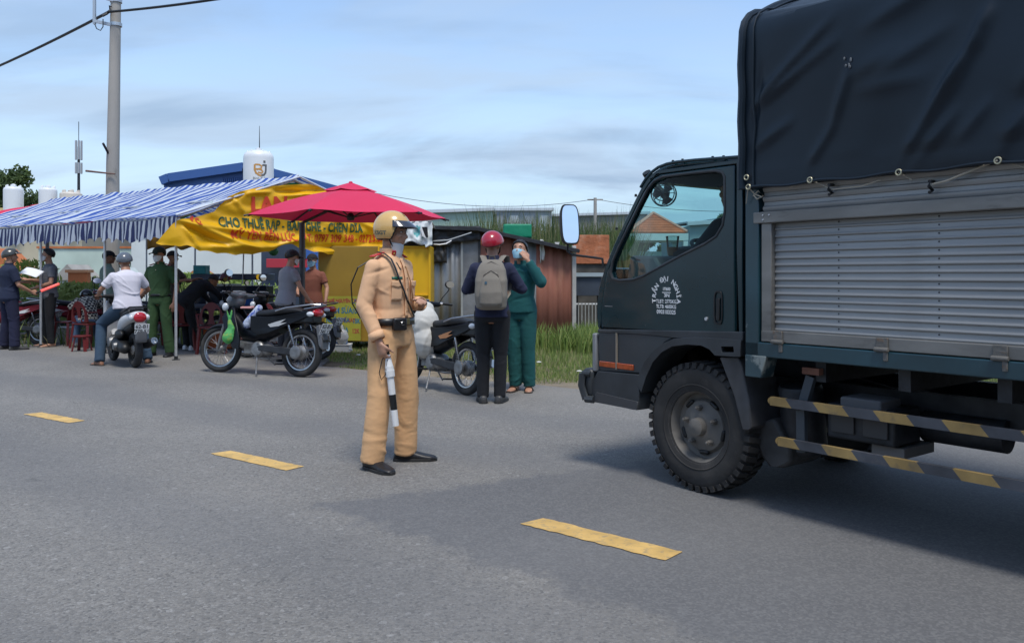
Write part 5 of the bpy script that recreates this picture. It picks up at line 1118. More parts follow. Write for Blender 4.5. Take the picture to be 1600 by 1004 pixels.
mb = MB(); mb.ball((0, 0, 0.02), (0.19, 0.19, 0.22)); mb.ball((0.0, 0.02, 0.2), (0.14, 0.17, 0.20)); mb.ball((0.05, -0.02, 0.36), (0.07, 0.10, 0.10)); me = remesh(mb, 0.012, 4, creases([((0, 0, 0.0), 0.2, (0, 0, 1), 14), ((0, 0, 0.2), 0.18, (0.6, 0.3, 0.7), 16), ((0.03, 0, 0.33), 0.12, (1, 0, 0.3), 10)], 5, 0.016, 0.014, folds(0.012, 7, 12, (1, 1, 1)))); me.materials.append(mat('woven_sack', (0.55, 0.54, 0.50), 0.7, bump=(90, 0.3, 0.004), spots=(4, 0.6, (0.4, 0.36, 0.3), 0.2), var=(2, 0.1)))
o = piece('sack', me); o.location = q; o.rotation_euler.z = bB.rotation_euler.z; tag(o, 'crumpled white woven sack standing on the footboard of the motorbike behind the officer', 'sack')

# white scooter of the rider
rS = G(212, 574); dS = V((-0.62, 0.78, 0)).normalized(); SC = rS+dS*0.62; SZ = math.atan2(dS.y, dS.x)
def scooter(label, loc, rz, pl):
    t = thing('scooter', label, 'scooter', loc, rz); Mw = paint('paint_white', (0.62, 0.63, 0.64)); XR, XF = -0.60, 0.64
    wheel(t, XR, 0.25, 0.105, False, drum=0.07); wheel(t, XF, 0.25, 0.09, False, drum=0.05)
    def loftx(name, secs, m, e=0.75, ang=60):
        mb = MB(); mb.loft([[V((x, w_*math.copysign(abs(math.cos(a))**e, math.cos(a)), z+h_*math.copysign(abs(math.sin(a))**e, math.sin(a)))) for a in [2*math.pi*k/20 for k in range(20)]] for x, z, w_, h_ in secs]); return mb.build(name, m, t, ang=ang)
    loftx('body_tail', [(-0.86, 0.755, 0.03, 0.025), (-0.80, 0.735, 0.10, 0.065), (-0.62, 0.70, 0.145, 0.085), (-0.40, 0.64, 0.155, 0.11), (-0.18, 0.56, 0.14, 0.15), (-0.10, 0.52, 0.12, 0.15)], Mw)
    loftx('seat', [(-0.74, 0.815, 0.07, 0.02), (-0.62, 0.80, 0.115, 0.04), (-0.35, 0.775, 0.135, 0.055), (-0.12, 0.745, 0.12, 0.05), (0.0, 0.735, 0.07, 0.03)], M_seat)
    loftx('under_body', [(-0.70, 0.60, 0.08, 0.05), (-0.45, 0.52, 0.11, 0.10), (-0.12, 0.40, 0.12, 0.13), (0.05, 0.30, 0.15, 0.06), (0.32, 0.30, 0.15, 0.06), (0.38, 0.36, 0.12, 0.06)], M_black)
    mb = MB(); mb.grid(lambda u, v: V((0.40+0.13*math.cos((v-0.5)*2.6)-0.06*u, (v-0.5)*(0.42-0.16*abs(u-0.35)), 0.28+0.64*u)), 14, 14); mb.build('leg_shield', Mw, t, ang=60, solid=0.02)
    for s in (-1, 1): mb = MB(); mb.prism([(-0.80, 0.80), (-0.5, 0.745), (-0.2, 0.64), (-0.22, 0.66), (-0.5, 0.77), (-0.78, 0.825)], lambda a, b, d, s=s: V((a, s*(0.118+d), b)), 0, 0.02); mb.build('side_strip', M_black, t, smooth=False)
    mb = MB(); mb.ball((-0.845, 0, 0.715), (0.035, 0.085, 0.075)); mb.build('tail_light', M_tail, t)
    for s in (-1, 1): mb = MB(); mb.ball((-0.80, s*0.105, 0.715), (0.055, 0.035, 0.045)); mb.build('rear_indicator', M_lens, t)
    mb = MB(); mb.tube([(-0.5, 0.12, 0.80), (-0.74, 0.11, 0.855), (-0.82, 0.0, 0.86), (-0.74, -0.11, 0.855), (-0.5, -0.12, 0.80)], 0.013, 8); mb.build('grab_rail', M_black, t)
    mb = MB(); mb.prism([(-0.93, 0.60), (-0.86, 0.66), (-0.82, 0.60), (-0.88, 0.42), (-0.92, 0.36), (-0.95, 0.42)], lambda a, b, d: V((a, d, b)), -0.075, 0.075); mb.build('rear_fender', mat('flap_grey', (0.10, 0.105, 0.115), 0.5), t, bevel=0.02)
    plate(t, -0.945, 0.56, R(-14), *pl)
    mb = MB(); mb.capsule([(-0.05, 0.13, 0.33), (-0.35, 0.14, 0.31), (-0.58, 0.13, 0.27)], [0.11, 0.10, 0.075]); mb.box((-0.28, 0.0, 0.30), (0.4, 0.2, 0.14)); me = remesh(mb, 0.012, 3); me.materials.append(M_black); piece('engine_case', me, t)
    mb = MB(); mb.lathe([(0.001, 0.25), (0.05, 0.25), (0.06, 0.22), (0.06, 0.15)], (-0.42, 0, 0.30), (0, 1, 0), 18); mb.lathe([(0.001, 0.255), (0.07, 0.25), (0.085, 0.22), (0.085, 0.15)], (-0.14, 0, 0.34), (0, 1, 0), 18); mb.build('fan_cover', M_eng, t)
    mb = MB(); mb.ball((-0.36, 0.15, 0.46), (0.15, 0.06, 0.07)); mb.build('air_box', M_black, t)
    mb = MB(); mb.capsule([(-0.25, -0.17, 0.27), (-0.55, -0.18, 0.32), (-0.80, -0.18, 0.37)], [0.035, 0.065, 0.06]); mb.build('exhaust', M_dark, t)
    mb = MB(); mb.lathe([(0.001, 0), (0.022, 0), (0.03, 0.02), (0.045, 0.02), (0.045, -0.02)], (-0.86, -0.18, 0.385), (-1, 0, 0.18), 16); mb.build('exhaust_tip', M_chrome, t)
    mb = MB()
    for s in (-1, 1): mb.tube([(XF, s*0.06, 0.25), (XF-0.12, s*0.05, 0.62)], 0.02, 8)
    mb.build('fork_tube', M_dark, t)
    mb = MB(); mb.grid(lambda u, v: V((XF+0.285*math.cos(R(15+150*u)), (v-0.5)*0.14, 0.25+0.285*math.sin(R(15+150*u))-0.03*(2*v-1)**2)), 18, 6); mb.build('front_fender', Mw, t, ang=60, solid=0.005)
    mb = MB(); mb.ball((0.42, 0, 0.93), (0.10, 0.13, 0.09)); mb.capsule([(0.34, -0.2, 0.99), (0.38, 0, 0.98), (0.34, 0.2, 0.99)], [0.03, 0.05, 0.03]); me = remesh(mb, 0.012, 3); me.materials.append(M_black); piece('headset', me, t)
    mb = MB(); mb.ball((0.49, 0, 0.91), (0.05, 0.09, 0.05)); mb.build('headlight', M_lens, t)
    for s in (-1, 1):
        mb = MB(); mb.tube([(0.335, s*0.2, 0.99), (0.28, s*0.36, 0.985)], 0.017, 10); mb.build('grip', M_black, t)
        mb = MB(); mb.tube([(0.36, s*0.2, 1.0), (0.37, s*0.27, 1.0), (0.32, s*0.37, 0.99)], 0.006, 6); mb.build('brake_lever', M_steel, t)
        mirror(t, s*0.30, 1.22, 0.345)
    return t
scooter('white scooter seen from behind, ridden by the man in the white T-shirt', SC, SZ, ('62-B1', '779.51'))
# ------------------------------------------------------------------ people
def skin(c): return mat('skin_%d' % int(c[0]*1000), c, 0.5, var=(18, 0.08), bump=(150, 0.08, 0.002))
SK1 = (0.42, 0.22, 0.14); SK2 = (0.33, 0.16, 0.095); SK3 = (0.25, 0.12, 0.07)
M_hair = mat('black_hair', (0.008, 0.007, 0.007), 0.45, bump=(90, 0.7, 0.006), stretch=(1, 1, 0.25))
M_eyew = mat('eye_white', (0.55, 0.52, 0.48), 0.2); M_eyed = mat('eye_dark', (0.01, 0.008, 0.006), 0.15)
M_mask = mat('face_mask', (0.66, 0.68, 0.69), 0.8, bump=(25, 0.3, 0.003)); M_maskb = mat('face_mask_blue', (0.32, 0.55, 0.66), 0.8, bump=(25, 0.3, 0.003))
def Tm(p, *rots):
    M = Matrix.Translation(V(p))
    for a, ax in rots: M = M @ Matrix.Rotation(a, 4, ax)
    return M
def foot_rings(mb, ank, yaw, wd=1.0, ln=1.0, top=1.0, toe_up=0.0, lift=0.0):
    d = V((math.sin(-yaw), math.cos(yaw), 0)); n = V((d.y, -d.x, 0)); rings = []
    for t_, w_, h_ in ((-0.075, 0.018, 0.035), (-0.065, 0.032, 0.065), (-0.03, 0.037, 0.088), (0.02, 0.038, 0.082), (0.07, 0.043, 0.058), (0.12, 0.048, 0.044), (0.16, 0.044, 0.036), (0.19, 0.028, 0.028), (0.197, 0.012, 0.014)):
        c = V((ank[0], ank[1], lift))+d*t_*ln; w_ *= wd; h_ *= top; r = []
        for k in range(12):
            a = 2*math.pi*k/12; x = w_*math.cos(a); z = h_*0.5+h_*0.5*math.copysign(abs(math.sin(a))**0.6, math.sin(a)); r.append(c+n*x+V((0, 0, z)))
        rings.append(r)
    mb.loft(rings)
def hand(mb, w_, d, pn, side, curl=0.5, sc_=1.0, spread=0.06, thumb=0.6):
    """w_ wrist, d direction of the hand, pn palm normal (the side the fingers close to), side +1: thumb towards d x pn"""
    d = V(d).normalized(); pn = V(pn); pn = (pn-d*pn.dot(d)).normalized(); l = d.cross(pn)*side; w_ = V(w_)
    M = Matrix((l, pn, d)).transposed()
    mb.capsule([w_-d*0.02, w_+d*0.02], [0.024*sc_, 0.024*sc_], 10)
    rings = []
    for t_, a, b in ((0.0, 0.024, 0.018), (0.03, 0.034, 0.017), (0.06, 0.041, 0.016), (0.088, 0.040, 0.013), (0.098, 0.032, 0.008)):
        rings.append([w_+d*t_*sc_+l*(a*sc_*math.cos(q))+pn*(b*sc_*math.sin(q)) for q in [2*math.pi*k/14 for k in range(14)]])
    mb.loft(rings)
    for i, (off, L_, r_) in enumerate(((0.030, 0.072, 0.0088), (0.010, 0.080, 0.0092), (-0.010, 0.075, 0.0088), (-0.029, 0.060, 0.0078))):
        p = w_+d*0.085*sc_+l*off*sc_; a = 0.15+curl*0.25*(1+0.12*i); dd = d; pts = [p-d*0.01*sc_]; rr = [r_*sc_]
        for seg, fr in enumerate((0.45, 0.32, 0.23)):
            ca = a; dd = (Matrix.Rotation(0, 3, 'X') @ (d*math.cos(ca)+pn*math.sin(ca)))+l*off*spread*10; dd.normalize(); p = p+dd*L_*fr*sc_; pts.append(p); rr.append(r_*sc_*(1-0.1*(seg+1))); a += curl*1.05
        mb.capsule(pts, rr, 8, 2)
    p = w_+d*0.03*sc_+l*0.028*sc_; t1 = (d*0.75+l*0.65+pn*0.35*thumb).normalized(); t2 = (d*0.95+l*0.1+pn*0.7*thumb*curl*1.5).normalized()
    mb.capsule([p-t1*0.01, p+t1*0.038*sc_, p+t1*0.038*sc_+t2*0.028*sc_, p+t1*0.038*sc_+t2*0.05*sc_], [0.013*sc_, 0.011*sc_, 0.0098*sc_, 0.008*sc_], 8, 2)
def head_shape(mb, M):
    m3 = M.to_3x3()
    def b(c, r, nu=16, nv=12): mb.ball(M @ V(c), r, m3, nu, nv)
    b((0, -0.012, 0.035), (0.076, 0.094, 0.082)); b((0, 0.012, -0.02), (0.066, 0.075, 0.085)); b((0, 0.030, -0.062), (0.050, 0.052, 0.046)); b((0, 0.052, -0.095), (0.024, 0.026, 0.018))
    b((0, 0.074, 0.018), (0.05, 0.014, 0.012)); 
    for s in (-1, 1): b((s*0.043, 0.055, -0.028), (0.022, 0.022, 0.020)); b((s*0.072, -0.012, -0.012), (0.010, 0.018, 0.030)); b((s*0.012, 0.084, -0.038), (0.010, 0.012, 0.009)); b((s*0.047, 0.0, -0.07), (0.016, 0.03, 0.02))
    mb.capsule([M @ V((0, 0.080, 0.012)), M @ V((0, 0.093, -0.018)), M @ V((0, 0.101, -0.034))], [0.008, 0.010, 0.0125], 8)
    b((0, 0.078, -0.060), (0.022, 0.014, 0.0055)); b((0, 0.077, -0.070), (0.019, 0.014, 0.0065))
def dome(M, rx, ry, rz, tmax, cy_=0, nph=40, nth=14, bulge=None):
    mb = MB()
    def f(u, v):
        ph = 2*math.pi*u; th = R(tmax(ph))*v; p = V((rx*math.sin(th)*math.sin(ph), ry*math.sin(th)*math.cos(ph)+cy_, rz*math.cos(th)))
        if bulge: p *= bulge(ph, th)
        return M @ p
    mb.grid(f, nph, nth); return mb
HATS = {}
def helmet(M, parent, col, kind='half', trim=M_black, visor=None, text=None, label=None):
    m = mat('helmet_'+col[0], col[1], 0.25, coat=0.5, var=(3, 0.05))
    full = kind == 'three'
    def tm(ph):
        c = math.cos(ph)
        return (76+18*max(0, 1-c) if c > 0 else 94+18*(-c)) if not full else 72+ (56 if c < 0.30 else 56*max(0, (0.62-c)/0.32) if c < 0.62 else 0)
    H = M @ Matrix.Translation((0, -0.008, 0.022)); rx, ry, rz = 0.109, 0.129, 0.114
    if full: rx, ry, rz = 0.108, 0.127, 0.119
    h = dome(H, rx, ry, rz, tm, nph=72, nth=18).build('helmet', m, parent, ang=70, solid=0.010)
    mb = MB(); pts = []
    for k in range(72):
        ph = 2*math.pi*k/72; th = R(tm(ph)); pts.append(H @ V((rx*math.sin(th)*math.sin(ph), ry*math.sin(th)*math.cos(ph), rz*math.cos(th))))
    mb.tube(pts, 0.0065, 6, closed=True); mb.build('helmet_trim', trim, h)
    dome(H, rx-0.012, ry-0.012, rz-0.012, lambda ph: tm(ph)+3).build('helmet_lining', M_black, h, ang=70)
    mb = MB()       # peak
    pk = 70 if full else 55; zt_ = 0.028 if full else 0.018
    def f(u, v):
        ph = R(-pk+2*pk*u); th = R(70 if full else 78); e = math.cos(ph*90/pk)**0.5 if False else max(0, math.cos(ph*1.25))
        ox = 0.062*v*(0.35+0.65*e) if full else 0.050*v*(0.3+0.7*e)
        p = V(((rx+0.004+ox*0.6)*math.sin(th)*math.sin(ph), (ry+0.004+ox)*math.sin(th)*math.cos(ph), rz*math.cos(th)+zt_*0-0.045*v*(1.0 if full else 0.5)+0.010)); return H @ p
    mb.grid(f, 24, 6); mb.build('visor', visor or m, h, ang=70, solid=0.004)
    for s in (-1, 1):   # chin strap
        mb = MB(); mb.tube([M @ V((s*0.078, 0.0, -0.02)), M @ V((s*0.070, 0.012, -0.075)), M @ V((s*0.03, 0.03, -0.118)), M @ V((0, 0.035, -0.122))], 0.007, 6, flat=0.35); mb.build('chin_strap', M_black, h)
    if text:
        def mp(a, b, hh):
            ph = R(112)-a/0.12; z = -0.035+b; zz_ = max(-0.99, min(0.99, z/rz)); s_ = math.sqrt(1-zz_*zz_); p = V(((rx+0.0065+hh)*s_*math.sin(ph), (ry+0.0065+hh)*s_*math.cos(ph), z)); return H @ p
        lettering(text, 0.036, mat('helmet_ink', (0.10, 0.13, 0.12), 0.5), h, mp, bold=0.001, sub=2, xs=1.1)
        for rr in (0.014, 0.009):
            mb = MB(); pts = []
            for k in range(20):
                a = 2*math.pi*k/20; x = rr*math.cos(a); th = R(42)+rr*math.sin(a)/0.13; ph = R(8)+x/0.1; pts.append(H @ V(((rx+0.0055)*math.sin(th)*math.sin(ph), (ry+0.0055)*math.sin(th)*math.cos(ph), (rz+0.0055)*math.cos(th))))
            mb.tube(pts, 0.0012, 4, closed=True); mb.build('badge', mat('badge_brown', (0.25, 0.17, 0.04), 0.5), h)
    return h
def cap(M, parent, col):
    m = mat('cap_'+col[0], col[1], 0.85, bump=(60, 0.2, 0.003))
    h = dome(M @ Matrix.Translation((0, -0.006, 0.028)), 0.090, 0.108, 0.098, lambda ph: 88).build('cap', m, parent, ang=70, solid=0.004)
    mb = MB(); mb.grid(lambda u, v: M @ V((0.085*math.sin(R(-60+120*u)), 0.055+0.045*math.cos(R(-60+120*u))+0.075*v*math.cos(R(-50+100*u)), 0.034-0.018*v-0.02*abs(2*u-1)**2)), 16, 5); mb.build('cap_peak', m, h, ang=70, solid=0.004)
def officer_cap(M, parent): pass
def hair(M, parent, long_=0, vol=1.0):
    def tm(ph):
        c = math.cos(ph); return 62 if c > 0.75 else (62+(0.75-c)/0.75*38 if c > 0 else 100+22*(-c)+long_)
    def bl(ph, th): return vol*(1.0+0.02*math.sin(ph*9+th*5)+0.02*math.sin(ph*17)*th)
    dome(M @ Matrix.Translation((0, -0.012, 0.030)), 0.085, 0.104, 0.096, tm, bulge=bl).build('hair', M_hair, parent, ang=70, solid=0.012)
def facemask(M, parent, m, drop=0.0):
    mb = MB()
    def f(u, v):
        ph = R(-82+164*u); k = 1-abs(2*u-1)**2; z = (-0.012-0.095*v)+(-0.012 if v > 0.5 else 0)*k+(0.0 if drop == 0 else -drop)
        z = z*(0.25+0.75*k**0.5)+(-0.03)*(1-k**0.5)-(drop*(1-k**0.5)*0.3)
        bl = 1+0.14*k*math.sin(math.pi*min(1, v*1.05)**0.8); 
        rad = (0.078-0.018*v*1.0-drop*0.25)
        p = V((rad*math.sin(ph)*1.02, (0.097-0.020*v-drop*0.35)*math.cos(ph)*bl, z)); return M @ p
    mb.grid(f, 22, 12); o = mb.build('face_mask', m, parent, ang=80, solid=0.002)
    for s in (-1, 1): mb = MB(); mb.tube([M @ V((s*0.072, 0.02, -0.03-drop*0.5)), M @ V((s*0.078, -0.02, 0.0))], 0.0016, 5); mb.build('ear_loop', m, o)
TORSO = [(-0.115, 0.125, 0.095, 0.0), (-0.04, 0.158, 0.112, -0.005), (0.05, 0.150, 0.105, 0.0), (0.15, 0.132, 0.092, 0.006), (0.26, 0.145, 0.102, 0.006), (0.36, 0.162, 0.108, 0.0), (0.44, 0.160, 0.098, -0.006), (0.485, 0.125, 0.078, -0.008), (0.53, 0.06, 0.058, -0.004), (0.60, 0.052, 0.054, 0.012)]
def person(label, loc, rz, H_=1.72, skn=SK1, pelvis=(0, 0, 0.915), lean=0, side=0, twist=0, head=(0, 0, 0), arms=None, legs=None, shirt=None, trousers=None, shoes=None, vox=0.011, hat=None, mask=None, hairy=True, hand_curl=(0.4, 0.4), group=None, slump=0, shoe_h=1.0, seed=0, build=1.0):
    """local frame: +Y is the way the body faces, +X its right hand side"""
    k = H_/1.72; t = thing('person', label, 'person', loc, rz, group); t.scale = (k, k, k)
    T = Matrix.Translation(V(pelvis)) @ Matrix.Rotation(-lean, 4, 'X') @ Matrix.Rotation(side, 4, 'Y')
    def Tz(z): return T @ Matrix.Rotation(-slump*max(0, z-0.1), 4, 'X') @ Matrix.Rotation(twist*max(0, min(1, z/0.4)), 4, 'Z')
    def S(x, y, z): return Tz(z) @ V((x, y, z))
    A = {}
    for s, n in ((1, 'R'), (-1, 'L')):
        sh = S(s*0.165*build**0.5, -0.008, 0.437); a = (arms or {}).get(n, {})
        el = V(a.get('elbow', sh+V((s*0.05, -0.03, -0.29)))); wr = V(a.get('wrist', el+V((s*0.005, 0.06, -0.25)))); dr = V(a.get('dir', (0, 0.05, -1))); pn = V(a.get('palm', (-s, 0.3, 0)))
        A[n] = (sh, el, wr, dr, pn, a.get('curl', 0.45), a.get('thumb', 0.6))
    Lg = {}
    for s, n in ((1, 'R'), (-1, 'L')):
        l_ = (legs or {}).get(n, {}); hp_ = V(pelvis)+V((s*0.088, 0, -0.02)); an = V(l_.get('ankle', (s*0.10, -0.01, 0.085))); kn = V(l_.get('knee', hp_.lerp(an, 0.5)+V((0, 0.02, 0.0)))); Lg[n] = (hp_, kn, an, l_.get('yaw', -s*R(12)))
    NB = S(0, 0.005, 0.565); HM = Matrix.Translation(Tz(0.6) @ V((0, 0.030, 0.682))) @ Tz(0.6).to_3x3().to_4x4() @ Matrix.Rotation(head[0], 4, 'Z') @ Matrix.Rotation(-head[1], 4, 'X') @ Matrix.Rotation(head[2], 4, 'Y')
    def ell(z, rx, ry, yo, ex=0.0, n=20, p=0.85):
        return [S((rx*build+ex)*math.copysign(abs(math.cos(a))**p, math.cos(a)), yo+(ry*build+ex)*math.copysign(abs(math.sin(a))**p, math.sin(a)), z) for a in [2*math.pi*q/n for q in range(n)]]
    # body
    mb = MB(); mb.loft([ell(*s_, ex=(-0.020 if s_[0] < 0.3 else -0.006 if s_[0] < 0.5 else 0)) for s_ in TORSO]); mb.capsule([S(0, 0.0, 0.5), HM @ V((0, -0.02, -0.05))], [0.056, 0.052], 14)
    head_shape(mb, HM)
    for s, n in ((1, 'R'), (-1, 'L')):
        sh, el, wr, dr, pn, cu, tb = A[n]
        mb.capsule([sh, sh.lerp(el, 0.5), el, el.lerp(wr, 0.35), wr], [0.046, 0.041, 0.035, 0.036, 0.025], 14, 3)
        hand(mb, wr, dr, pn, s, cu, thumb=tb)
        hp_, kn, an, yw = Lg[n]
        mb.capsule([hp_, hp_.lerp(kn, 0.5), kn, kn.lerp(an, 0.35), an+V((0, 0, 0.0))], [0.088, 0.07, 0.052, 0.052, 0.034], 14, 3)
        foot_rings(mb, (an.x, an.y, 0), yw, 0.9, 0.97, 0.95, lift=max(0, an.z-0.085))
    me = remesh(mb, min(vox, 0.0085), 2); me.materials.append(skin(skn)); piece('body', me, t)
    for s in (-1, 1):
        mb = MB(); mb.ball(HM @ V((s*0.030, 0.0735, -0.002)), (0.0135, 0.0105, 0.0065), HM.to_3x3()); e = mb.build('eye', M_eyew, t)
        mb = MB(); mb.ball(HM @ V((s*0.030, 0.0800, -0.002)), (0.006, 0.006, 0.0055), HM.to_3x3()); mb.build('iris', M_eyed, e)
        mb = MB(); mb.tube([HM @ V((s*0.014, 0.0885, 0.022)), HM @ V((s*0.032, 0.085, 0.027)), HM @ V((s*0.050, 0.071, 0.020))], [0.0035, 0.0042, 0.002], 6); mb.build('eyebrow', M_hair, t)
    # trousers
    tr = dict(col=('black', (0.015, 0.016, 0.02)), r=(0.094, 0.072, 0.064), top=0.07, amp=0.008, end=0.03); tr.update(trousers or {})
    mb = MB(); mb.loft([ell(z, rx, ry, yo, 0.010) for z, rx, ry, yo in ((-0.10, 0.13, 0.10, 0), (-0.05, 0.155, 0.112, -0.004), (0.02, 0.153, 0.108, 0), (tr['top'], 0.146, 0.102, 0.003))])
    for n in 'RL':
        hp_, kn, an, yw = Lg[n]; r0, r1, r2 = tr['r']; e_ = an+(an-kn).normalized()*tr['end']
        mb.capsule([hp_, hp_.lerp(kn, 0.5), kn], [r0, (r0+r1)/2+0.004, r1*0.985], 16, 3)
        Pn = [kn+(kn-e_).normalized()*0.0, kn.lerp(e_, 0.33), kn.lerp(e_, 0.66), e_]
        mb.capsule([kn, kn.lerp(e_, 0.01)], [r1*0.97, r1*0.97], 16); mb.tube(Pn, [r1*0.96, (2*r1+r2)/3, (r1+2*r2)/3, r2], 16)
    st_ = [(V(pelvis)+V((0, 0, -0.10)), 0.13, (0.3, 0.4, 1), 12)]
    for n in 'RL':
        hp_, kn, an, yw = Lg[n]; st_ += [(hp_.lerp(kn, 0.15), 0.13, kn-hp_+V((0.25, 0, 0)), 10), (kn, 0.13, an-hp_+V((0.5, 0.3, 0)), 9), (an.lerp(kn, 0.18), 0.10, an-kn, 16), (hp_.lerp(kn, 0.6), 0.14, V((1, 0.4, 0.5)), 4), (kn.lerp(an, 0.5), 0.14, V((1, 0.6, 0.9)), 5)]
    fd = creases(st_, seed+1, tr['amp']*0.75, 0.009, folds(tr['amp']*0.35, 9, seed+1, (1, 1, 1)))
    me = remesh(mb, vox, 6, fd); me.materials.append(mat('trousers_'+tr['col'][0], tr['col'][1], 0.9, bump=(14, 0.35, 0.012), var=(3, 0.12), stretch=(1, 1, 1.8))); piece('trousers', me, t)
    # shirt
    s_ = dict(col=('grey', (0.2, 0.2, 0.2)), sleeve=1.0, r=(0.062, 0.054, 0.047, 0.040), hem=-0.06, ex=0.012, hemex=0.020, amp=0.009, mat=None); s_.update(shirt or {})
    mb = MB(); secs = [q for q in TORSO if q[0] > s_['hem'] and q[0] < 0.5]; z0 = s_['hem']
    ref = min(TORSO, key=lambda q: abs(q[0]-z0)); rings = [ell(z0, ref[1], ref[2], ref[3], s_['hemex'])]+[ell(z, rx, ry, yo, s_['ex']+(s_['hemex']-s_['ex'])*max(0, 1-(z-z0)/0.25)) for z, rx, ry, yo in secs]
    rings.append(ell(0.505, 0.105, 0.072, -0.006, s_['ex']*0.6)); rings.append(ell(0.535, 0.062, 0.06, -0.004, 0.006)); mb.loft(rings)
    for s, n in ((1, 'R'), (-1, 'L')):
        sh, el, wr, *_ = A[n]; f = s_['sleeve']; r0, r1, r2, r3 = s_['r']
        if f > 0.9: mb.capsule([sh, sh.lerp(el, 0.5), el], [r0, (r0+r1)/2, r1*0.97], 16, 3); mb.tube([el, el.lerp(wr, 0.5), wr.lerp(el, 0.06)], [r1*0.98, r2, r3], 16); mb.capsule([el, el.lerp(wr, 0.05)], [r1, r1*0.98], 16, 1)
        else: e2 = sh.lerp(el, f); mb.capsule([sh, sh.lerp(el, 0.02)], [r0, r0], 16, 2); mb.tube([sh, sh.lerp(e2, 0.5), e2], [r0, r0*0.97, r0*0.93], 16)
    st_ = [(S(0, 0.05, 0.06), 0.16, (0.2, 0.3, 1), 14), (S(0, -0.05, 0.08), 0.16, (0.2, 0.3, 1), 12), (S(0, 0.08, 0.25), 0.18, (0.9, 0.2, 0.6), 6), (S(0, -0.08, 0.28), 0.18, (0.9, 0.2, 0.6), 6)]
    for n in 'RL':
        sh, el, wr, *_ = A[n]; st_ += [(sh+(S(0, 0, 0.33)-sh)*0.35, 0.10, (sh-S(0, 0, 0.2)), 9), (sh.lerp(el, 0.35), 0.09, el-sh, 7), (el, 0.085, wr-sh, 14), (el.lerp(wr, 0.7), 0.09, wr-el, 12)]
    me = remesh(mb, vox, 3, creases(st_, seed+5, s_['amp']*0.95, 0.009, folds(s_['amp']*0.3, 9, seed+5, (1, 1, 1))))
    me.materials.append(s_['mat'] or mat('shirt_'+s_['col'][0], s_['col'][1], 0.9, bump=(11, 0.35, 0.012), var=(3, 0.08))); shirt_o = piece('shirt', me, t)
    # collar
    if s_.get('collar', True):
        mb = MB()
        def cf(u, v):
            ph = R(18+324*u); w_ = 0.066-0.004*v+0.014*v*v; return S(-w_*math.sin(ph)*1.05, w_*math.cos(ph)*1.0, 0.525+0.045*(1-v)*1.0+0.01*math.cos(ph-math.pi)*0-0.025*v*(1 if s_.get('fold') else 0.2))
        mb.grid(cf, 24, 5); mb.build('collar', me.materials[0], t, ang=80, solid=0.004)
    # shoes
    sh_ = dict(col=('black', (0.012, 0.012, 0.014)), kind='shoe'); sh_.update(shoes or {})
    msh = mat('shoe_'+sh_['col'][0], sh_['col'][1], 0.45, var=(20, 0.2))
    for n in 'RL':
        an = Lg[n][2]; lf = max(0, an.z-0.085)
        if sh_['kind'] == 'shoe':
            mb = MB(); foot_rings(mb, (an.x, an.y, 0), Lg[n][3], 1.12, 1.12, 1.12, lift=lf); me = remesh(mb, 0.008, 2); me.materials.append(msh); o = piece('shoe', me, t)
            mb = MB(); d = V((math.sin(-Lg[n][3]), math.cos(Lg[n][3]), 0)); nn = V((d.y, -d.x, 0))
            out_ = [(t_, w_) for t_, w_ in ((-0.088, 0.02), (-0.06, 0.042), (0.0, 0.046), (0.1, 0.054), (0.17, 0.05), (0.21, 0.03), (0.222, 0.01))]; ps = [(a, b) for a, b in out_]+[(a, -b) for a, b in reversed(out_)]
            mb.prism(ps, lambda a, b, dd: V((an.x, an.y, lf))+d*a+nn*b+V((0, 0, dd)), 0.0, 0.020); mb.build('sole', mat('sole_dark', (0.02, 0.02, 0.02), 0.7) if not sh_.get('sole') else sh_['sole'], o, bevel=0.003)
        else:
            mb = MB(); d = V((math.sin(-Lg[n][3]), math.cos(Lg[n][3]), 0)); nn = V((d.y, -d.x, 0))
            out_ = [(-0.085, 0.02), (-0.06, 0.038), (0.0, 0.040), (0.1, 0.050), (0.17, 0.046), (0.205, 0.026)]; ps = [(a, b) for a, b in out_]+[(a, -b) for a, b in reversed(out_)]
            mb.prism(ps, lambda a, b, dd: V((an.x, an.y, lf))+d*a+nn*b+V((0, 0, dd)), -0.004, 0.016); o = mb.build('sandal', msh, t, bevel=0.004)
            mb = MB(); b0 = V((an.x, an.y, lf)); mb.tube([b0+d*0.05+nn*0.048+V((0, 0, 0.01)), b0+d*0.08+nn*0.03+V((0, 0, 0.052)), b0+d*0.085+V((0, 0, 0.060)), b0+d*0.08-nn*0.03+V((0, 0, 0.052)), b0+d*0.05-nn*0.048+V((0, 0, 0.01))], 0.012, 8, flat=0.5); mb.build('sandal_strap', msh, o)
    if hat: hat(HM, t)
    elif hairy: hair(HM, t)
    if hat and hairy == 'under': hair(HM, t, 0, 0.97)
    if mask: facemask(HM, t, mask[0], mask[1] if len(mask) > 1 else 0)
    return dict(root=t, HM=HM, S=S, A=A, Lg=Lg, shirt=shirt_o, k=k)
def facing(dx, dy): return math.atan2(dy, dx)-math.pi/2

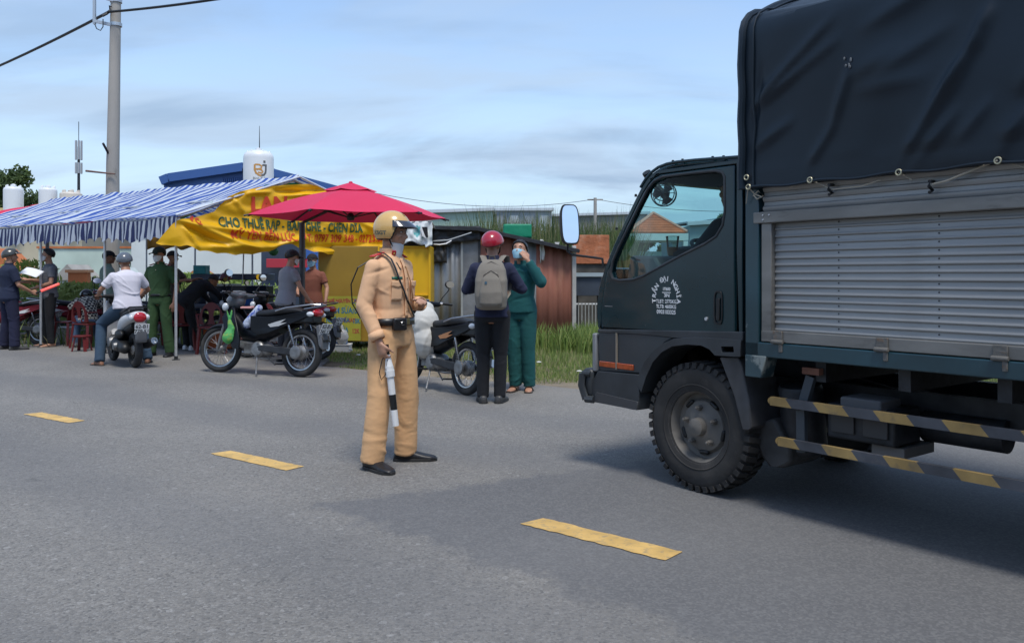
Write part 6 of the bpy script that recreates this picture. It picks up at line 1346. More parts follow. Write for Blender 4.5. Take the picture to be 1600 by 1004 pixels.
# ---- the traffic officer
TAN = (0.74, 0.45, 0.26); OL = G(612, 726)
OFR = facing(0.86, -0.51)
of = person('traffic officer in tan uniform and helmet standing on the road holding a striped baton', OL, OFR, 1.72, (0.46, 0.25, 0.165), vox=0.0085, head=(R(16), R(3), 0), lean=R(-1.5),
    arms={'R': dict(elbow=(0.235, -0.045, 1.10), wrist=(0.225, 0.075, 0.865), dir=(-0.12, 0.25, -1), palm=(-1, 0.25, -0.1), curl=0.95, thumb=0.9),
          'L': dict(elbow=(-0.25, -0.09, 1.11), wrist=(-0.15, 0.145, 1.10), dir=(0.75, 0.6, 0.3), palm=(0.4, -0.3, -1), curl=0.55)},
    legs={'R': dict(knee=(0.155, 0.02, 0.50), ankle=(0.175, -0.02, 0.085), yaw=R(-14)), 'L': dict(knee=(-0.125, 0.035, 0.50), ankle=(-0.155, 0.0, 0.085), yaw=R(34))},
    shirt=dict(col=('tan', TAN), hem=0.055, ex=0.017, hemex=0.025, r=(0.060, 0.055, 0.049, 0.042), amp=0.012, fold=True), trousers=dict(col=('tan', (0.71, 0.42, 0.21)), r=(0.100, 0.080, 0.080), amp=0.014, end=0.035, top=0.08),
    hat=lambda M, t: helmet(M, t, ('tan', (0.66, 0.42, 0.15)), 'three', visor=mat('smoke_visor', (0.035, 0.04, 0.055), 0.15, coat=0.5), text='CSGT'), mask=(M_mask, 0.068), seed=17)
t = of['root']; S = of['S']
mb = MB(); mb.loft([[S((0.150+0.024)*math.copysign(abs(math.cos(a))**0.85, math.cos(a)), (0.105+0.024)*math.copysign(abs(math.sin(a))**0.85, math.sin(a)), z) for a in [2*math.pi*q/40 for q in range(40)]] for z in (0.045, 0.095)], cap=False)
M_leather = mat('black_leather', (0.014, 0.014, 0.015), 0.35, bump=(50, 0.2, 0.003))
mb.build('belt', M_leather, t, ang=50, solid=0.006)
mb = MB(); q = S(0.075, 0.128, 0.055); mb.box((0, 0, 0), (0.10, 0.045, 0.085), Tm(q, (R(-28), 'Z'))); mb.build('belt_pouch', M_leather, t, bevel=0.012)
mb = MB(); q = S(0.005, 0.138, 0.07); mb.box((0, 0, 0), (0.055, 0.012, 0.042), Tm(q)); mb.build('belt_buckle', mat('dull_brass', (0.25, 0.2, 0.1), 0.35, 0.8), t, bevel=0.004)
mb = MB(); q = S(0.07, 0.157, 0.06); mb.tube([q+V((0.018*math.cos(a), 0, 0.012*math.sin(a))) for a in [2*math.pi*i/16 for i in range(16)]], 0.0035, 6, closed=True); mb.build('pouch_ring', M_chrome, t)
# cross strap from right shoulder to left hip, cord loop, epaulettes, tabs, name plate, pocket flaps, placket
def chest(x, z, out=0.0):
    best = None
    for q in range(len(TORSO)-1):
        a, b = TORSO[q], TORSO[q+1]
        if a[0] <= z <= b[0]:
            f = (z-a[0])/(b[0]-a[0]); rx = a[1]*(1-f)+b[1]*f+0.024; ry = a[2]*(1-f)+b[2]*f+0.024; yo = a[3]*(1-f)+b[3]*f
            c = min(0.999, abs(x)/rx)**(1/0.85); s2 = math.sqrt(max(0, 1-c*c))**0.85
            return S(x, yo+ry*s2+out+0.005, z)
    return S(x, 0.1, z)
mb = MB(); mb.tube([S(0.105, -0.02, 0.545), S(0.108, 0.045, 0.528), S(0.106, 0.095, 0.49), chest(0.10, 0.44, 0.012), chest(0.085, 0.37, 0.012), chest(0.045, 0.30, 0.006), chest(0.0, 0.22, 0.006), chest(-0.05, 0.16, 0.006), chest(-0.105, 0.10, 0.006)], 0.011, 8, flat=0.35); mb.build('cross_strap', M_leather, t)
mb = MB(); mb.tube([S(0.14, -0.03, 0.50), S(0.235, -0.085, 0.44), S(0.245, -0.14, 0.33), S(0.22, -0.155, 0.20), S(0.18, -0.12, 0.10)], 0.005, 6); mb.build('cord', M_black, t)
mb = MB(); mb.tube([chest(-0.01, 0.44, 0.004), chest(-0.03, 0.34, 0.012), chest(-0.055, 0.25, 0.012), chest(-0.075, 0.20, 0.008)], 0.004, 6); mb.build('whistle_cord', mat('cord_tan', (0.4, 0.2, 0.08), 0.8), t)
M_rtab = mat('tab_red', (0.55, 0.03, 0.035), 0.6)
for s in (1, -1):
    a = S(s*0.085, 0.0, 0.528); b = S(s*0.178, -0.015, 0.497)
    mb = MB(); mb.bar(a+V((0, 0, 0.012)), b+V((0, 0, 0.014)), 0.052, 0.008); e = mb.build('epaulette', M_rtab, t, bevel=0.003)
    for f in (0.3, 0.5, 0.7): p = a.lerp(b, f)+V((0, 0, 0.0175)); mb = MB(); mb.ball(p, (0.005, 0.005, 0.002)); mb.build('star', mat('gold', (0.6, 0.42, 0.12), 0.35, 0.8), e)
    mb = MB(); mb.bar(a.lerp(b, 0.06)+V((0, 0, 0.0175)), a.lerp(b, 0.95)+V((0, 0, 0.0185)), 0.006, 0.002); mb.build('gold_stripe', mat('gold', (0.6, 0.42, 0.12)), e, smooth=False)
    q = S(s*0.042, 0.066, 0.530); mb = MB(); mb.box((0, 0, 0), (0.028, 0.008, 0.046), Tm(q, (R(-s*35), 'Z'), (R(-25), 'X'))); e = mb.build('collar_tab', M_rtab, t, bevel=0.002)
    mb = MB(); mb.ball(q+V((s*0.002, 0.006, 0)), (0.007, 0.004, 0.007)); mb.build('badge_pin', mat('gold', (0.6, 0.42, 0.12)), e)
    p0 = chest(s*0.085, 0.325, 0.003)
    for z0, z1, nm in ((0.315, 0.345, 'pocket_flap'),):
        mb = MB(); mb.grid(lambda u, v, s=s: chest(s*(0.045+0.085*u), 0.345-(0.034+0.012*(1-abs(2*u-1)))*v, 0.006), 8, 4); mb.build(nm, mat('shirt_tan', TAN), t, ang=80, solid=0.006)
    mb = MB(); mb.grid(lambda u, v, s=s: chest(s*(0.05+0.075*u), 0.325-0.11*v, 0.002), 8, 8); mb.build('pocket', mat('shirt_tan', TAN), t, ang=80, solid=0.004)
mb = MB(); mb.grid(lambda u, v: chest(-0.015+0.03*u, 0.10+0.40*v, 0.003), 3, 24); mb.build('placket', mat('shirt_tan', TAN), t, ang=80, solid=0.003)
for i in range(5): mb = MB(); mb.ball(chest(0.0, 0.14+0.075*i, 0.008), (0.005, 0.003, 0.005)); mb.build('button', mat('button_tan', (0.35, 0.2, 0.08), 0.4), t)
mb = MB(); mb.grid(lambda u, v: chest(0.05+0.08*u, 0.372-0.018*v, 0.008), 4, 2); mb.build('name_plate', mat('name_green', (0.01, 0.10, 0.06), 0.4), t, ang=80, solid=0.004)
mb = MB(); q = S(0.045, 0.085, 0.47); mb.bar(q, q+V((-0.012, 0.03, -0.05)), 0.018, 0.012); mb.build('radio_clip', M_leather, t, bevel=0.003)
# cuff
for n in 'RL':
    sh, el, wr, *_ = of['A'][n]; mb = MB(); d = (wr-el).normalized(); mb.tube([wr-d*0.065, wr-d*0.012], [0.049, 0.046], 20, caps=False); mb.build('cuff', mat('shirt_tan', TAN), t, ang=60, solid=0.006)
# baton in the right hand
bpy.context.view_layer.update()
sh, el, wr, dr, pn, *_ = of['A']['R']; drn = dr.normalized()
gr = t.matrix_world @ (wr+drn*0.09+V((-0.03, 0.02, 0)))
bt = thing('baton', 'white and black striped traffic baton in the officer\'s right hand', 'baton', gr)
tip = V((0.052, 0.0, -0.47)); 
def seg(f0, f1, r0, r1, nm, m): mb = MB(); mb.tube([tip*f0, tip*f1], [r0, r1], 20); return mb.build(nm, m, bt, ang=40)
seg(-0.14, 0.0, 0.013, 0.013, 'handle', M_black); seg(0.0, 0.16, 0.014, 0.026, 'cone', M_white); seg(0.16, 0.22, 0.028, 0.029, 'collar', M_white); seg(0.22, 0.31, 0.032, 0.031, 'collar', M_white); seg(0.31, 0.56, 0.0235, 0.0225, 'tube', M_white); seg(0.56, 0.775, 0.0233, 0.0225, 'black_band', M_black); seg(0.775, 1.0, 0.0225, 0.0215, 'tube', M_white)
mb = MB(); mb.tube([V((0, 0, 0.0)), V((-0.035, -0.01, -0.03)), V((-0.055, -0.015, -0.12)), V((-0.04, -0.015, -0.165)), V((-0.012, -0.02, -0.13)), V((0.0, -0.018, -0.03))], 0.0032, 6); mb.build('wrist_loop', M_black, bt)

# ---- man with the backpack (seen from behind)
p = G(769, 629)
bpk = person('man in navy shirt with red helmet and grey backpack, seen from behind', p, facing(0.12, 1), 1.74, SK2, head=(R(-10), R(-4), 0),
    arms={'L': dict(elbow=(-0.27, 0.05, 1.14), wrist=(-0.12, 0.22, 1.17), dir=(0.8, 0.6, 0.2), palm=(0, -1, 0)), 'R': dict(elbow=(0.29, 0.06, 1.15), wrist=(0.14, 0.25, 1.20), dir=(-0.7, 0.6, 0.2), palm=(0, -1, 0))},
    legs={'L': dict(ankle=(-0.095, 0.0, 0.085), yaw=R(16)), 'R': dict(ankle=(0.075, 0.02, 0.085), yaw=R(-8))},
    shirt=dict(col=('navy', (0.016, 0.020, 0.052)), hem=-0.05, r=(0.066, 0.057, 0.050, 0.043), ex=0.016), trousers=dict(col=('black', (0.009, 0.010, 0.013)), r=(0.10, 0.072, 0.060)), shoes=dict(col=('charcoal', (0.035, 0.035, 0.035))),
    hat=lambda M, t: helmet(M, t, ('red', (0.36, 0.012, 0.03)), 'half'), hairy='under', seed=11)
bpy.context.view_layer.update()
bw = bpk['root'].matrix_world
pk = thing('backpack', 'grey beige backpack on the back of the man with the red helmet', 'backpack', bw @ V((0.02, -0.12, 0.98)), bpk['root'].rotation_euler.z)
M_bp = mat('backpack_grey', (0.205, 0.185, 0.155), 0.85, bump=(70, 0.3, 0.004), var=(4, 0.08)); M_bpd = mat('backpack_dark', (0.09, 0.08, 0.07), 0.85)
def ring(z, w_, y0, y1, x0=0): return [V((x0+w_*math.copysign(abs(math.cos(a))**0.6, math.cos(a)), (y0+y1)/2+(y1-y0)/2*math.copysign(abs(math.sin(a))**0.6, math.sin(a)), z)) for a in [2*math.pi*q/24 for q in range(24)]]
mb = MB(); mb.loft([ring(-0.035, 0.11, -0.11, -0.01), ring(-0.01, 0.150, -0.16, 0.0), ring(0.10, 0.162, -0.185, 0.0), ring(0.25, 0.160, -0.17, 0.0), ring(0.36, 0.142, -0.13, 0.0), ring(0.43, 0.11, -0.09, 0.0), ring(0.465, 0.06, -0.06, -0.01)])
me = remesh(mb, 0.009, 3, folds(0.010, 10, 4)); me.materials.append(M_bp); piece('main_bag', me, pk)
mb = MB(); mb.loft([ring(0.0, 0.08, -0.205, -0.12, 0.01), ring(0.03, 0.112, -0.225, -0.12, 0.01), ring(0.14, 0.115, -0.228, -0.12, 0.01), ring(0.27, 0.092, -0.20, -0.12, 0.01), ring(0.34, 0.055, -0.165, -0.1, 0.01)])
me = remesh(mb, 0.008, 3, folds(0.010, 12, 6)); me.materials.append(M_bp); piece('front_pocket', me, pk)
mb = MB(); mb.tube([V((-0.13, -0.10, 0.14)), V((-0.135, -0.11, 0.28)), V((-0.09, -0.10, 0.40)), V((0, -0.085, 0.445)), V((0.09, -0.10, 0.40)), V((0.135, -0.11, 0.28)), V((0.13, -0.10, 0.14))], 0.005, 6); mb.build('zip', M_bpd, pk)
mb = MB(); mb.tube([V((-0.085, -0.175, 0.20)), V((-0.06, -0.175, 0.31)), V((0.01, -0.165, 0.355)), V((0.08, -0.175, 0.31)), V((0.105, -0.175, 0.20))], 0.005, 6); mb.build('zip', M_bpd, pk)
mb = MB(); mb.tube([V((-0.03, -0.02, 0.455)), V((-0.025, -0.03, 0.50)), V((0.025, -0.03, 0.50)), V((0.03, -0.02, 0.455))], 0.010, 8, flat=0.6); mb.build('handle', M_bpd, pk)
mb = MB(); mb.box((-0.035, -0.213, 0.235), (0.022, 0.004, 0.025)); mb.build('logo_patch', mat('patch_blue', (0.05, 0.12, 0.18), 0.6), pk, smooth=False)
for s in (-1, 1):
    mb = MB(); mb.tube([V((s*0.07, -0.02, 0.44)), V((s*0.105, 0.06, 0.505)), V((s*0.12, 0.16, 0.50)), V((s*0.13, 0.235, 0.40)), V((s*0.145, 0.23, 0.24)), V((s*0.16, 0.12, 0.12)), V((s*0.13, -0.03, 0.05))], [0.03, 0.033, 0.033, 0.03, 0.026, 0.012, 0.01], 8, flat=0.25); mb.build('strap', M_bp, pk)

# ---- man in teal
p = G(814, 610)
person('man in teal work jacket and trousers with blue mask, hand raised to his glasses', p, facing(-0.35, -1), 1.70, SK1, head=(R(4), R(-20), 0), lean=R(2),
    arms={'L': dict(elbow=(-0.275, 0.12, 1.24), wrist=(-0.14, 0.17, 1.48), dir=(0.55, -0.05, 0.8), palm=(0.7, -0.6, 0), curl=0.6), 'R': dict(elbow=(0.24, 0.04, 1.12), wrist=(0.16, 0.24, 1.10), dir=(-0.6, 0.6, 0.1), palm=(0, -1, 0.2))},
    legs={'R': dict(ankle=(0.06, 0.02, 0.085), yaw=R(-4)), 'L': dict(ankle=(-0.10, 0.0, 0.085), yaw=R(14))},
    shirt=dict(col=('teal', (0.006, 0.085, 0.088)), hem=-0.02, ex=0.022, hemex=0.03, r=(0.068, 0.064, 0.058, 0.046), amp=0.014, fold=True), trousers=dict(col=('teal', (0.006, 0.078, 0.078)), r=(0.100, 0.082, 0.070), amp=0.010), shoes=dict(col=('brown', (0.05, 0.035, 0.025)), kind='sandal'), mask=(M_maskb,), seed=21)
tl_ = children(C.objects[-1]) if False else None

# ---- left group
p = G(14, 546)
nav = person('man in navy shirt and helmet at the left edge, holding out a red wand', p, facing(0.62, 0.78), 1.76, SK1, head=(R(-20), R(-6), 0), build=1.12,
    arms={'R': dict(elbow=(0.25, 0.06, 1.10), wrist=(0.20, 0.27, 0.99), dir=(0.1, 1, -0.35), palm=(-1, 0, -0.2), curl=0.9), 'L': dict(elbow=(-0.27, 0.04, 1.12), wrist=(-0.16, 0.27, 1.15), dir=(0.4, 0.9, 0), palm=(0.5, 0, -1))},
    legs={'R': dict(ankle=(0.16, 0.03, 0.085)), 'L': dict(ankle=(-0.16, -0.02, 0.085))},
    shirt=dict(col=('deep_navy', (0.010, 0.017, 0.045)), sleeve=0.75, r=(0.072, 0.066, 0.06, 0.05), ex=0.020, hem=-0.10, hemex=0.032, amp=0.014), trousers=dict(col=('navy', (0.010, 0.012, 0.038)), r=(0.104, 0.084, 0.080), amp=0.012), shoes=dict(col=('dusty', (0.055, 0.052, 0.05))),
    hat=lambda M, t: helmet(M, t, ('olive', (0.045, 0.045, 0.038)), 'half'), hairy='under', seed=31)
bpy.context.view_layer.update()
q = nav['root'].matrix_world @ (nav['A']['R'][2]+nav['A']['R'][3].normalized()*0.08)
wnd = thing('light_wand', 'glowing red traffic wand in the hand of the man in navy', 'baton', q, 0)
e = P(93, 443, q.y+0.15)-q
mb = MB(); mb.tube([-e.normalized()*0.06, e*0.22], 0.017, 12); mb.build('handle', M_black, wnd)
mb = MB(); mb.tube([e*0.22, e*0.97, e], [0.024, 0.022, 0.014], 16); mb.build('glow_tube', mat('wand_red', (0.85, 0.10, 0.09), 0.35, emit=((1, 0.15, 0.12), 0.35)), wnd)
p = G(77, 541)
gry = person('man in grey T-shirt and black trousers handing over a white paper', p, facing(-0.75, -0.66), 1.79, SK1, head=(R(-18), R(-8), 0),
    arms={'R': dict(elbow=(0.235, 0.03, 1.14), wrist=(0.19, 0.27, 1.17), dir=(0.1, 1, 0.1), palm=(-0.3, 0, 1), curl=0.4), 'L': dict(elbow=(-0.25, 0.03, 1.11), wrist=(-0.02, 0.23, 1.03), dir=(0.9, 0.4, -0.1), palm=(0, -0.3, -1), curl=0.4)},
    legs={'R': dict(ankle=(0.12, 0.03, 0.085)), 'L': dict(ankle=(-0.13, 0.0, 0.085))},
    shirt=dict(col=('midgrey', (0.13, 0.135, 0.15)), sleeve=0.62, ex=0.02, hem=-0.08, hemex=0.026, collar=False), trousers=dict(col=('black', (0.009, 0.010, 0.013)), r=(0.098, 0.070, 0.056)), shoes=dict(col=('sandal_grey', (0.12, 0.10, 0.085)), kind='sandal'), mask=(M_mask,), seed=41)
lettering('HUMAN', 0.055, mat('shirt_print', (0.04, 0.04, 0.10), 0.8), gry['root'], lambda a, b, h: gry['S'](-a+0.0, 0.140, 0.335+b), bold=0.001)
q = P(49, 425, nav['root'].location.y+0.30)
pp = MB(); pp.grid(lambda u, v: V((0.19*(u-0.5)*1.6, 0.21*(v-0.5), 0.03*(v-0.5)*-3+0.02*math.sin(u*4)-0.06*(u-0.5))), 10, 8); o = pp.build('paper', mat('paper_white', (0.78, 0.79, 0.80), 0.7), None, ang=80, solid=0.001); o.location = q; o.rotation_euler = (R(52), R(6), R(-6)); tag(o, 'white sheet of paper held out between the two men at the left', 'paper')
# seated man, checked shirt
def check_mat():
    m = mat('checked_shirt', (0.5, 0.48, 0.42), 0.9); t = m.node_tree; b = t.nodes['Principled BSDF']
    co = t.nodes.new('ShaderNodeTexCoord'); mp = t.nodes.new('ShaderNodeMapping'); mp.inputs['Scale'].default_value = (22, 22, 22); mp.inputs['Rotation'].default_value = (0.1, 0.05, 0.5); ck = t.nodes.new('ShaderNodeTexChecker'); ck.inputs['Scale'].default_value = 1
    ck.inputs[1].default_value = (0.42, 0.40, 0.34, 1); ck.inputs[2].default_value = (0.02, 0.02, 0.025, 1); t.links.new(co.outputs['Object'], mp.inputs[0]); t.links.new(mp.outputs[0], ck.inputs[0]); t.links.new(ck.outputs[0], b.inputs['Base Color']); return m
person('seated man in a black and white checked shirt bending forward on the maroon chair', V(gp(138, 14.95)), facing(-0.5, 0.86), 1.70, SK2, pelvis=(0, 0, 0.53), lean=R(26), slump=R(55), head=(0, R(-30), 0),
    arms={'L': dict(elbow=(-0.27, 0.28, 0.74), wrist=(-0.12, 0.50, 0.72), dir=(0.5, 0.8, 0), palm=(0, 0, -1)), 'R': dict(elbow=(0.27, 0.28, 0.74), wrist=(0.12, 0.50, 0.72), dir=(-0.5, 0.8, 0), palm=(0, 0, -1))},
    legs={'L': dict(knee=(-0.17, 0.42, 0.50), ankle=(-0.18, 0.36, 0.085)), 'R': dict(knee=(0.17, 0.42, 0.50), ankle=(0.17, 0.38, 0.085))},
    shirt=dict(mat=check_mat(), hem=-0.08), trousers=dict(col=('light_denim', (0.10, 0.16, 0.25)), r=(0.10, 0.075, 0.065)), shoes=dict(col=('pale', (0.3, 0.29, 0.28))), hat=lambda M, t: helmet(M, t, ('black', (0.012, 0.013, 0.015)), 'half'), seed=51)
# pale green shirt by the second leg
person('person in pale green shirt and black cap behind the second tent leg', V(gp(168, 15.6)), facing(0.6, 0.5), 1.76, SK3, head=(R(-30), R(-4), 0),
    arms={'R': dict(elbow=(0.25, 0.10, 1.12), wrist=(0.16, 0.30, 1.0), dir=(-0.2, 1, -0.2), palm=(-1, 0, 0))}, shirt=dict(col=('sage', (0.23, 0.32, 0.27)), hem=-0.10, ex=0.02), trousers=dict(col=('black', (0.009, 0.010, 0.013))),
    hat=lambda M, t: cap(M, t, ('black', (0.01, 0.01, 0.012))), hairy='under', seed=61)
# rider on the white scooter
RP = SC-dS*0.12
person('rider in white T-shirt, jeans and grey helmet sitting on the white scooter', V((RP.x, RP.y, 0)), math.atan2(dS.y, dS.x)-math.pi/2, 1.70, SK2, pelvis=(0, -0.06, 0.86), lean=R(6), slump=R(12), head=(R(-14), R(-8), 0), build=1.12,
    arms={'L': dict(elbow=(-0.33, 0.10, 1.10), wrist=(-0.31, 0.33, 1.02), dir=(0, 1, -0.2), palm=(0.1, 0, -1), curl=1.0), 'R': dict(elbow=(0.33, 0.10, 1.10), wrist=(0.31, 0.33, 1.02), dir=(0, 1, -0.2), palm=(-0.1, 0, -1), curl=1.0)},
    legs={'L': dict(knee=(-0.27, 0.30, 0.60), ankle=(-0.34, 0.10, 0.085), yaw=R(20)), 'R': dict(knee=(0.27, 0.30, 0.60), ankle=(0.30, 0.02, 0.085), yaw=R(-25))},
    shirt=dict(col=('white', (0.62, 0.60, 0.66)), sleeve=0.72, hem=-0.04, ex=0.022, hemex=0.03, amp=0.013, r=(0.070, 0.066, 0.06, 0.05), collar=False), trousers=dict(col=('denim', (0.030, 0.060, 0.10)), r=(0.112, 0.082, 0.07), amp=0.013), shoes=dict(col=('brown', (0.05, 0.035, 0.025)), kind='sandal'),
    hat=lambda M, t: helmet(M, t, ('grey', (0.10, 0.115, 0.135)), 'half'), hairy='under', seed=71)
# green uniformed officer
p = G(250, 556)
gg = person('officer in green uniform with white mask standing beside the scooter, facing us', p, facing(-0.16, -1), 1.76, SK2, head=(R(-14), 0, 0),
    arms={'L': dict(elbow=(-0.27, -0.03, 1.10), wrist=(-0.27, 0.05, 0.85), dir=(0, 0.1, -1), palm=(0.6, -0.6, 0), curl=0.3), 'R': dict(elbow=(0.28, -0.02, 1.12), wrist=(0.22, 0.18, 0.98), dir=(-0.1, 0.8, -0.5), palm=(-1, 0, 0))},
    legs={'L': dict(ankle=(-0.17, 0.0, 0.085)), 'R': dict(ankle=(0.15, 0.0, 0.085))},
    shirt=dict(col=('green', (0.032, 0.075, 0.025)), sleeve=0.78, ex=0.022, hem=0.03, hemex=0.026, amp=0.010, r=(0.068, 0.062, 0.06, 0.05), fold=True), trousers=dict(col=('green', (0.036, 0.082, 0.028)), r=(0.098, 0.080, 0.076), amp=0.012),
    hat=lambda M, t: cap(M, t, ('darkgreen', (0.012, 0.02, 0.014))), mask=(M_mask,), hairy='under', seed=81)
for s in (-1, 1):
    mb = MB(); mb.bar(gg['S'](s*0.09, 0, 0.54), gg['S'](s*0.175, -0.01, 0.515), 0.045, 0.01); mb.build('epaulette', mat('epaulette_red', (0.3, 0.03, 0.02), 0.6), gg['root'], smooth=False)
for i in range(5): mb = MB(); mb.ball(gg['S'](0, 0.128-0.006*abs(i-2.5), 0.10+0.085*i), (0.008, 0.004, 0.008)); mb.build('button', mat('pale_button', (0.5, 0.45, 0.3), 0.4), gg['root'])
mb = MB(); mb.loft([[gg['S']((0.152+0.024)*math.cos(a), (0.108+0.024)*math.sin(a), z) for a in [2*math.pi*q/32 for q in range(32)]] for z in (0.03, 0.065)], cap=False); mb.build('belt', M_leather, gg['root'], solid=0.005)
# behind the tent corner pole
person('person in grey brown shirt and dark cap reaching forward behind the tent corner pole', V(gp(268, 14.9)), facing(0.9, -0.2), 1.74, SK3, head=(R(-8), R(-6), 0),
    arms={'L': dict(elbow=(-0.26, 0.14, 1.18), wrist=(-0.18, 0.40, 1.22), dir=(0, 1, 0), palm=(0.5, 0, -1)), 'R': dict(elbow=(0.26, 0.12, 1.16), wrist=(0.18, 0.38, 1.20), dir=(0, 1, 0.1), palm=(-0.5, 0, -1))},
    shirt=dict(col=('taupe', (0.10, 0.085, 0.075)), sleeve=0.7), trousers=dict(col=('brownblack', (0.03, 0.018, 0.016))), hat=lambda M, t: cap(M, t, ('black', (0.01, 0.01, 0.012))), seed=91)
person('person in black clothes and white shoes leaning over the small table', V(gp(298, 14.6)), facing(0.55, 0.8), 1.68, SK2, lean=R(48), slump=R(20), head=(0, R(-20), 0), pelvis=(0, -0.12, 0.89),
    arms={'L': dict(elbow=(-0.24, 0.42, 0.98), wrist=(-0.18, 0.58, 0.80), dir=(0, 0.8, -0.4), palm=(0, 0, -1)), 'R': dict(elbow=(0.24, 0.42, 0.98), wrist=(0.18, 0.58, 0.80), dir=(0, 0.8, -0.4), palm=(0, 0, -1))},
    shirt=dict(col=('blackcloth', (0.008, 0.009, 0.014)), ex=0.03, hemex=0.04, hem=-0.15), trousers=dict(col=('black', (0.009, 0.010, 0.013)), r=(0.10, 0.072, 0.06)), shoes=dict(col=('white', (0.6, 0.6, 0.6)), sole=M_white), seed=101)
p = V(gp(446, 12.6))
gc = person('man in grey T-shirt and dark cap, from the side, gripping the tail of a motorbike', p, facing(0.6, 0.62), 1.70, SK1, head=(R(-10), R(-4), 0), lean=R(8),
    arms={'R': dict(elbow=(0.25, 0.10, 1.14), wrist=(0.25, 0.26, 0.93), dir=(0, 0.7, -0.7), palm=(-0.5, -0.4, 0), curl=0.8), 'L': dict(elbow=(-0.26, 0.12, 1.12), wrist=(-0.2, 0.32, 1.0), dir=(0, 1, -0.3), palm=(0, 0, -1))},
    shirt=dict(col=('palegrey', (0.24, 0.24, 0.26)), sleeve=0.6, ex=0.02, hem=-0.08, hemex=0.026, collar=False), trousers=dict(col=('darkgrey', (0.03, 0.03, 0.035))), hat=lambda M, t: cap(M, t, ('darkbrown', (0.022, 0.018, 0.018))), mask=(M_mask,), hairy='under', seed=111)
person('man in rust brown T-shirt, dark cap and blue mask facing us beside the umbrella pole', V(gp(489, 13.9)), facing(-0.3, -1), 1.66, SK1, head=(R(2), R(-6), 0),
    arms={'L': dict(elbow=(-0.27, -0.01, 1.13), wrist=(-0.30, 0.10, 0.90), dir=(-0.1, 0.2, -1), palm=(0.8, -0.4, 0), curl=0.4), 'R': dict(elbow=(0.26, 0.10, 1.13), wrist=(0.12, 0.28, 1.04), dir=(-0.5, 0.8, 0), palm=(0, -0.3, -1))},
    shirt=dict(col=('rust', (0.21, 0.072, 0.045)), sleeve=0.62, ex=0.022, hem=-0.05, hemex=0.028, collar=False), trousers=dict(col=('darkgrey', (0.03, 0.03, 0.035))), hat=lambda M, t: cap(M, t, ('black', (0.01, 0.01, 0.012))), mask=(M_maskb,), seed=121)
# helmets left on things
def loose_helmet(label, px, py, Y, col, rz=0): p = P(px, py, Y); t = thing('helmet', label, 'helmet', p, rz); helmet(Matrix.Identity(4), t, col, 'half'); return t
loose_helmet('dark red helmet resting on the display case behind the black motorbike', 353, 437, 15.4, ('darkred', (0.12, 0.01, 0.015)))
# ------------------------------------------------------------------ the truck
TFv = V((-0.602, 0.798, 0)).normalized(); TNv = V((-TFv.y, TFv.x, 0)); HW = 0.875
W0 = V((1.078, 4.97, 0)); T0 = W0-TNv*HW                       # x forward, y to its left (our side), z up; origin under the front axle
truck = thing('truck', 'dark green box truck with grey ribbed side and dark canvas tarp, its cab facing left', 'truck', T0, math.atan2(TFv.y, TFv.x))
def SP(px, py, c=HW):                                           # photograph point -> (x, z) on the truck's side plane y = c
    r = V(((px-800)/FPX, 1, 0)); t_ = (c+T0.dot(TNv))/r.dot(TNv); q = r*t_
    return ((q-T0).dot(TFv), CAMH+(HOR-py)/FPX*t_)
def sides(mb, outl, y0, y1, holes=()): return mb.prism(outl, lambda a, b, d: V((a, d, b)), y0, y1, holes)
Mcab = mat('cab_paint', (0.004, 0.026, 0.034), 0.24, spec=0.4, coat=0.35, var=(2.5, 0.25), spots=(9, 0.68, (0.10, 0.13, 0.13), 0.05), bump=(3, 0.03, 0.02))
Mcab2 = mat('body_paint_blue', (0.012, 0.046, 0.062), 0.36, coat=0.3, var=(3, 0.3), spots=(8, 0.64, (0.22, 0.26, 0.26), 0.06), bump=(6, 0.08, 0.01))
Mtrim = mat('trim_dark', (0.028, 0.033, 0.038), 0.5, var=(5, 0.35), spots=(4, 0.55, (0.075, 0.074, 0.07), 0.25), bump=(30, 0.1, 0.004))
Mrim = mat('rim_dusty', (0.15, 0.14, 0.125), 0.7, 0.1, var=(6, 0.3), spots=(5, 0.52, (0.22, 0.195, 0.16), 0.25), bump=(25, 0.25, 0.005))
Mtyre = mat('truck_tyre', (0.030, 0.029, 0.028), 0.9, var=(5, 0.3), spots=(4, 0.52, (0.075, 0.068, 0.06), 0.3), bump=(40, 0.4, 0.004))
Mslat = mat('slat_metal', (0.265, 0.265, 0.258), 0.5, 0.25, var=(3, 0.22), spots=(4, 0.58, (0.19, 0.185, 0.175), 0.2), bump=(14, 0.12, 0.004), stretch=(0.3, 1, 2.5))
Mgate = mat('gate_frame', (0.20, 0.195, 0.182), 0.55, 0.35, var=(5, 0.25), spots=(7, 0.58, (0.08, 0.075, 0.07), 0.2), bump=(30, 0.2, 0.004), stretch=(0.4, 1, 1.5))
Mcan = mat('canvas_navy', (0.004, 0.011, 0.020), 0.44, var=(1.2, 0.3), spots=(2.6, 0.60, (0.011, 0.020, 0.032), 0.25), bump=(140, 0.12, 0.002), spec=0.38)
Mrust = mat('rusty', (0.16, 0.07, 0.045), 0.85, var=(8, 0.3), bump=(30, 0.4, 0.005))
Mglass = glass('cab_glass', (0.66, 0.86, 0.86), 0.09)
Mint = mat('cab_interior', (0.020, 0.022, 0.025), 0.7, bump=(60, 0.2, 0.003)); Mdash = mat('dashboard_grey', (0.07, 0.085, 0.09), 0.6, var=(4, 0.2))
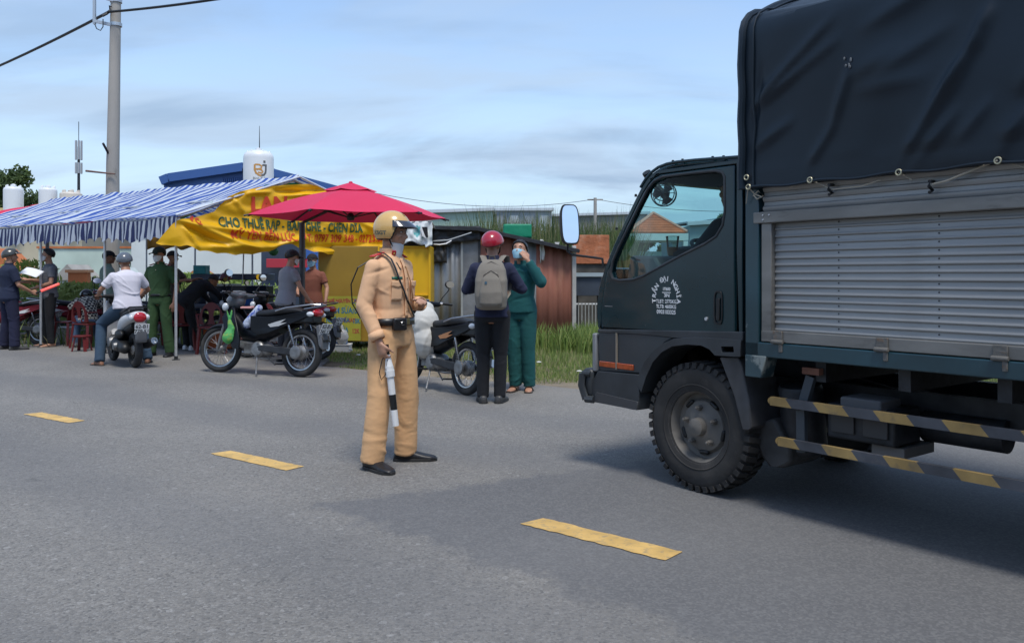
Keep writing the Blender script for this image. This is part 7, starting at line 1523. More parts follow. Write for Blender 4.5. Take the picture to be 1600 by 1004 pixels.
# cab side outline and door, taken in the side plane
XB = SP(1159, 400)[0]
fr = [SP(*q) for q in ((933, 517), (931, 480), (935, 450), (944, 418), (957, 386), (975, 346), (992, 311), (1000, 295), (1008, 282), (1017, 271.5), (1028, 263.5), (1041, 258.5), (1056, 255.5), (1085, 252.5), (1120, 250))]
zr = SP(1158, 248)[1]; zb = SP(1050, 520)[1]
fr = [(x, z) for x, z in fr]
outl = [(XB, zb), (XB, zr)]+[(x, min(z, zr)) for x, z in reversed(fr)]
outl[-1] = (outl[-1][0], zb)
win = [SP(*q) for q in ((954, 425), (957, 408), (966, 387), (984, 350), (1000, 318), (1012, 295), (1022, 283), (1036, 276), (1080, 270.5), (1118, 267), (1128, 269), (1132, 276), (1132.5, 330), (1129, 352), (1119, 369), (1101, 381), (1062, 400), (1025, 420), (1005, 431), (990, 436.5), (968, 438), (957, 435))]
XD = SP(1148, 400)[0]
door = [(XD, zb+0.005), (XD, zr-0.03)]+[(x-0.025 if z > 1.35 else x-0.05, min(z-0.03, zr-0.03)) for x, z in reversed(fr)]
door[-1] = (door[-1][0], zb+0.005)
doorh = [(XD-0.008, zb-0.0), (XD-0.008, zr-0.024)]
ring_out = outl; hole = [(x*1.0, z) for x, z in door]
for s in (1, -1):
    # cab frame around the door
    mb = MB(); hol = [(x+(0.006 if x > 0.2 else -0.006), z+(0.006 if z > 1.5 else -0.003)) for x, z in door]; hol = [(x, max(z, zb+0.004)) for x, z in hol]
    sides(mb, outl, s*(HW-0.055), s*(HW-0.006), [hol]); mb.build('cab_side', Mcab, truck, ang=30, bevel=0.012)
    mb = MB(); sides(mb, door, s*(HW-0.05), s*HW, [win]); d_ = mb.build('door', Mcab, truck, ang=30, bevel=0.010, seg=3)
    mb = MB(); mb.tube([V((x, s*(HW-0.002), z)) for x, z in win], 0.009, 8, closed=True); mb.build('window_rubber', Mtrim, d_)
    mb = MB(); mb.add([(x, s*(HW-0.02), z) for x, z in win], [tuple(range(len(win)))]); o = mb.build('window_pane', Mglass, d_, smooth=False)
    a = SP(966, 390); b = SP(961, 436)
    if s > 0:
        h0 = SP(1115, 455); h1 = SP(1131, 506)
        mb = MB(); cx_, cz_ = (h0[0]+h1[0])/2, (h0[1]+h1[1])/2; ro = [(cx_+0.032*math.copysign(abs(math.cos(q))**0.5, math.cos(q)), cz_+0.098*math.copysign(abs(math.sin(q))**0.5, math.sin(q))) for q in [2*math.pi*i/20 for i in range(20)]]
        ri = [(cx_+(x-cx_)*0.72, cz_+(z-cz_)*0.88) for x, z in ro]
        sides(mb, ro, HW, HW+0.008, [ri]); hd = mb.build('door_handle', M_black, d_, bevel=0.002); mb = MB(); mb.box((cx_-0.002, HW+0.008, cz_-0.01), (0.026, 0.012, 0.13)); mb.build('handle_lever', M_black, hd, bevel=0.004)
        kx, kz_ = SP(1104, 498); mb = MB(); mb.lathe([(0.001, 0.008), (0.010, 0.008), (0.012, 0)], (kx, HW, kz_), (0, 1, 0), 16); mb.build('key_lock', M_steel, d_)
        mb = MB(); x0, z0 = SP(945, 478); x1, z1 = SP(957, 479); mb.box(((x0+x1)/2, HW+0.0006, z0), (abs(x0-x1), 0.001, 0.003)); mb.build('scratch', M_steel, d_, smooth=False)
# roof, front, windscreen, back wall
YW = HW-0.03
prof = [(XB, zr-0.012)]+[(x, z-0.006) for x, z in reversed(fr)]
def strip(i0, i1, y0, y1, name, m, off=0.0, thick=0.03):
    pts = prof[i0:i1+1]; mb = MB(); n = 12
    for (a, b), (c, d) in zip(pts, pts[1:]): pass
    mb.grid(lambda u, v: V((lerp_prof(pts, u)[0]-off, y0+(y1-y0)*v, lerp_prof(pts, u)[1])), max(2, (len(pts)-1)*2), n); return mb.build(name, m, truck, ang=50, solid=thick)
def lerp_prof(pts, u):
    f = u*(len(pts)-1); i = min(int(f), len(pts)-2); f -= i; return (pts[i][0]*(1-f)+pts[i+1][0]*f, pts[i][1]*(1-f)+pts[i+1][1]*f)
n_ = len(prof)-1                               # prof: back -> roof -> windscreen -> nose
iw0 = n_-8; iw1 = n_-3
strip(0, iw0, -YW, YW, 'roof', Mcab)
strip(iw1, n_, -YW, YW, 'front_panel', Mcab)
for s in (-1, 1): strip(iw0, iw1, s*(YW-0.055), s*YW, 'windscreen_pillar', Mcab)
mb = MB(); pts = prof[iw0:iw1+1]; mb.grid(lambda u, v: V((lerp_prof(pts, u)[0], (YW-0.055)*(2*v-1), lerp_prof(pts, u)[1])), 10, 4); mb.build('windscreen', Mglass, truck, ang=60)
mb = MB(); mb.box((XB+0.02, 0, (zr+zb)/2-0.02), (0.04, 2*YW-0.06, zr-zb-0.04)); mb.build('cab_back', Mint, truck, smooth=False)
mb = MB(); mb.box((0.22, 0, zb+0.03), (1.05, 2*YW-0.08, 0.05)); mb.build('cab_floor', Mint, truck, smooth=False)
mb = MB(); mb.tube([V((SP(x, y)[0], HW-0.006, SP(x, y)[1]+0.006)) for x, y in ((1000, 294), (1008, 281), (1017, 270.5), (1028, 262.5), (1041, 257.5), (1056, 254.5), (1085, 251.5), (1120, 249), (1156, 246.5))], 0.010, 8); mb.build('rain_gutter', Mcab, truck)
for px, py in ((1048, 255), (1063, 253), (1110, 249), (1127, 248), (990, 308), (960, 360)):
    x, z = SP(px, py-1); mb = MB(); mb.lathe([(0.001, 0.018), (0.008, 0.016), (0.009, 0)], (x, HW-0.02, z), (0, 0, 1), 10); mb.build('roof_bolt', M_black, truck)
# lettering on the door
wx = lambda px, py: SP(px, py)
def dm(px, py):
    x0, z0 = SP(px, py); return lambda a, b, h: V((x0-a, HW+0.0012+h, z0+b))
CXp, CZp = SP(1041, 468)
for i, ch in enumerate("TRẦN ĐẠI NGHĨA"):
    if ch == ' ': continue
    ang = R(184-188*i/13); 
    def mp(a, b, h, ang=ang):
        rr = 0.100; q = ang-math.pi/2; x = rr*math.cos(ang)+a*math.cos(q)-b*math.sin(q); z = rr*1.28*math.sin(ang)+a*math.sin(q)+b*math.cos(q)
        return V((CXp-x, HW+0.0012+h, CZp+z))
    lettering(ch, 0.042, M_white_ink, truck, mp, bold=0.0014, name='letter')
lettering('1T600', 0.026, M_white_ink, truck, dm(1041.5, 451.5), bold=0.001, xs=0.95); lettering('3N', 0.029, M_white_ink, truck, dm(1042, 461.5), bold=0.001, xs=1.25)
x0, z0 = SP(1041.5, 456.8); mb = MB(); mb.box((x0, HW+0.001, z0), (0.07, 0.001, 0.005)); mb.build('fraction_bar', M_white_ink, truck, smooth=False)
lettering('TLBT: 2775KG', 0.031, M_white_ink, truck, dm(1041, 471), bold=0.0008, xs=0.88); lettering('TLTB: 4600KG', 0.031, M_white_ink, truck, dm(1041, 479), bold=0.0008, xs=0.86); lettering('0903103325', 0.034, M_white_ink, truck, dm(1041, 487.5), bold=0.001, xs=0.92)
# lower cab: lamp panel, bumper, wheel arch
p_low = [SP(*q) for q in ((934, 518), (1000, 520.5), (1052, 527), (1036, 537), (1020, 551), (1008, 569), (1002, 584), (936, 580))]
for s in (1, -1):
    mb = MB(); sides(mb, p_low, s*(HW-0.12), s*(HW-0.002)); mb.build('lamp_panel', mat('panel_slate', (0.030, 0.042, 0.052), 0.38, coat=0.3, var=(4, 0.2)), truck, ang=30, bevel=0.01)
    a = SP(937, 563); b = SP(990, 579); mb = MB(); mb.box(((a[0]+b[0])/2, s*(HW+0.001), (a[1]+b[1])/2), (abs(a[0]-b[0]), 0.012, abs(a[1]-b[1])*0.93)); mb.build('side_lamp', mat('amber_dark', (0.40, 0.075, 0.022), 0.2, coat=0.5, var=(30, 0.3)), truck, bevel=0.004)
    a = SP(963, 520); b = SP(965, 577); mb = MB(); mb.box(((a[0]+b[0])/2, s*(HW+0.003), (a[1]+b[1])/2), (0.010, 0.012, abs(a[1]-b[1]))); mb.build('panel_strip', mat('pale_strip', (0.22, 0.19, 0.15), 0.6), truck, smooth=False)
    rail = [SP(*q) for q in ((934, 514), (1060, 516), (1161, 518), (1161, 533), (1060, 529), (1000, 522.5), (934, 519.5))]
    mb = MB(); sides(mb, rail, s*(HW-0.05), s*(HW+0.004)); mb.build('sill', Mtrim, truck, ang=30, bevel=0.006)
    # arch: flared band
    o_ = [SP(*q) for q in ((997, 598), (1001, 583), (1008, 566), (1021, 549), (1036, 537), (1054, 529), (1085, 526.5), (1120, 528), (1160, 531), (1159, 557), (1150, 557), (1119, 555), (1110, 545), (1098, 539.5), (1075, 538), (1052, 541), (1036, 550), (1022, 566), (1011, 590), (1004, 613))]
    hl = [SP(*q) for q in ((1129, 541), (1148, 541), (1149, 550), (1130, 550))]
    mb = MB(); sides(mb, o_, s*(HW-0.25), s*(HW+0.014), [hl]); mb.build('wheel_arch', Mtrim, truck, ang=35, bevel=0.008)
    fl = [SP(*q) for q in ((1122, 558), (1152, 558), (1158, 575), (1168, 625), (1173, 668), (1165, 673), (1158, 672), (1145, 620))]
    mb = MB(); sides(mb, fl, s*(HW-0.30), s*(HW-0.01)); mb.build('mud_guard', mat('guard_grey', (0.055, 0.055, 0.058), 0.6, var=(6, 0.4), bump=(8, 0.3, 0.01)), truck, ang=30, bevel=0.008)
    # bumper
    bo = [SP(*q) for q in ((936, 579), (1001, 585), (1000, 640), (990, 639.5), (928, 626), (925, 600))]
    mb = MB(); sides(mb, bo, s*(HW-0.20), s*(HW+0.012)); mb.build('bumper_end', Mtrim, truck, ang=30, bevel=0.012)
    st_ = [SP(*q) for q in ((935, 612), (1000, 627), (999, 640), (930, 627))]
    mb = MB(); sides(mb, st_, s*(HW+0.008), s*(HW+0.022)); mb.build('bumper_step', mat('step_grey', (0.05, 0.052, 0.056), 0.5), truck, ang=30, bevel=0.004)
bz0 = SP(936, 630)[1]; bx_ = SP(925, 600)[0]
mb = MB(); mb.box((bx_+0.03, 0, bz0+0.13), (0.10, 2*HW+0.06, 0.20)); mb.build('front_bumper', Mtrim, truck, bevel=0.03)
mb = MB(); q = [V((SP(914, 582)[0]-0.02, HW+0.04, SP(914, 582)[1])), V((SP(916, 600)[0], HW+0.045, SP(916, 600)[1])), V((SP(922, 618)[0], HW+0.04, SP(922, 622)[1]))]; mb.tube(q, 0.03, 10, flat=0.6); mb.tube([q[0], q[0]+V((-0.06, -0.02, 0))], 0.02, 8); mb.tube([q[2], q[2]+V((-0.06, -0.02, 0))], 0.025, 8); mb.build('bumper_horn', Mtrim, truck)
mb = MB(); mb.box((fr[0][0]-0.05, 0, (zb+bz0+0.24)/2), (0.14, 2*HW-0.10, zb-bz0-0.22)); mb.build('grille', Mtrim, truck, bevel=0.01)
for s in (-1, 1): mb = MB(); mb.lathe([(0.001, 0.03), (0.08, 0.02), (0.09, 0)], (fr[0][0]+0.02, s*0.62, zb-0.09), (1, 0, 0), 20); mb.build('headlight', M_lens, truck)
a = SP(932, 523); mb = MB(); mb.box((a[0]+0.02, HW-0.02, a[1]-0.12), (0.04, 0.05, 0.26)); mb.build('corner_lamp', mat('dull_lens', (0.22, 0.23, 0.24), 0.3), truck, bevel=0.01)
# wheels
WRd = 0.392
def twheel(x, y, s, name='wheel'):
    mb = MB()
    mb.lathe([(0.21, -0.02), (0.222, 0.0), (0.212, -0.012), (0.200, -0.03), (0.195, -0.075), (0.165, -0.085), (0.15, -0.06), (0.10, -0.045), (0.075, -0.03), (0.055, -0.03), (0.052, 0.012), (0.035, 0.024), (0.001, 0.028), (0.001, -0.16), (0.2, -0.16)], (0, 0, 0), (0, s, 0), 48, closed=True)
    w_ = mb.build(name, Mrim, truck, ang=35); w_.location = (x, y, WRd)
    def tyre_prof(): return [(0.212, -0.005), (0.235, 0.006), (0.29, 0.014), (0.335, 0.008), (0.366, -0.008), (0.377, -0.025), (0.377, -0.185), (0.36, -0.205), (0.29, -0.22), (0.212, -0.19)]
    mb = MB(); mb.lathe(tyre_prof(), (0, 0, 0), (0, s, 0), 72, closed=True); mb.lathe([(0.245, 0.006), (0.252, 0.013), (0.258, 0.008)], (0, 0, 0), (0, s, 0), 60, closed=True); ty = mb.build('tyre', Mtyre, w_, ang=40)
    lug = MB(); nl = 42
    for k in range(nl):
        for side_, ph in ((0, 0), (1, 0.5)):
            a0 = 2*math.pi*(k+ph)/nl; a1 = a0+2*math.pi*0.56/nl
            y0, y1 = ((-0.095, 0.004) if side_ == 0 else (-0.105, -0.207)); sh_ = 0.35*2*math.pi/nl
            def pt(r, a, yy): return V((r*math.cos(a), s*yy, r*math.sin(a)))
            ps = []
            for r in (0.368, 0.392):
                k2 = 0.9 if r > 0.38 else 1
                for yy, aa in ((y0, a0+sh_), (y0, a1+sh_), (y1*k2, a1), (y1*k2, a0)): ps.append(pt(r if abs(yy-y0) < 1e-6 or r < 0.38 else r-0.006, aa, yy))
            lug.add(ps, [(0, 1, 2, 3), (4, 7, 6, 5), (0, 4, 5, 1), (1, 5, 6, 2), (2, 6, 7, 3), (3, 7, 4, 0)])
            if side_ == 0:   # shoulder block reaching down the wall
                ps = [pt(0.352, a0, 0.010), pt(0.352, a1, 0.010), pt(0.384, a1, 0.002), pt(0.384, a0, 0.002), pt(0.352, a0, -0.02), pt(0.352, a1, -0.02), pt(0.384, a1, -0.02), pt(0.384, a0, -0.02)]
                lug.add(ps, [(0, 1, 2, 3), (4, 7, 6, 5), (0, 4, 5, 1), (1, 5, 6, 2), (2, 6, 7, 3), (3, 7, 4, 0)])
    lug.build('tread_lugs', Mtyre, w_, smooth=False, kind='stuff')
    for k in range(5):
        a = 2*math.pi*k/5+0.25; mb = MB(); mb.lathe([(0.001, -0.012), (0.015, -0.012), (0.018, -0.05), (0.012, -0.05)], (0.112*math.cos(a), 0, 0.112*math.sin(a)), (0, s, 0), 6); mb.lathe([(0.001, 0.0), (0.008, -0.002), (0.008, -0.02)], (0.112*math.cos(a), 0, 0.112*math.sin(a)), (0, s, 0), 8); mb.build('wheel_nut', Mrim, w_, ang=20)
    for k in range(5):
        a = 2*math.pi*(k+0.5)/5+0.25; mb = MB(); c = V((0.157*math.cos(a), -0.062*s, 0.157*math.sin(a))); tx = V((-math.sin(a), 0, math.cos(a)))
        mb.capsule([c-tx*0.022, c+tx*0.022], [0.014, 0.014], 10); mb.build('vent_hole', M_black, w_)
    return w_
twheel(0, HW-0.035, 1); twheel(0, -(HW-0.13), -1)
for s in (1, -1):
    twheel(-2.75, s*(HW+0.0), s); twheel(-2.75, s*(HW-0.28), s)
# chassis and the things hung under it
mb = MB()
for s in (-1, 1): mb.box((-1.75, s*0.36, 0.60), (5.0, 0.06, 0.17))
mb.build('chassis_rail', M_dark, truck, smooth=False)
for x in (-0.9, -1.7, -2.4, -3.4): mb = MB(); mb.box((x, 0, 0.60), (0.08, 0.7, 0.12)); mb.build('cross_member', M_dark, truck, smooth=False)
mb = MB(); mb.tube([(0, -0.75, WRd-0.02), (0, 0.75, WRd-0.02)], 0.045, 10); mb.ball((0, 0, WRd-0.05), (0.12, 0.3, 0.08)); mb.build('front_axle', M_dark, truck)
mb = MB(); mb.tube([(-2.75, -0.75, WRd), (-2.75, 0.75, WRd)], 0.06, 10); mb.ball((-2.75, 0, WRd), 0.19); mb.build('rear_axle', M_dark, truck)
for s in (-1, 1):
    mb = MB(); mb.grid(lambda u, v, s=s: V((-0.55+1.1*u, s*0.42+0.06*(v-0.5), 0.50-0.10*math.sin(math.pi*u))), 14, 1); mb.build('leaf_spring', M_dark, truck, solid=0.05)
mb = MB(); mb.box((0.0, 0, 0.62), (0.9, 0.55, 0.5)); mb.build('engine_block', M_dark, truck, bevel=0.03)
mb = MB(); mb.tube([(-0.35, 0.05, 0.56), (-0.95, 0.05, 0.52)], [0.16, 0.10], 14); mb.build('gearbox', M_dark, truck)
mb = MB(); mb.tube([(-0.95, 0, 0.52), (-2.6, 0, 0.44)], 0.045, 12); mb.ball((-1.75, 0, 0.48), 0.075); mb.build('drive_shaft', M_dark, truck)
mb = MB(); mb.tube([(-0.5, -0.45, 0.42), (-1.4, -0.42, 0.42), (-1.6, -0.42, 0.42), (-3.9, -0.4, 0.5)], [0.03, 0.03, 0.09, 0.03], 10); mb.build('exhaust_pipe', M_dark, truck)
a = SP(1292, 628, 0.75); b = SP(1398, 700, 0.75)
mb = MB(); mb.box(((a[0]+b[0])/2, 0.62, (a[1]+b[1])/2), (abs(a[0]-b[0]), 0.26, abs(a[1]-b[1]))); bt_ = mb.build('battery_box', M_dark, truck, bevel=0.012)
for k in range(2): mb = MB(); mb.box(((a[0]+b[0])/2+0.09-0.18*k, 0.758, (a[1]+b[1])/2-0.01), (0.13, 0.012, abs(a[1]-b[1])*0.5)); mb.build('cover_plate', mat('grey_cover', (0.05, 0.05, 0.052), 0.6), bt_, bevel=0.003)
a = SP(1360, 632, 0.70); mb = MB(); mb.box((a[0], 0.70, a[1]), (0.22, 0.2, 0.08)); mb.build('battery_top', mat('battery_grey', (0.10, 0.10, 0.105), 0.7), truck, bevel=0.01)
a = SP(1238, 655, 0.7); mb = MB(); mb.lathe([(0.001, -0.2), (0.11, -0.19), (0.12, -0.17), (0.12, 0.17), (0.11, 0.19), (0.001, 0.2)], (a[0], 0.60, a[1]), (0, 0.15, 1), 24); mb.build('air_tank', M_dark, truck)
fl = [SP(*q, 0.72) for q in ((1180, 662), (1212, 652), (1238, 700), (1240, 722), (1225, 730), (1205, 728), (1192, 712), (1183, 690))]
mb = MB(); sides(mb, fl, 0.42, 0.74); mb.build('mud_flap', mat('flap_dusty', (0.05, 0.049, 0.048), 0.7, var=(6, 0.4), bump=(6, 0.3, 0.02)), truck, ang=30, bevel=0.02)
a = SP(1428, 712, 0.62); mb = MB(); mb.tube([(a[0]+0.05, 0.40, 0.52), (a[0]-0.35, 0.40, 0.52)], [0.08, 0.08], 18); mb.build('silencer', M_dark, truck)
a = SP(1400, 702, 0.62); mb = MB(); mb.box((a[0], 0.55, a[1]), (0.17, 0.3, 0.05)); mb.build('splash_plate', mat('plate_pale', (0.16, 0.15, 0.14), 0.7), truck, smooth=False)
mb = MB(); mb.box((-2.0, -0.62, 0.52), (0.9, 0.36, 0.32)); mb.build('fuel_tank', M_dark, truck, bevel=0.05)
mb = MB(); mb.lathe([(0.12, -0.3), (0.36, -0.1), (0.38, 0), (0.36, 0.1), (0.12, 0.1)], (-3.7, 0, 0.55), (0, 0, 1), 30); mb.build('spare_wheel', Mtyre, truck)
# load body
BX0 = SP(1189, 400, 0.90)[0]; BX1 = -3.75; YB = 0.90
zrail0, zrail1, zg0, zg1, zt0 = 0.855, 0.935, 0.94, 1.645, 1.775
XP0 = SP(1166, 400, YB)[0]
mb = MB(); mb.box(((XP0+BX0)/2+0.004, YB-0.04, (0.74+1.80)/2), (XP0-BX0-0.008, 0.10, 1.06)); mb.build('front_post', Mcab2, truck, bevel=0.006)
mb = MB(); mb.box(((XP0+BX0)/2+0.004, -YB+0.04, (0.74+1.80)/2), (XP0-BX0-0.008, 0.10, 1.06)); mb.build('front_post', Mcab2, truck, bevel=0.006)
br = [SP(*q, YB) for q in ((1166, 547), (1211, 560), (1203, 590), (1168, 590))]
mb = MB(); sides(mb, [(XP0, 0.74), (XP0, 0.862), (XP0-0.14, 0.862), (XP0-0.105, 0.74)], YB-0.1, YB+0.012); mb.build('corner_bracket', mat('worn_bracket', (0.03, 0.06, 0.072), 0.5, var=(6, 0.3), spots=(7, 0.50, (0.20, 0.23, 0.22), 0.08)), truck, bevel=0.005)
for s in (1, -1):
    mb = MB(); mb.box(((XP0+BX1)/2, s*(YB-0.03), (zrail0+zrail1)/2), (XP0-BX1, 0.08, zrail1-zrail0)); mb.build('body_rail', Mcab2, truck, bevel=0.006)
mb = MB(); mb.box(((XP0+BX1)/2, 0, 0.90), (XP0-BX1-0.02, 2*YB-0.2, 0.05)); mb.build('body_floor', M_dark, truck, smooth=False)
for x in [BX0-0.3-0.45*k for k in range(8)]: mb = MB(); mb.box((x, 0, 0.80), (0.06, 2*YB-0.2, 0.12)); mb.build('floor_beam', M_dark, truck, smooth=False)
mb = MB(); mb.box((XP0-0.03, 0, 1.75), (0.05, 2*YB-0.2, 1.7)); mb.build('front_wall', Mcab2, truck, smooth=False)
mb = MB(); mb.box((BX1+0.03, 0, 1.35), (0.05, 2*YB-0.1, 0.85)); mb.build('rear_gate', Mslat, truck, smooth=False)
for s in (1, -1):
    gt = MB(); gx0 = BX0-0.004; L_ = gx0-BX1
    gt.box((gx0-L_/2, s*(YB-0.02), (zg0+1.0)/2), (L_, 0.05, 1.0-zg0)); g1_ = gt.build('side_gate', Mgate, truck, bevel=0.004)
    mb = MB(); mb.box((gx0-L_/2+0.02, s*(YB-0.01), 1.614), (L_+0.05, 0.05, 0.062)); mb.build('gate_top_rail', Mgate, g1_, bevel=0.005)
    mb = MB(); mb.box((gx0-0.032, s*(YB-0.02), 1.29), (0.064, 0.045, 0.585)); mb.build('gate_stile', Mgate, g1_, bevel=0.004)
    mb = MB(); mb.box((gx0-L_/2-0.03, s*(YB-0.055), 1.3), (L_-0.06, 0.006, 0.62)); mb.build('backing_sheet', Mgate, g1_, smooth=False)
    # one ribbed slat: flat face with a rolled rib along its lower edge
    ns = 15; h = (1.582-1.0)/ns; sm = MB(); prof_ = [(0.0, 0.0), (0.0, 0.007), (h*0.08, 0.0095), (h*0.17, 0.0105), (h*0.26, 0.0095), (h*0.36, 0.005), (h*0.44, 0.004), (h*0.97, 0.0015), (h*0.97, -0.004)]
    x0, x1 = gx0-0.066, BX1+0.05
    sm.loft([[V((x, s*(YB-0.036)+s*d, z)) for z, d in prof_] for x in (x0, x1)]); me = sm.mesh(); me.materials.append(Mslat); me.polygons.foreach_set('use_smooth', [True]*len(me.polygons)); me.set_sharp_from_angle(angle=R(50))
    for i in range(ns): piece('slat', me, g1_, Matrix.Translation((0, s*random.uniform(-0.0012, 0.0012), 1.0+h*i)))
    um = MB(); h2 = (zt0+0.03-1.648)/3; prof2 = [(0.0, 0.0), (0.0, 0.008), (h2*0.25, 0.016), (h2*0.45, 0.016), (h2*0.6, 0.004), (h2*0.98, 0.002), (h2*0.98, -0.004)]
    um.loft([[V((x, s*(YB-0.02)+s*d, z)) for z, d in prof2] for x in (gx0-0.005, x1)]); me2 = um.mesh(); me2.materials.append(Mslat); me2.polygons.foreach_set('use_smooth', [True]*len(me2.polygons)); me2.set_sharp_from_angle(angle=R(50))
    for i in range(3): piece('upper_slat', me2, truck, Matrix.Translation((0, 0, 1.648+h2*i)))
    if s > 0:
        for px in (1305, 1462):
            x = SP(px, 400, YB)[0]
            for i in range(ns): mb = MB(); mb.ball((x, YB-0.031, 1.0+h*(i+0.72)), (0.004, 0.002, 0.004), nu=6, nv=4); mb.build('rivet', M_dark, g1_)
        for px in (1215, 1378, 1563):    # welded hinges
            x, z = SP(px, 545, YB+0.01); mb = MB(); mb.tube([(x-0.035, YB+0.016, zg0+0.004), (x+0.035, YB+0.016, zg0+0.004)], 0.012, 10); mb.box((x, YB+0.010, zg0+0.035), (0.06, 0.010, 0.055)); mb.box((x-0.02, YB+0.013, zg0-0.025), (0.022, 0.010, 0.05)); mb.build('gate_hinge', mat('rusty_hinge', (0.13, 0.125, 0.115), 0.8, spots=(20, 0.56, (0.17, 0.11, 0.07), 0.1), bump=(40, 0.5, 0.01)), g1_, bevel=0.003)
        for px, py in ((1297, 292), (1454, 287)):   # tie hooks
            x, z = SP(px, py, YB+0.02); mb = MB(); mb.tube([(x, YB-0.01, z+0.012), (x, YB+0.03, z+0.010), (x, YB+0.035, z-0.012), (x, YB+0.0, z-0.03), (x, YB+0.03, z-0.04)], 0.008, 8); mb.build('tie_hook', M_dark, truck)
        for k in range(3):
            x, z = SP(1188+k*2, 325, YB); mb = MB(); mb.ball((gx0-0.02-0.04*(k % 2), YB+0.016, 1.60+0.025*(k > 0)), 0.006, nu=8, nv=5); mb.build('rivet', M_steel, g1_)
# side guard bars with diagonal stripes
M_sy = mat('stripe_yellow', (0.29, 0.195, 0.07), 0.7, var=(6, 0.3), spots=(9, 0.54, (0.12, 0.10, 0.07), 0.2)); M_sb = mat('stripe_black', (0.055, 0.06, 0.072), 0.6, var=(6, 0.35), spots=(12, 0.6, (0.11, 0.10, 0.09), 0.2))
for (z, xs_, hh) in ((0.617, SP(1204, 632)[0], 0.046), (0.405, SP(1216, 697)[0], 0.046)):
    x = xs_; i = 0; YG = HW-0.005
    g_ = MB(); g_.box(((x-3.0)/2+0.0, YG-0.022, z), (x+3.0-0.01, 0.022, hh-0.008)); gb = g_.build('guard_bar', M_sb, truck, smooth=False)
    first = True
    while x > -2.9:
        ln = 0.115 if first else 0.165; sk = 0.04; x2 = x-ln
        a, b = (x, x) if first else (x+sk/2, x-sk/2)
        c, d = (x2+sk/2, x2-sk/2)
        ys = YG+0.010
        mb = MB(); mb.prism([(a, z+hh/2), (b, z-hh/2), (d, z-hh/2), (c, z+hh/2)], lambda p, q, dd: V((p, dd, q)), YG-0.018, ys); mb.build('stripe', M_sy if i % 2 == 0 else M_sb, gb, smooth=False, bevel=0)
        x = x2; i += 1; first = False
    mb = MB(); mb.tube([(xs_, YG-0.006, z), (xs_+0.012, YG-0.03, z)], [hh*0.48, hh*0.42], 12, flat=1.0); mb.build('bar_end', M_sy, gb)
for px in (1262,):
    a = SP(1268, 588, 0.8); b = SP(1256, 640, 0.8); c = SP(1260, 702, 0.8)
    mb = MB(); mb.bar((a[0], 0.80, a[1]), (b[0], 0.82, b[1]), 0.03, 0.05, up=(1, 0, 0)); mb.bar((b[0], 0.82, b[1]), (b[0]-0.01, 0.83, 0.36), 0.03, 0.05, up=(1, 0, 0)); mb.build('bar_bracket', mat('bracket_slate', (0.045, 0.055, 0.065), 0.6), truck, smooth=False)
    a = SP(1273, 579, 0.8); mb = MB(); mb.box((a[0], 0.80, a[1]), (0.10, 0.08, 0.035)); mb.build('wood_block', Mrust, truck, smooth=False)
mb = MB(); mb.bar((-2.0, 0.80, 0.82), (-2.0, 0.83, 0.36), 0.05, 0.03); mb.build('bar_bracket', M_dark, truck, smooth=False)
# ------------------------------------------------ canvas tarp
TY = YB+0.035; X0 = SP(1161, 200, TY)[0]; X1 = BX1-0.1; ZS = 2.60; ZT = 2.98
ridges = []
for (x0_, y0_, x1_, y1_, am, wd) in [(1180, 163, 1240, 95, .028, .030), (1240, 95, 1300, 30, .020, .035), (1195, 158, 1262, 100, .022, .022), (1262, 100, 1310, 62, .014, .03), (1180, 230, 1235, 190, .020, .030), (1262, 262, 1300, 200, .018, .028), (1300, 200, 1328, 108, .024, .032), (1405, 255, 1455, 175, .020, .030), (1455, 175, 1520, 70, .040, .034), (1520, 70, 1545, 10, .030, .04), (1425, 262, 1490, 180, .018, .030), (1330, 120, 1400, 75, .016, .06), (1380, 110, 1480, 40, .022, .06), (1345, 140, 1440, 120, .014, .05), (1560, 240, 1600, 175, .026, .04), (1600, 130, 1680, 20, .03, .05), (1500, 215, 1545, 160, .014, .03), (1180, 200, 1190, 110, -.015, .02), (1355, 40, 1450, -20, .02, .05), (1440, 255, 1560, 235, .010, .03)]:
    p0 = SP(x0_, y0_, TY); p1 = SP(x1_, y1_, TY); ridges.append((*p0, *p1, am, wd))
for k in range(14):
    x = -2.2-0.12*k; z = random.uniform(1.8, 2.3); ridges.append((x, z, x-random.uniform(0.1, 0.35), z+random.uniform(0.3, 0.5), random.uniform(0.01, 0.035), random.uniform(0.02, 0.05)))
def tdisp(x, z):
    d = 0.018*nz(x*1.2, z*1.3, 4)+0.008*nz(x*3.5+z*2, z*2.5-x, 7)
    for (ax, az_, bx2, bz2, am, wd) in ridges:
        dx, dz = bx2-ax, bz2-az_; L2 = dx*dx+dz*dz; k = ((x-ax)*dx+(z-az_)*dz)/L2
        if -0.2 < k < 1.2:
            q = ((x-ax)*dz-(z-az_)*dx)/math.sqrt(L2)
            if abs(q) < wd*3: d += 1.0*am*math.exp(-(abs(q)/(wd*0.8))**1.5)*math.sin(math.pi*(k+0.2)/1.4)
    return d
def tcross(v):      # v in 0..1 from the near hem over the roof to the far hem: (y, z, outward normal)
    s_ = (v-0.5)*2; a = abs(s_); sg = -1 if s_ > 0 else 1
    if a > 0.56: z = 1.775+(ZS-1.775)*(1-(a-0.56)/0.44); return (sg*TY, z, V((0, sg, 0)))
    if a > 0.40:
        f = (a-0.40)/0.16*math.pi/2; return (sg*(TY-0.17+0.17*math.sin(f)), ZS+0.17*math.cos(f), V((0, sg*math.sin(f), math.cos(f))))
    f = a/0.40; return (sg*(TY-0.17)*f, ZS+0.17+(ZT-ZS-0.17)*(1-f*f), V((0, sg*0.3*f, 1)).normalized())
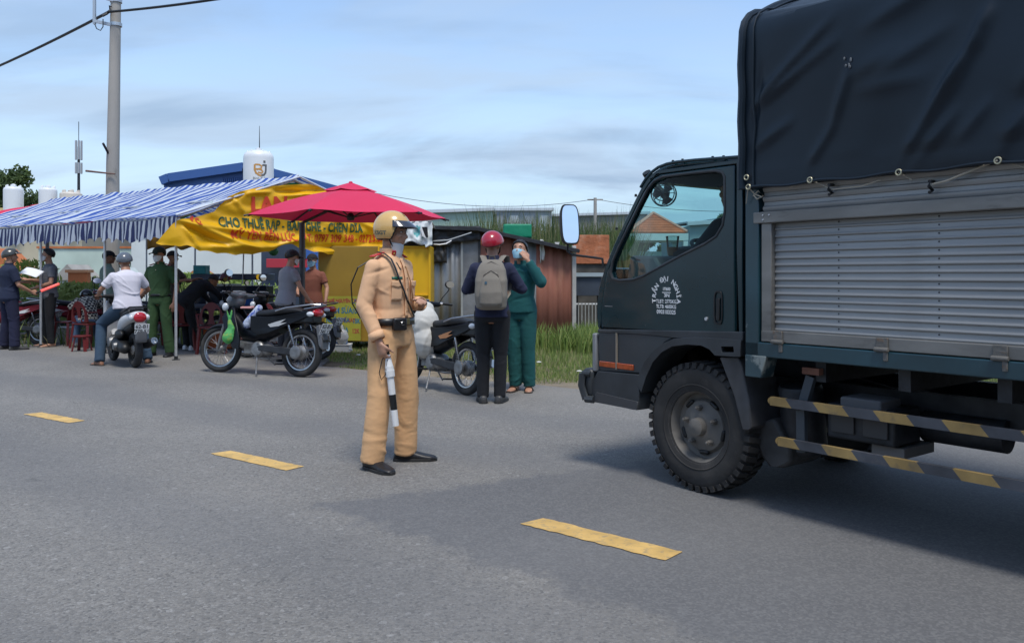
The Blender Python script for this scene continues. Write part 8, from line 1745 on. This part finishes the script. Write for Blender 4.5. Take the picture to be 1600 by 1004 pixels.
def tfn(u, v):
    x = X0+(X1-X0)*u; y, z, n = tcross(v); e = min(1, max(0, (X0-x)/0.06)); hem = 1 if 0.03 < v < 0.97 else 0.3
    d = tdisp(x, z)*(1 if abs(n.y) > 0.5 else 0.5)*hem+0.012*math.sin(v*140)*0
    sag = -0.03*(1-math.cos(2*math.pi*((x-X0) % 0.9)/0.9))/2 if n.z > 0.6 else 0
    return V((x-0.035*0, y, z+sag))+n*d*(0.25+0.75*e)
tarp = None
mb = MB(); mb.grid(tfn, 260, 150); tarp = mb.build('tarp', Mcan, truck, ang=85)
# front face of the tarp and its rolled front edge
mb = MB(); ringp = [tcross(v/60) for v in range(61)]; mb.add([(X0-0.01, y, z) for y, z, n in ringp]+[(X0-0.01, 0, 2.3)], [(i, i+1, 61) for i in range(60)]); mb.build('tarp_front', Mcan, tarp, smooth=False)
mb = MB(); mb.tube([V((X0+0.004*math.sin(i*1.3), y, z))+n*0.012 for i, (y, z, n) in enumerate(ringp)], 0.022, 8); mb.build('front_bead', Mcan, tarp)
mb = MB(); mb.tube([V((X0-0.075+0.004*math.sin(i*0.9), y, z))+n*(0.008+tdisp(X0-0.075, z)) for i, (y, z, n) in enumerate(ringp)], 0.006, 6); mb.build('front_seam', Mcan, tarp)
mb = MB(); mb.tube([V((X0+(X1-X0)*u/80, TY+0.012+0.3*tdisp(X0+(X1-X0)*u/80, 1.79), 1.778+0.006*math.sin(u*0.7))) for u in range(81)], 0.008, 6); mb.build('hem', Mcan, tarp)
M_rope = mat('rope', (0.35, 0.32, 0.26), 0.9, bump=(200, 0.5, 0.002))
def eye(px, py):
    x, z = SP(px, py, TY+0.03); c = V((x, TY+0.018+0.3*tdisp(x, z), z)); mb = MB(); mb.tube([c+V((0.013*math.cos(a), 0, 0.013*math.sin(a))) for a in [2*math.pi*i/18 for i in range(18)]], 0.0042, 6, closed=True); mb.build('grommet', mat('brass_pale', (0.45, 0.42, 0.30), 0.4, 0.6), tarp); return c
e1 = eye(1263, 281); e2 = eye(1402, 269); e3 = eye(1557, 250.5); e4 = eye(1164, 277); e5 = eye(1167, 292)
def hk(px, py): x, z = SP(px, py, YB+0.03); return V((x, YB+0.025, z))
def rope(pts, r=0.0035): mb = MB(); mb.tube(pts, r, 6); mb.build('rope', M_rope, tarp)
rope([hk(1232, 293), hk(1248, 286), e1]); rope([e1, hk(1280, 287), hk(1296, 295)]); rope([hk(1300, 296), hk(1345, 291), hk(1375, 281)], 0.003); rope([e2, hk(1415, 276), hk(1424, 281)]); rope([e3, hk(1530, 261), hk(1480, 282), hk(1456, 288)], 0.005)
rope([e5, hk(1178, 303), hk(1190, 308)]); rope([hk(1176, 306), hk(1184, 298), hk(1192, 306), hk(1182, 311), hk(1177, 305)], 0.004); rope([hk(1575, 254), hk(1600, 262), hk(1640, 270)], 0.003); rope([hk(1165, 318), e5], 0.003)
# scuffs on the tarp
for i in range(7):
    x, z = SP(1326+random.uniform(-6, 6), 100+random.uniform(-8, 8), TY); mb = MB(); mb.ball((x, TY+0.006+tdisp(x, z), z), (0.006, 0.003, 0.009), nu=6, nv=4); mb.build('scuff', mat('scuff_grey', (0.12, 0.13, 0.14), 0.8), tarp)
# ------------------------------------------------ mirror and cab inside
mc = P(890.5, 350.5, 5.65)-T0; ml = V((mc.dot(TFv), mc.dot(TNv), mc.z))
mb = MB(); 
def mring(w_, h_, off): return [ml+V((0, 0, 0))+V((off, w_*math.copysign(abs(math.cos(a))**0.45, math.cos(a)), h_*math.copysign(abs(math.sin(a))**0.6, math.sin(a)))) for a in [2*math.pi*i/24 for i in range(24)]]
MM = Matrix.Translation(ml) @ Matrix.Rotation(R(0), 4, 'Z') @ Matrix.Translation(-ml)
camdir = V((0, 0, CAMH)); cl = V(((camdir-T0).dot(TFv), (camdir-T0).dot(TNv), CAMH))-ml
nrm = V((-1, 0.42, 0.17)).normalized()        # the glass faces back past the door
ax_ = V((0, 0, 1)).cross(nrm).normalized(); up_ = nrm.cross(ax_)
def mr(w_, h_, off): return [ml+nrm*off+ax_*(w_*math.copysign(abs(math.cos(a))**0.45, math.cos(a)))+up_*(h_*math.copysign(abs(math.sin(a))**0.6, math.sin(a))) for a in [2*math.pi*i/28 for i in range(28)]]
mb.loft([mr(0.05, 0.10, -0.055), mr(0.062, 0.132, -0.035), mr(0.068, 0.141, 0.0), mr(0.064, 0.137, 0.010)]); mo = mb.build('side_mirror', M_black, truck, ang=50)
mb = MB(); mb.add(mr(0.057, 0.130, 0.0115), [tuple(range(28))]); mb.build('mirror_glass', M_mirror, mo, smooth=False)
base = V((SP(938, 405)[0]-0.02, HW-0.01, SP(938, 405)[1])); lo = ml+V((0, 0, -0.13))-nrm*0.05
mb = MB(); mb.tube([lo+V((0, 0, 0.05)), lo+V((0, 0, -0.045)), lo.lerp(base, 0.12)+V((0, 0, -0.055)), lo.lerp(base, 0.8)+V((0, 0, -0.01)), base.lerp(lo, 0.03), base+V((0, 0, -0.06))], 0.0085, 8); mb.build('mirror_arm', M_black, mo)
mb = MB(); zt_d = 1.37
mb.loft([[V((0.72-0.03, y, 1.0)), V((0.30, y, 1.0)), V((0.32, y, 1.34)), V((0.38, y, 1.425)), V((0.60, y, 1.43))] for y in (-0.80, 0.80)]); mb.build('dashboard', Mdash, truck, ang=40, bevel=0.02)
mb = MB(); mb.ball((0.44, 0.38, 1.44), (0.10, 0.2, 0.06)); mb.build('instrument_hood', Mint, truck)
def swm(p): return Matrix.Translation((0.20, 0.36, 1.455)) @ Matrix.Rotation(R(-24), 4, 'Y') @ V(p)
mb = MB(); mb.tube([swm((0.20*math.cos(a), 0.20*math.sin(a), 0)) for a in [2*math.pi*i/40 for i in range(40)]], 0.013, 8, closed=True)
for a in (0.3, 2.84, 4.71): mb.tube([swm((0.19*math.cos(a), 0.19*math.sin(a), 0)), swm((0, 0, -0.03))], 0.012, 6)
mb.tube([swm((0, 0, 0)), swm((0.02, 0, -0.35))], 0.03, 10); mb.build('steering_wheel', Mint, truck)
for y in (0.40, -0.40):
    mb = MB(); mb.box((-0.10, y, 1.08), (0.42, 0.48, 0.14)); mb.box((-0.275, y, 1.38), (0.10, 0.46, 0.55)); me = mb.build('seat', Mint, truck, bevel=0.03)
cx0, cz0 = SP(1024, 372, 0.15); mb = MB(); mb.lathe([(0.03, 0), (0.045, 0.13), (0.04, 0.13)], (0.45, 0.55, 1.43), (0, 0, 1), 16); cu = mb.build('drink_cup', glass('cup_plastic', (0.75, 0.85, 0.85), 1.0), truck); mb = MB(); mb.lathe([(0.001, 0), (0.032, 0.0), (0.040, 0.055), (0.001, 0.055)], (0.45, 0.55, 1.432), (0, 0, 1), 16); mb.build('drink', mat('tea', (0.2, 0.09, 0.04), 0.4), cu)
# round cab fan under the roof
fx, fz_ = SP(1037, 303, 0.62); fc = V((fx, 0.62, fz_)); fn_ = V((-0.45, 0.85, 0.05)).normalized(); fa = V((0, 0, 1)).cross(fn_).normalized(); fb = fn_.cross(fa)
fan = None
mb = MB()
for rr, oo in ((0.082, 0), (0.078, 0.03), (0.05, 0.045), (0.078, -0.03)): mb.tube([fc+fn_*oo+fa*rr*math.cos(a)+fb*rr*math.sin(a) for a in [2*math.pi*i/28 for i in range(28)]], 0.0035, 5, closed=True)
for k in range(10):
    a = 2*math.pi*k/10; mb.tube([fc+fn_*0.045+(fa*math.cos(a)+fb*math.sin(a))*0.02, fc+fn_*0.03+(fa*math.cos(a)+fb*math.sin(a))*0.078, fc-fn_*0.03+(fa*math.cos(a)+fb*math.sin(a))*0.078], 0.0022, 4)
fan = mb.build('cab_fan', M_black, truck)
for k in range(3):
    a = 2*math.pi*k/3+0.4; mb = MB(); u1 = fa*math.cos(a)+fb*math.sin(a); u2 = fa*math.cos(a+1.15)+fb*math.sin(a+1.15)
    mb.add([fc, fc+u1*0.07+fn_*0.012, fc+(u1+u2).normalized()*0.074, fc+u2*0.066-fn_*0.012], [(0, 1, 2, 3)]); mb.build('fan_blade', M_black, fan, smooth=False, solid=0.003)
mb = MB(); mb.ball(fc-fn_*0.03, (0.032, 0.032, 0.032)); q = V((SP(1018, 284, 0.62)[0], 0.62, SP(1018, 284, 0.62)[1])); mb.tube([fc-fn_*0.03, q, q+V((0, 0.05, 0.06))], [0.02, 0.026, 0.03], 10); mb.build('fan_motor', M_black, fan)
# cloth valance inside the top of the window
cv = [SP(*q, 0.80) for q in ((1030, 274), (1042, 281), (1058, 286), (1075, 290), (1095, 292), (1115, 292), (1135, 290), (1137, 262), (1040, 266))]
mb = MB(); sides(mb, cv, 0.79, 0.80); mb.build('window_curtain', mat('black_cloth', (0.008, 0.008, 0.01), 0.9), truck, smooth=False)
# ------------------------------------------------ driver
dx_, dz_ = SP(1131, 305, 0.42)
dw = T0+TFv*(dx_-0.03)+TNv*0.42
person('driver in black sitting at the wheel inside the truck cab', V((dw.x, dw.y, 0)), math.atan2(TFv.y, TFv.x)-math.pi/2, 1.68, SK2, pelvis=(0, -0.03, 1.20), lean=R(-4), head=(0, 0, 0),
    arms={'L': dict(elbow=(-0.24, 0.10, 1.42), wrist=(-0.16, 0.27, 1.43), dir=(0.2, 1, 0), palm=(0.2, 0, -1), curl=1.0), 'R': dict(elbow=(0.24, 0.10, 1.42), wrist=(0.16, 0.27, 1.43), dir=(-0.2, 1, 0), palm=(-0.2, 0, -1), curl=1.0)},
    legs={'L': dict(knee=(-0.12, 0.36, 1.15), ankle=(-0.12, 0.34, 0.80)), 'R': dict(knee=(0.10, 0.36, 1.15), ankle=(0.10, 0.34, 0.80))},
    shirt=dict(col=('blackcloth', (0.008, 0.009, 0.014)), hem=-0.05), trousers=dict(col=('black', (0.009, 0.010, 0.013))), seed=131)
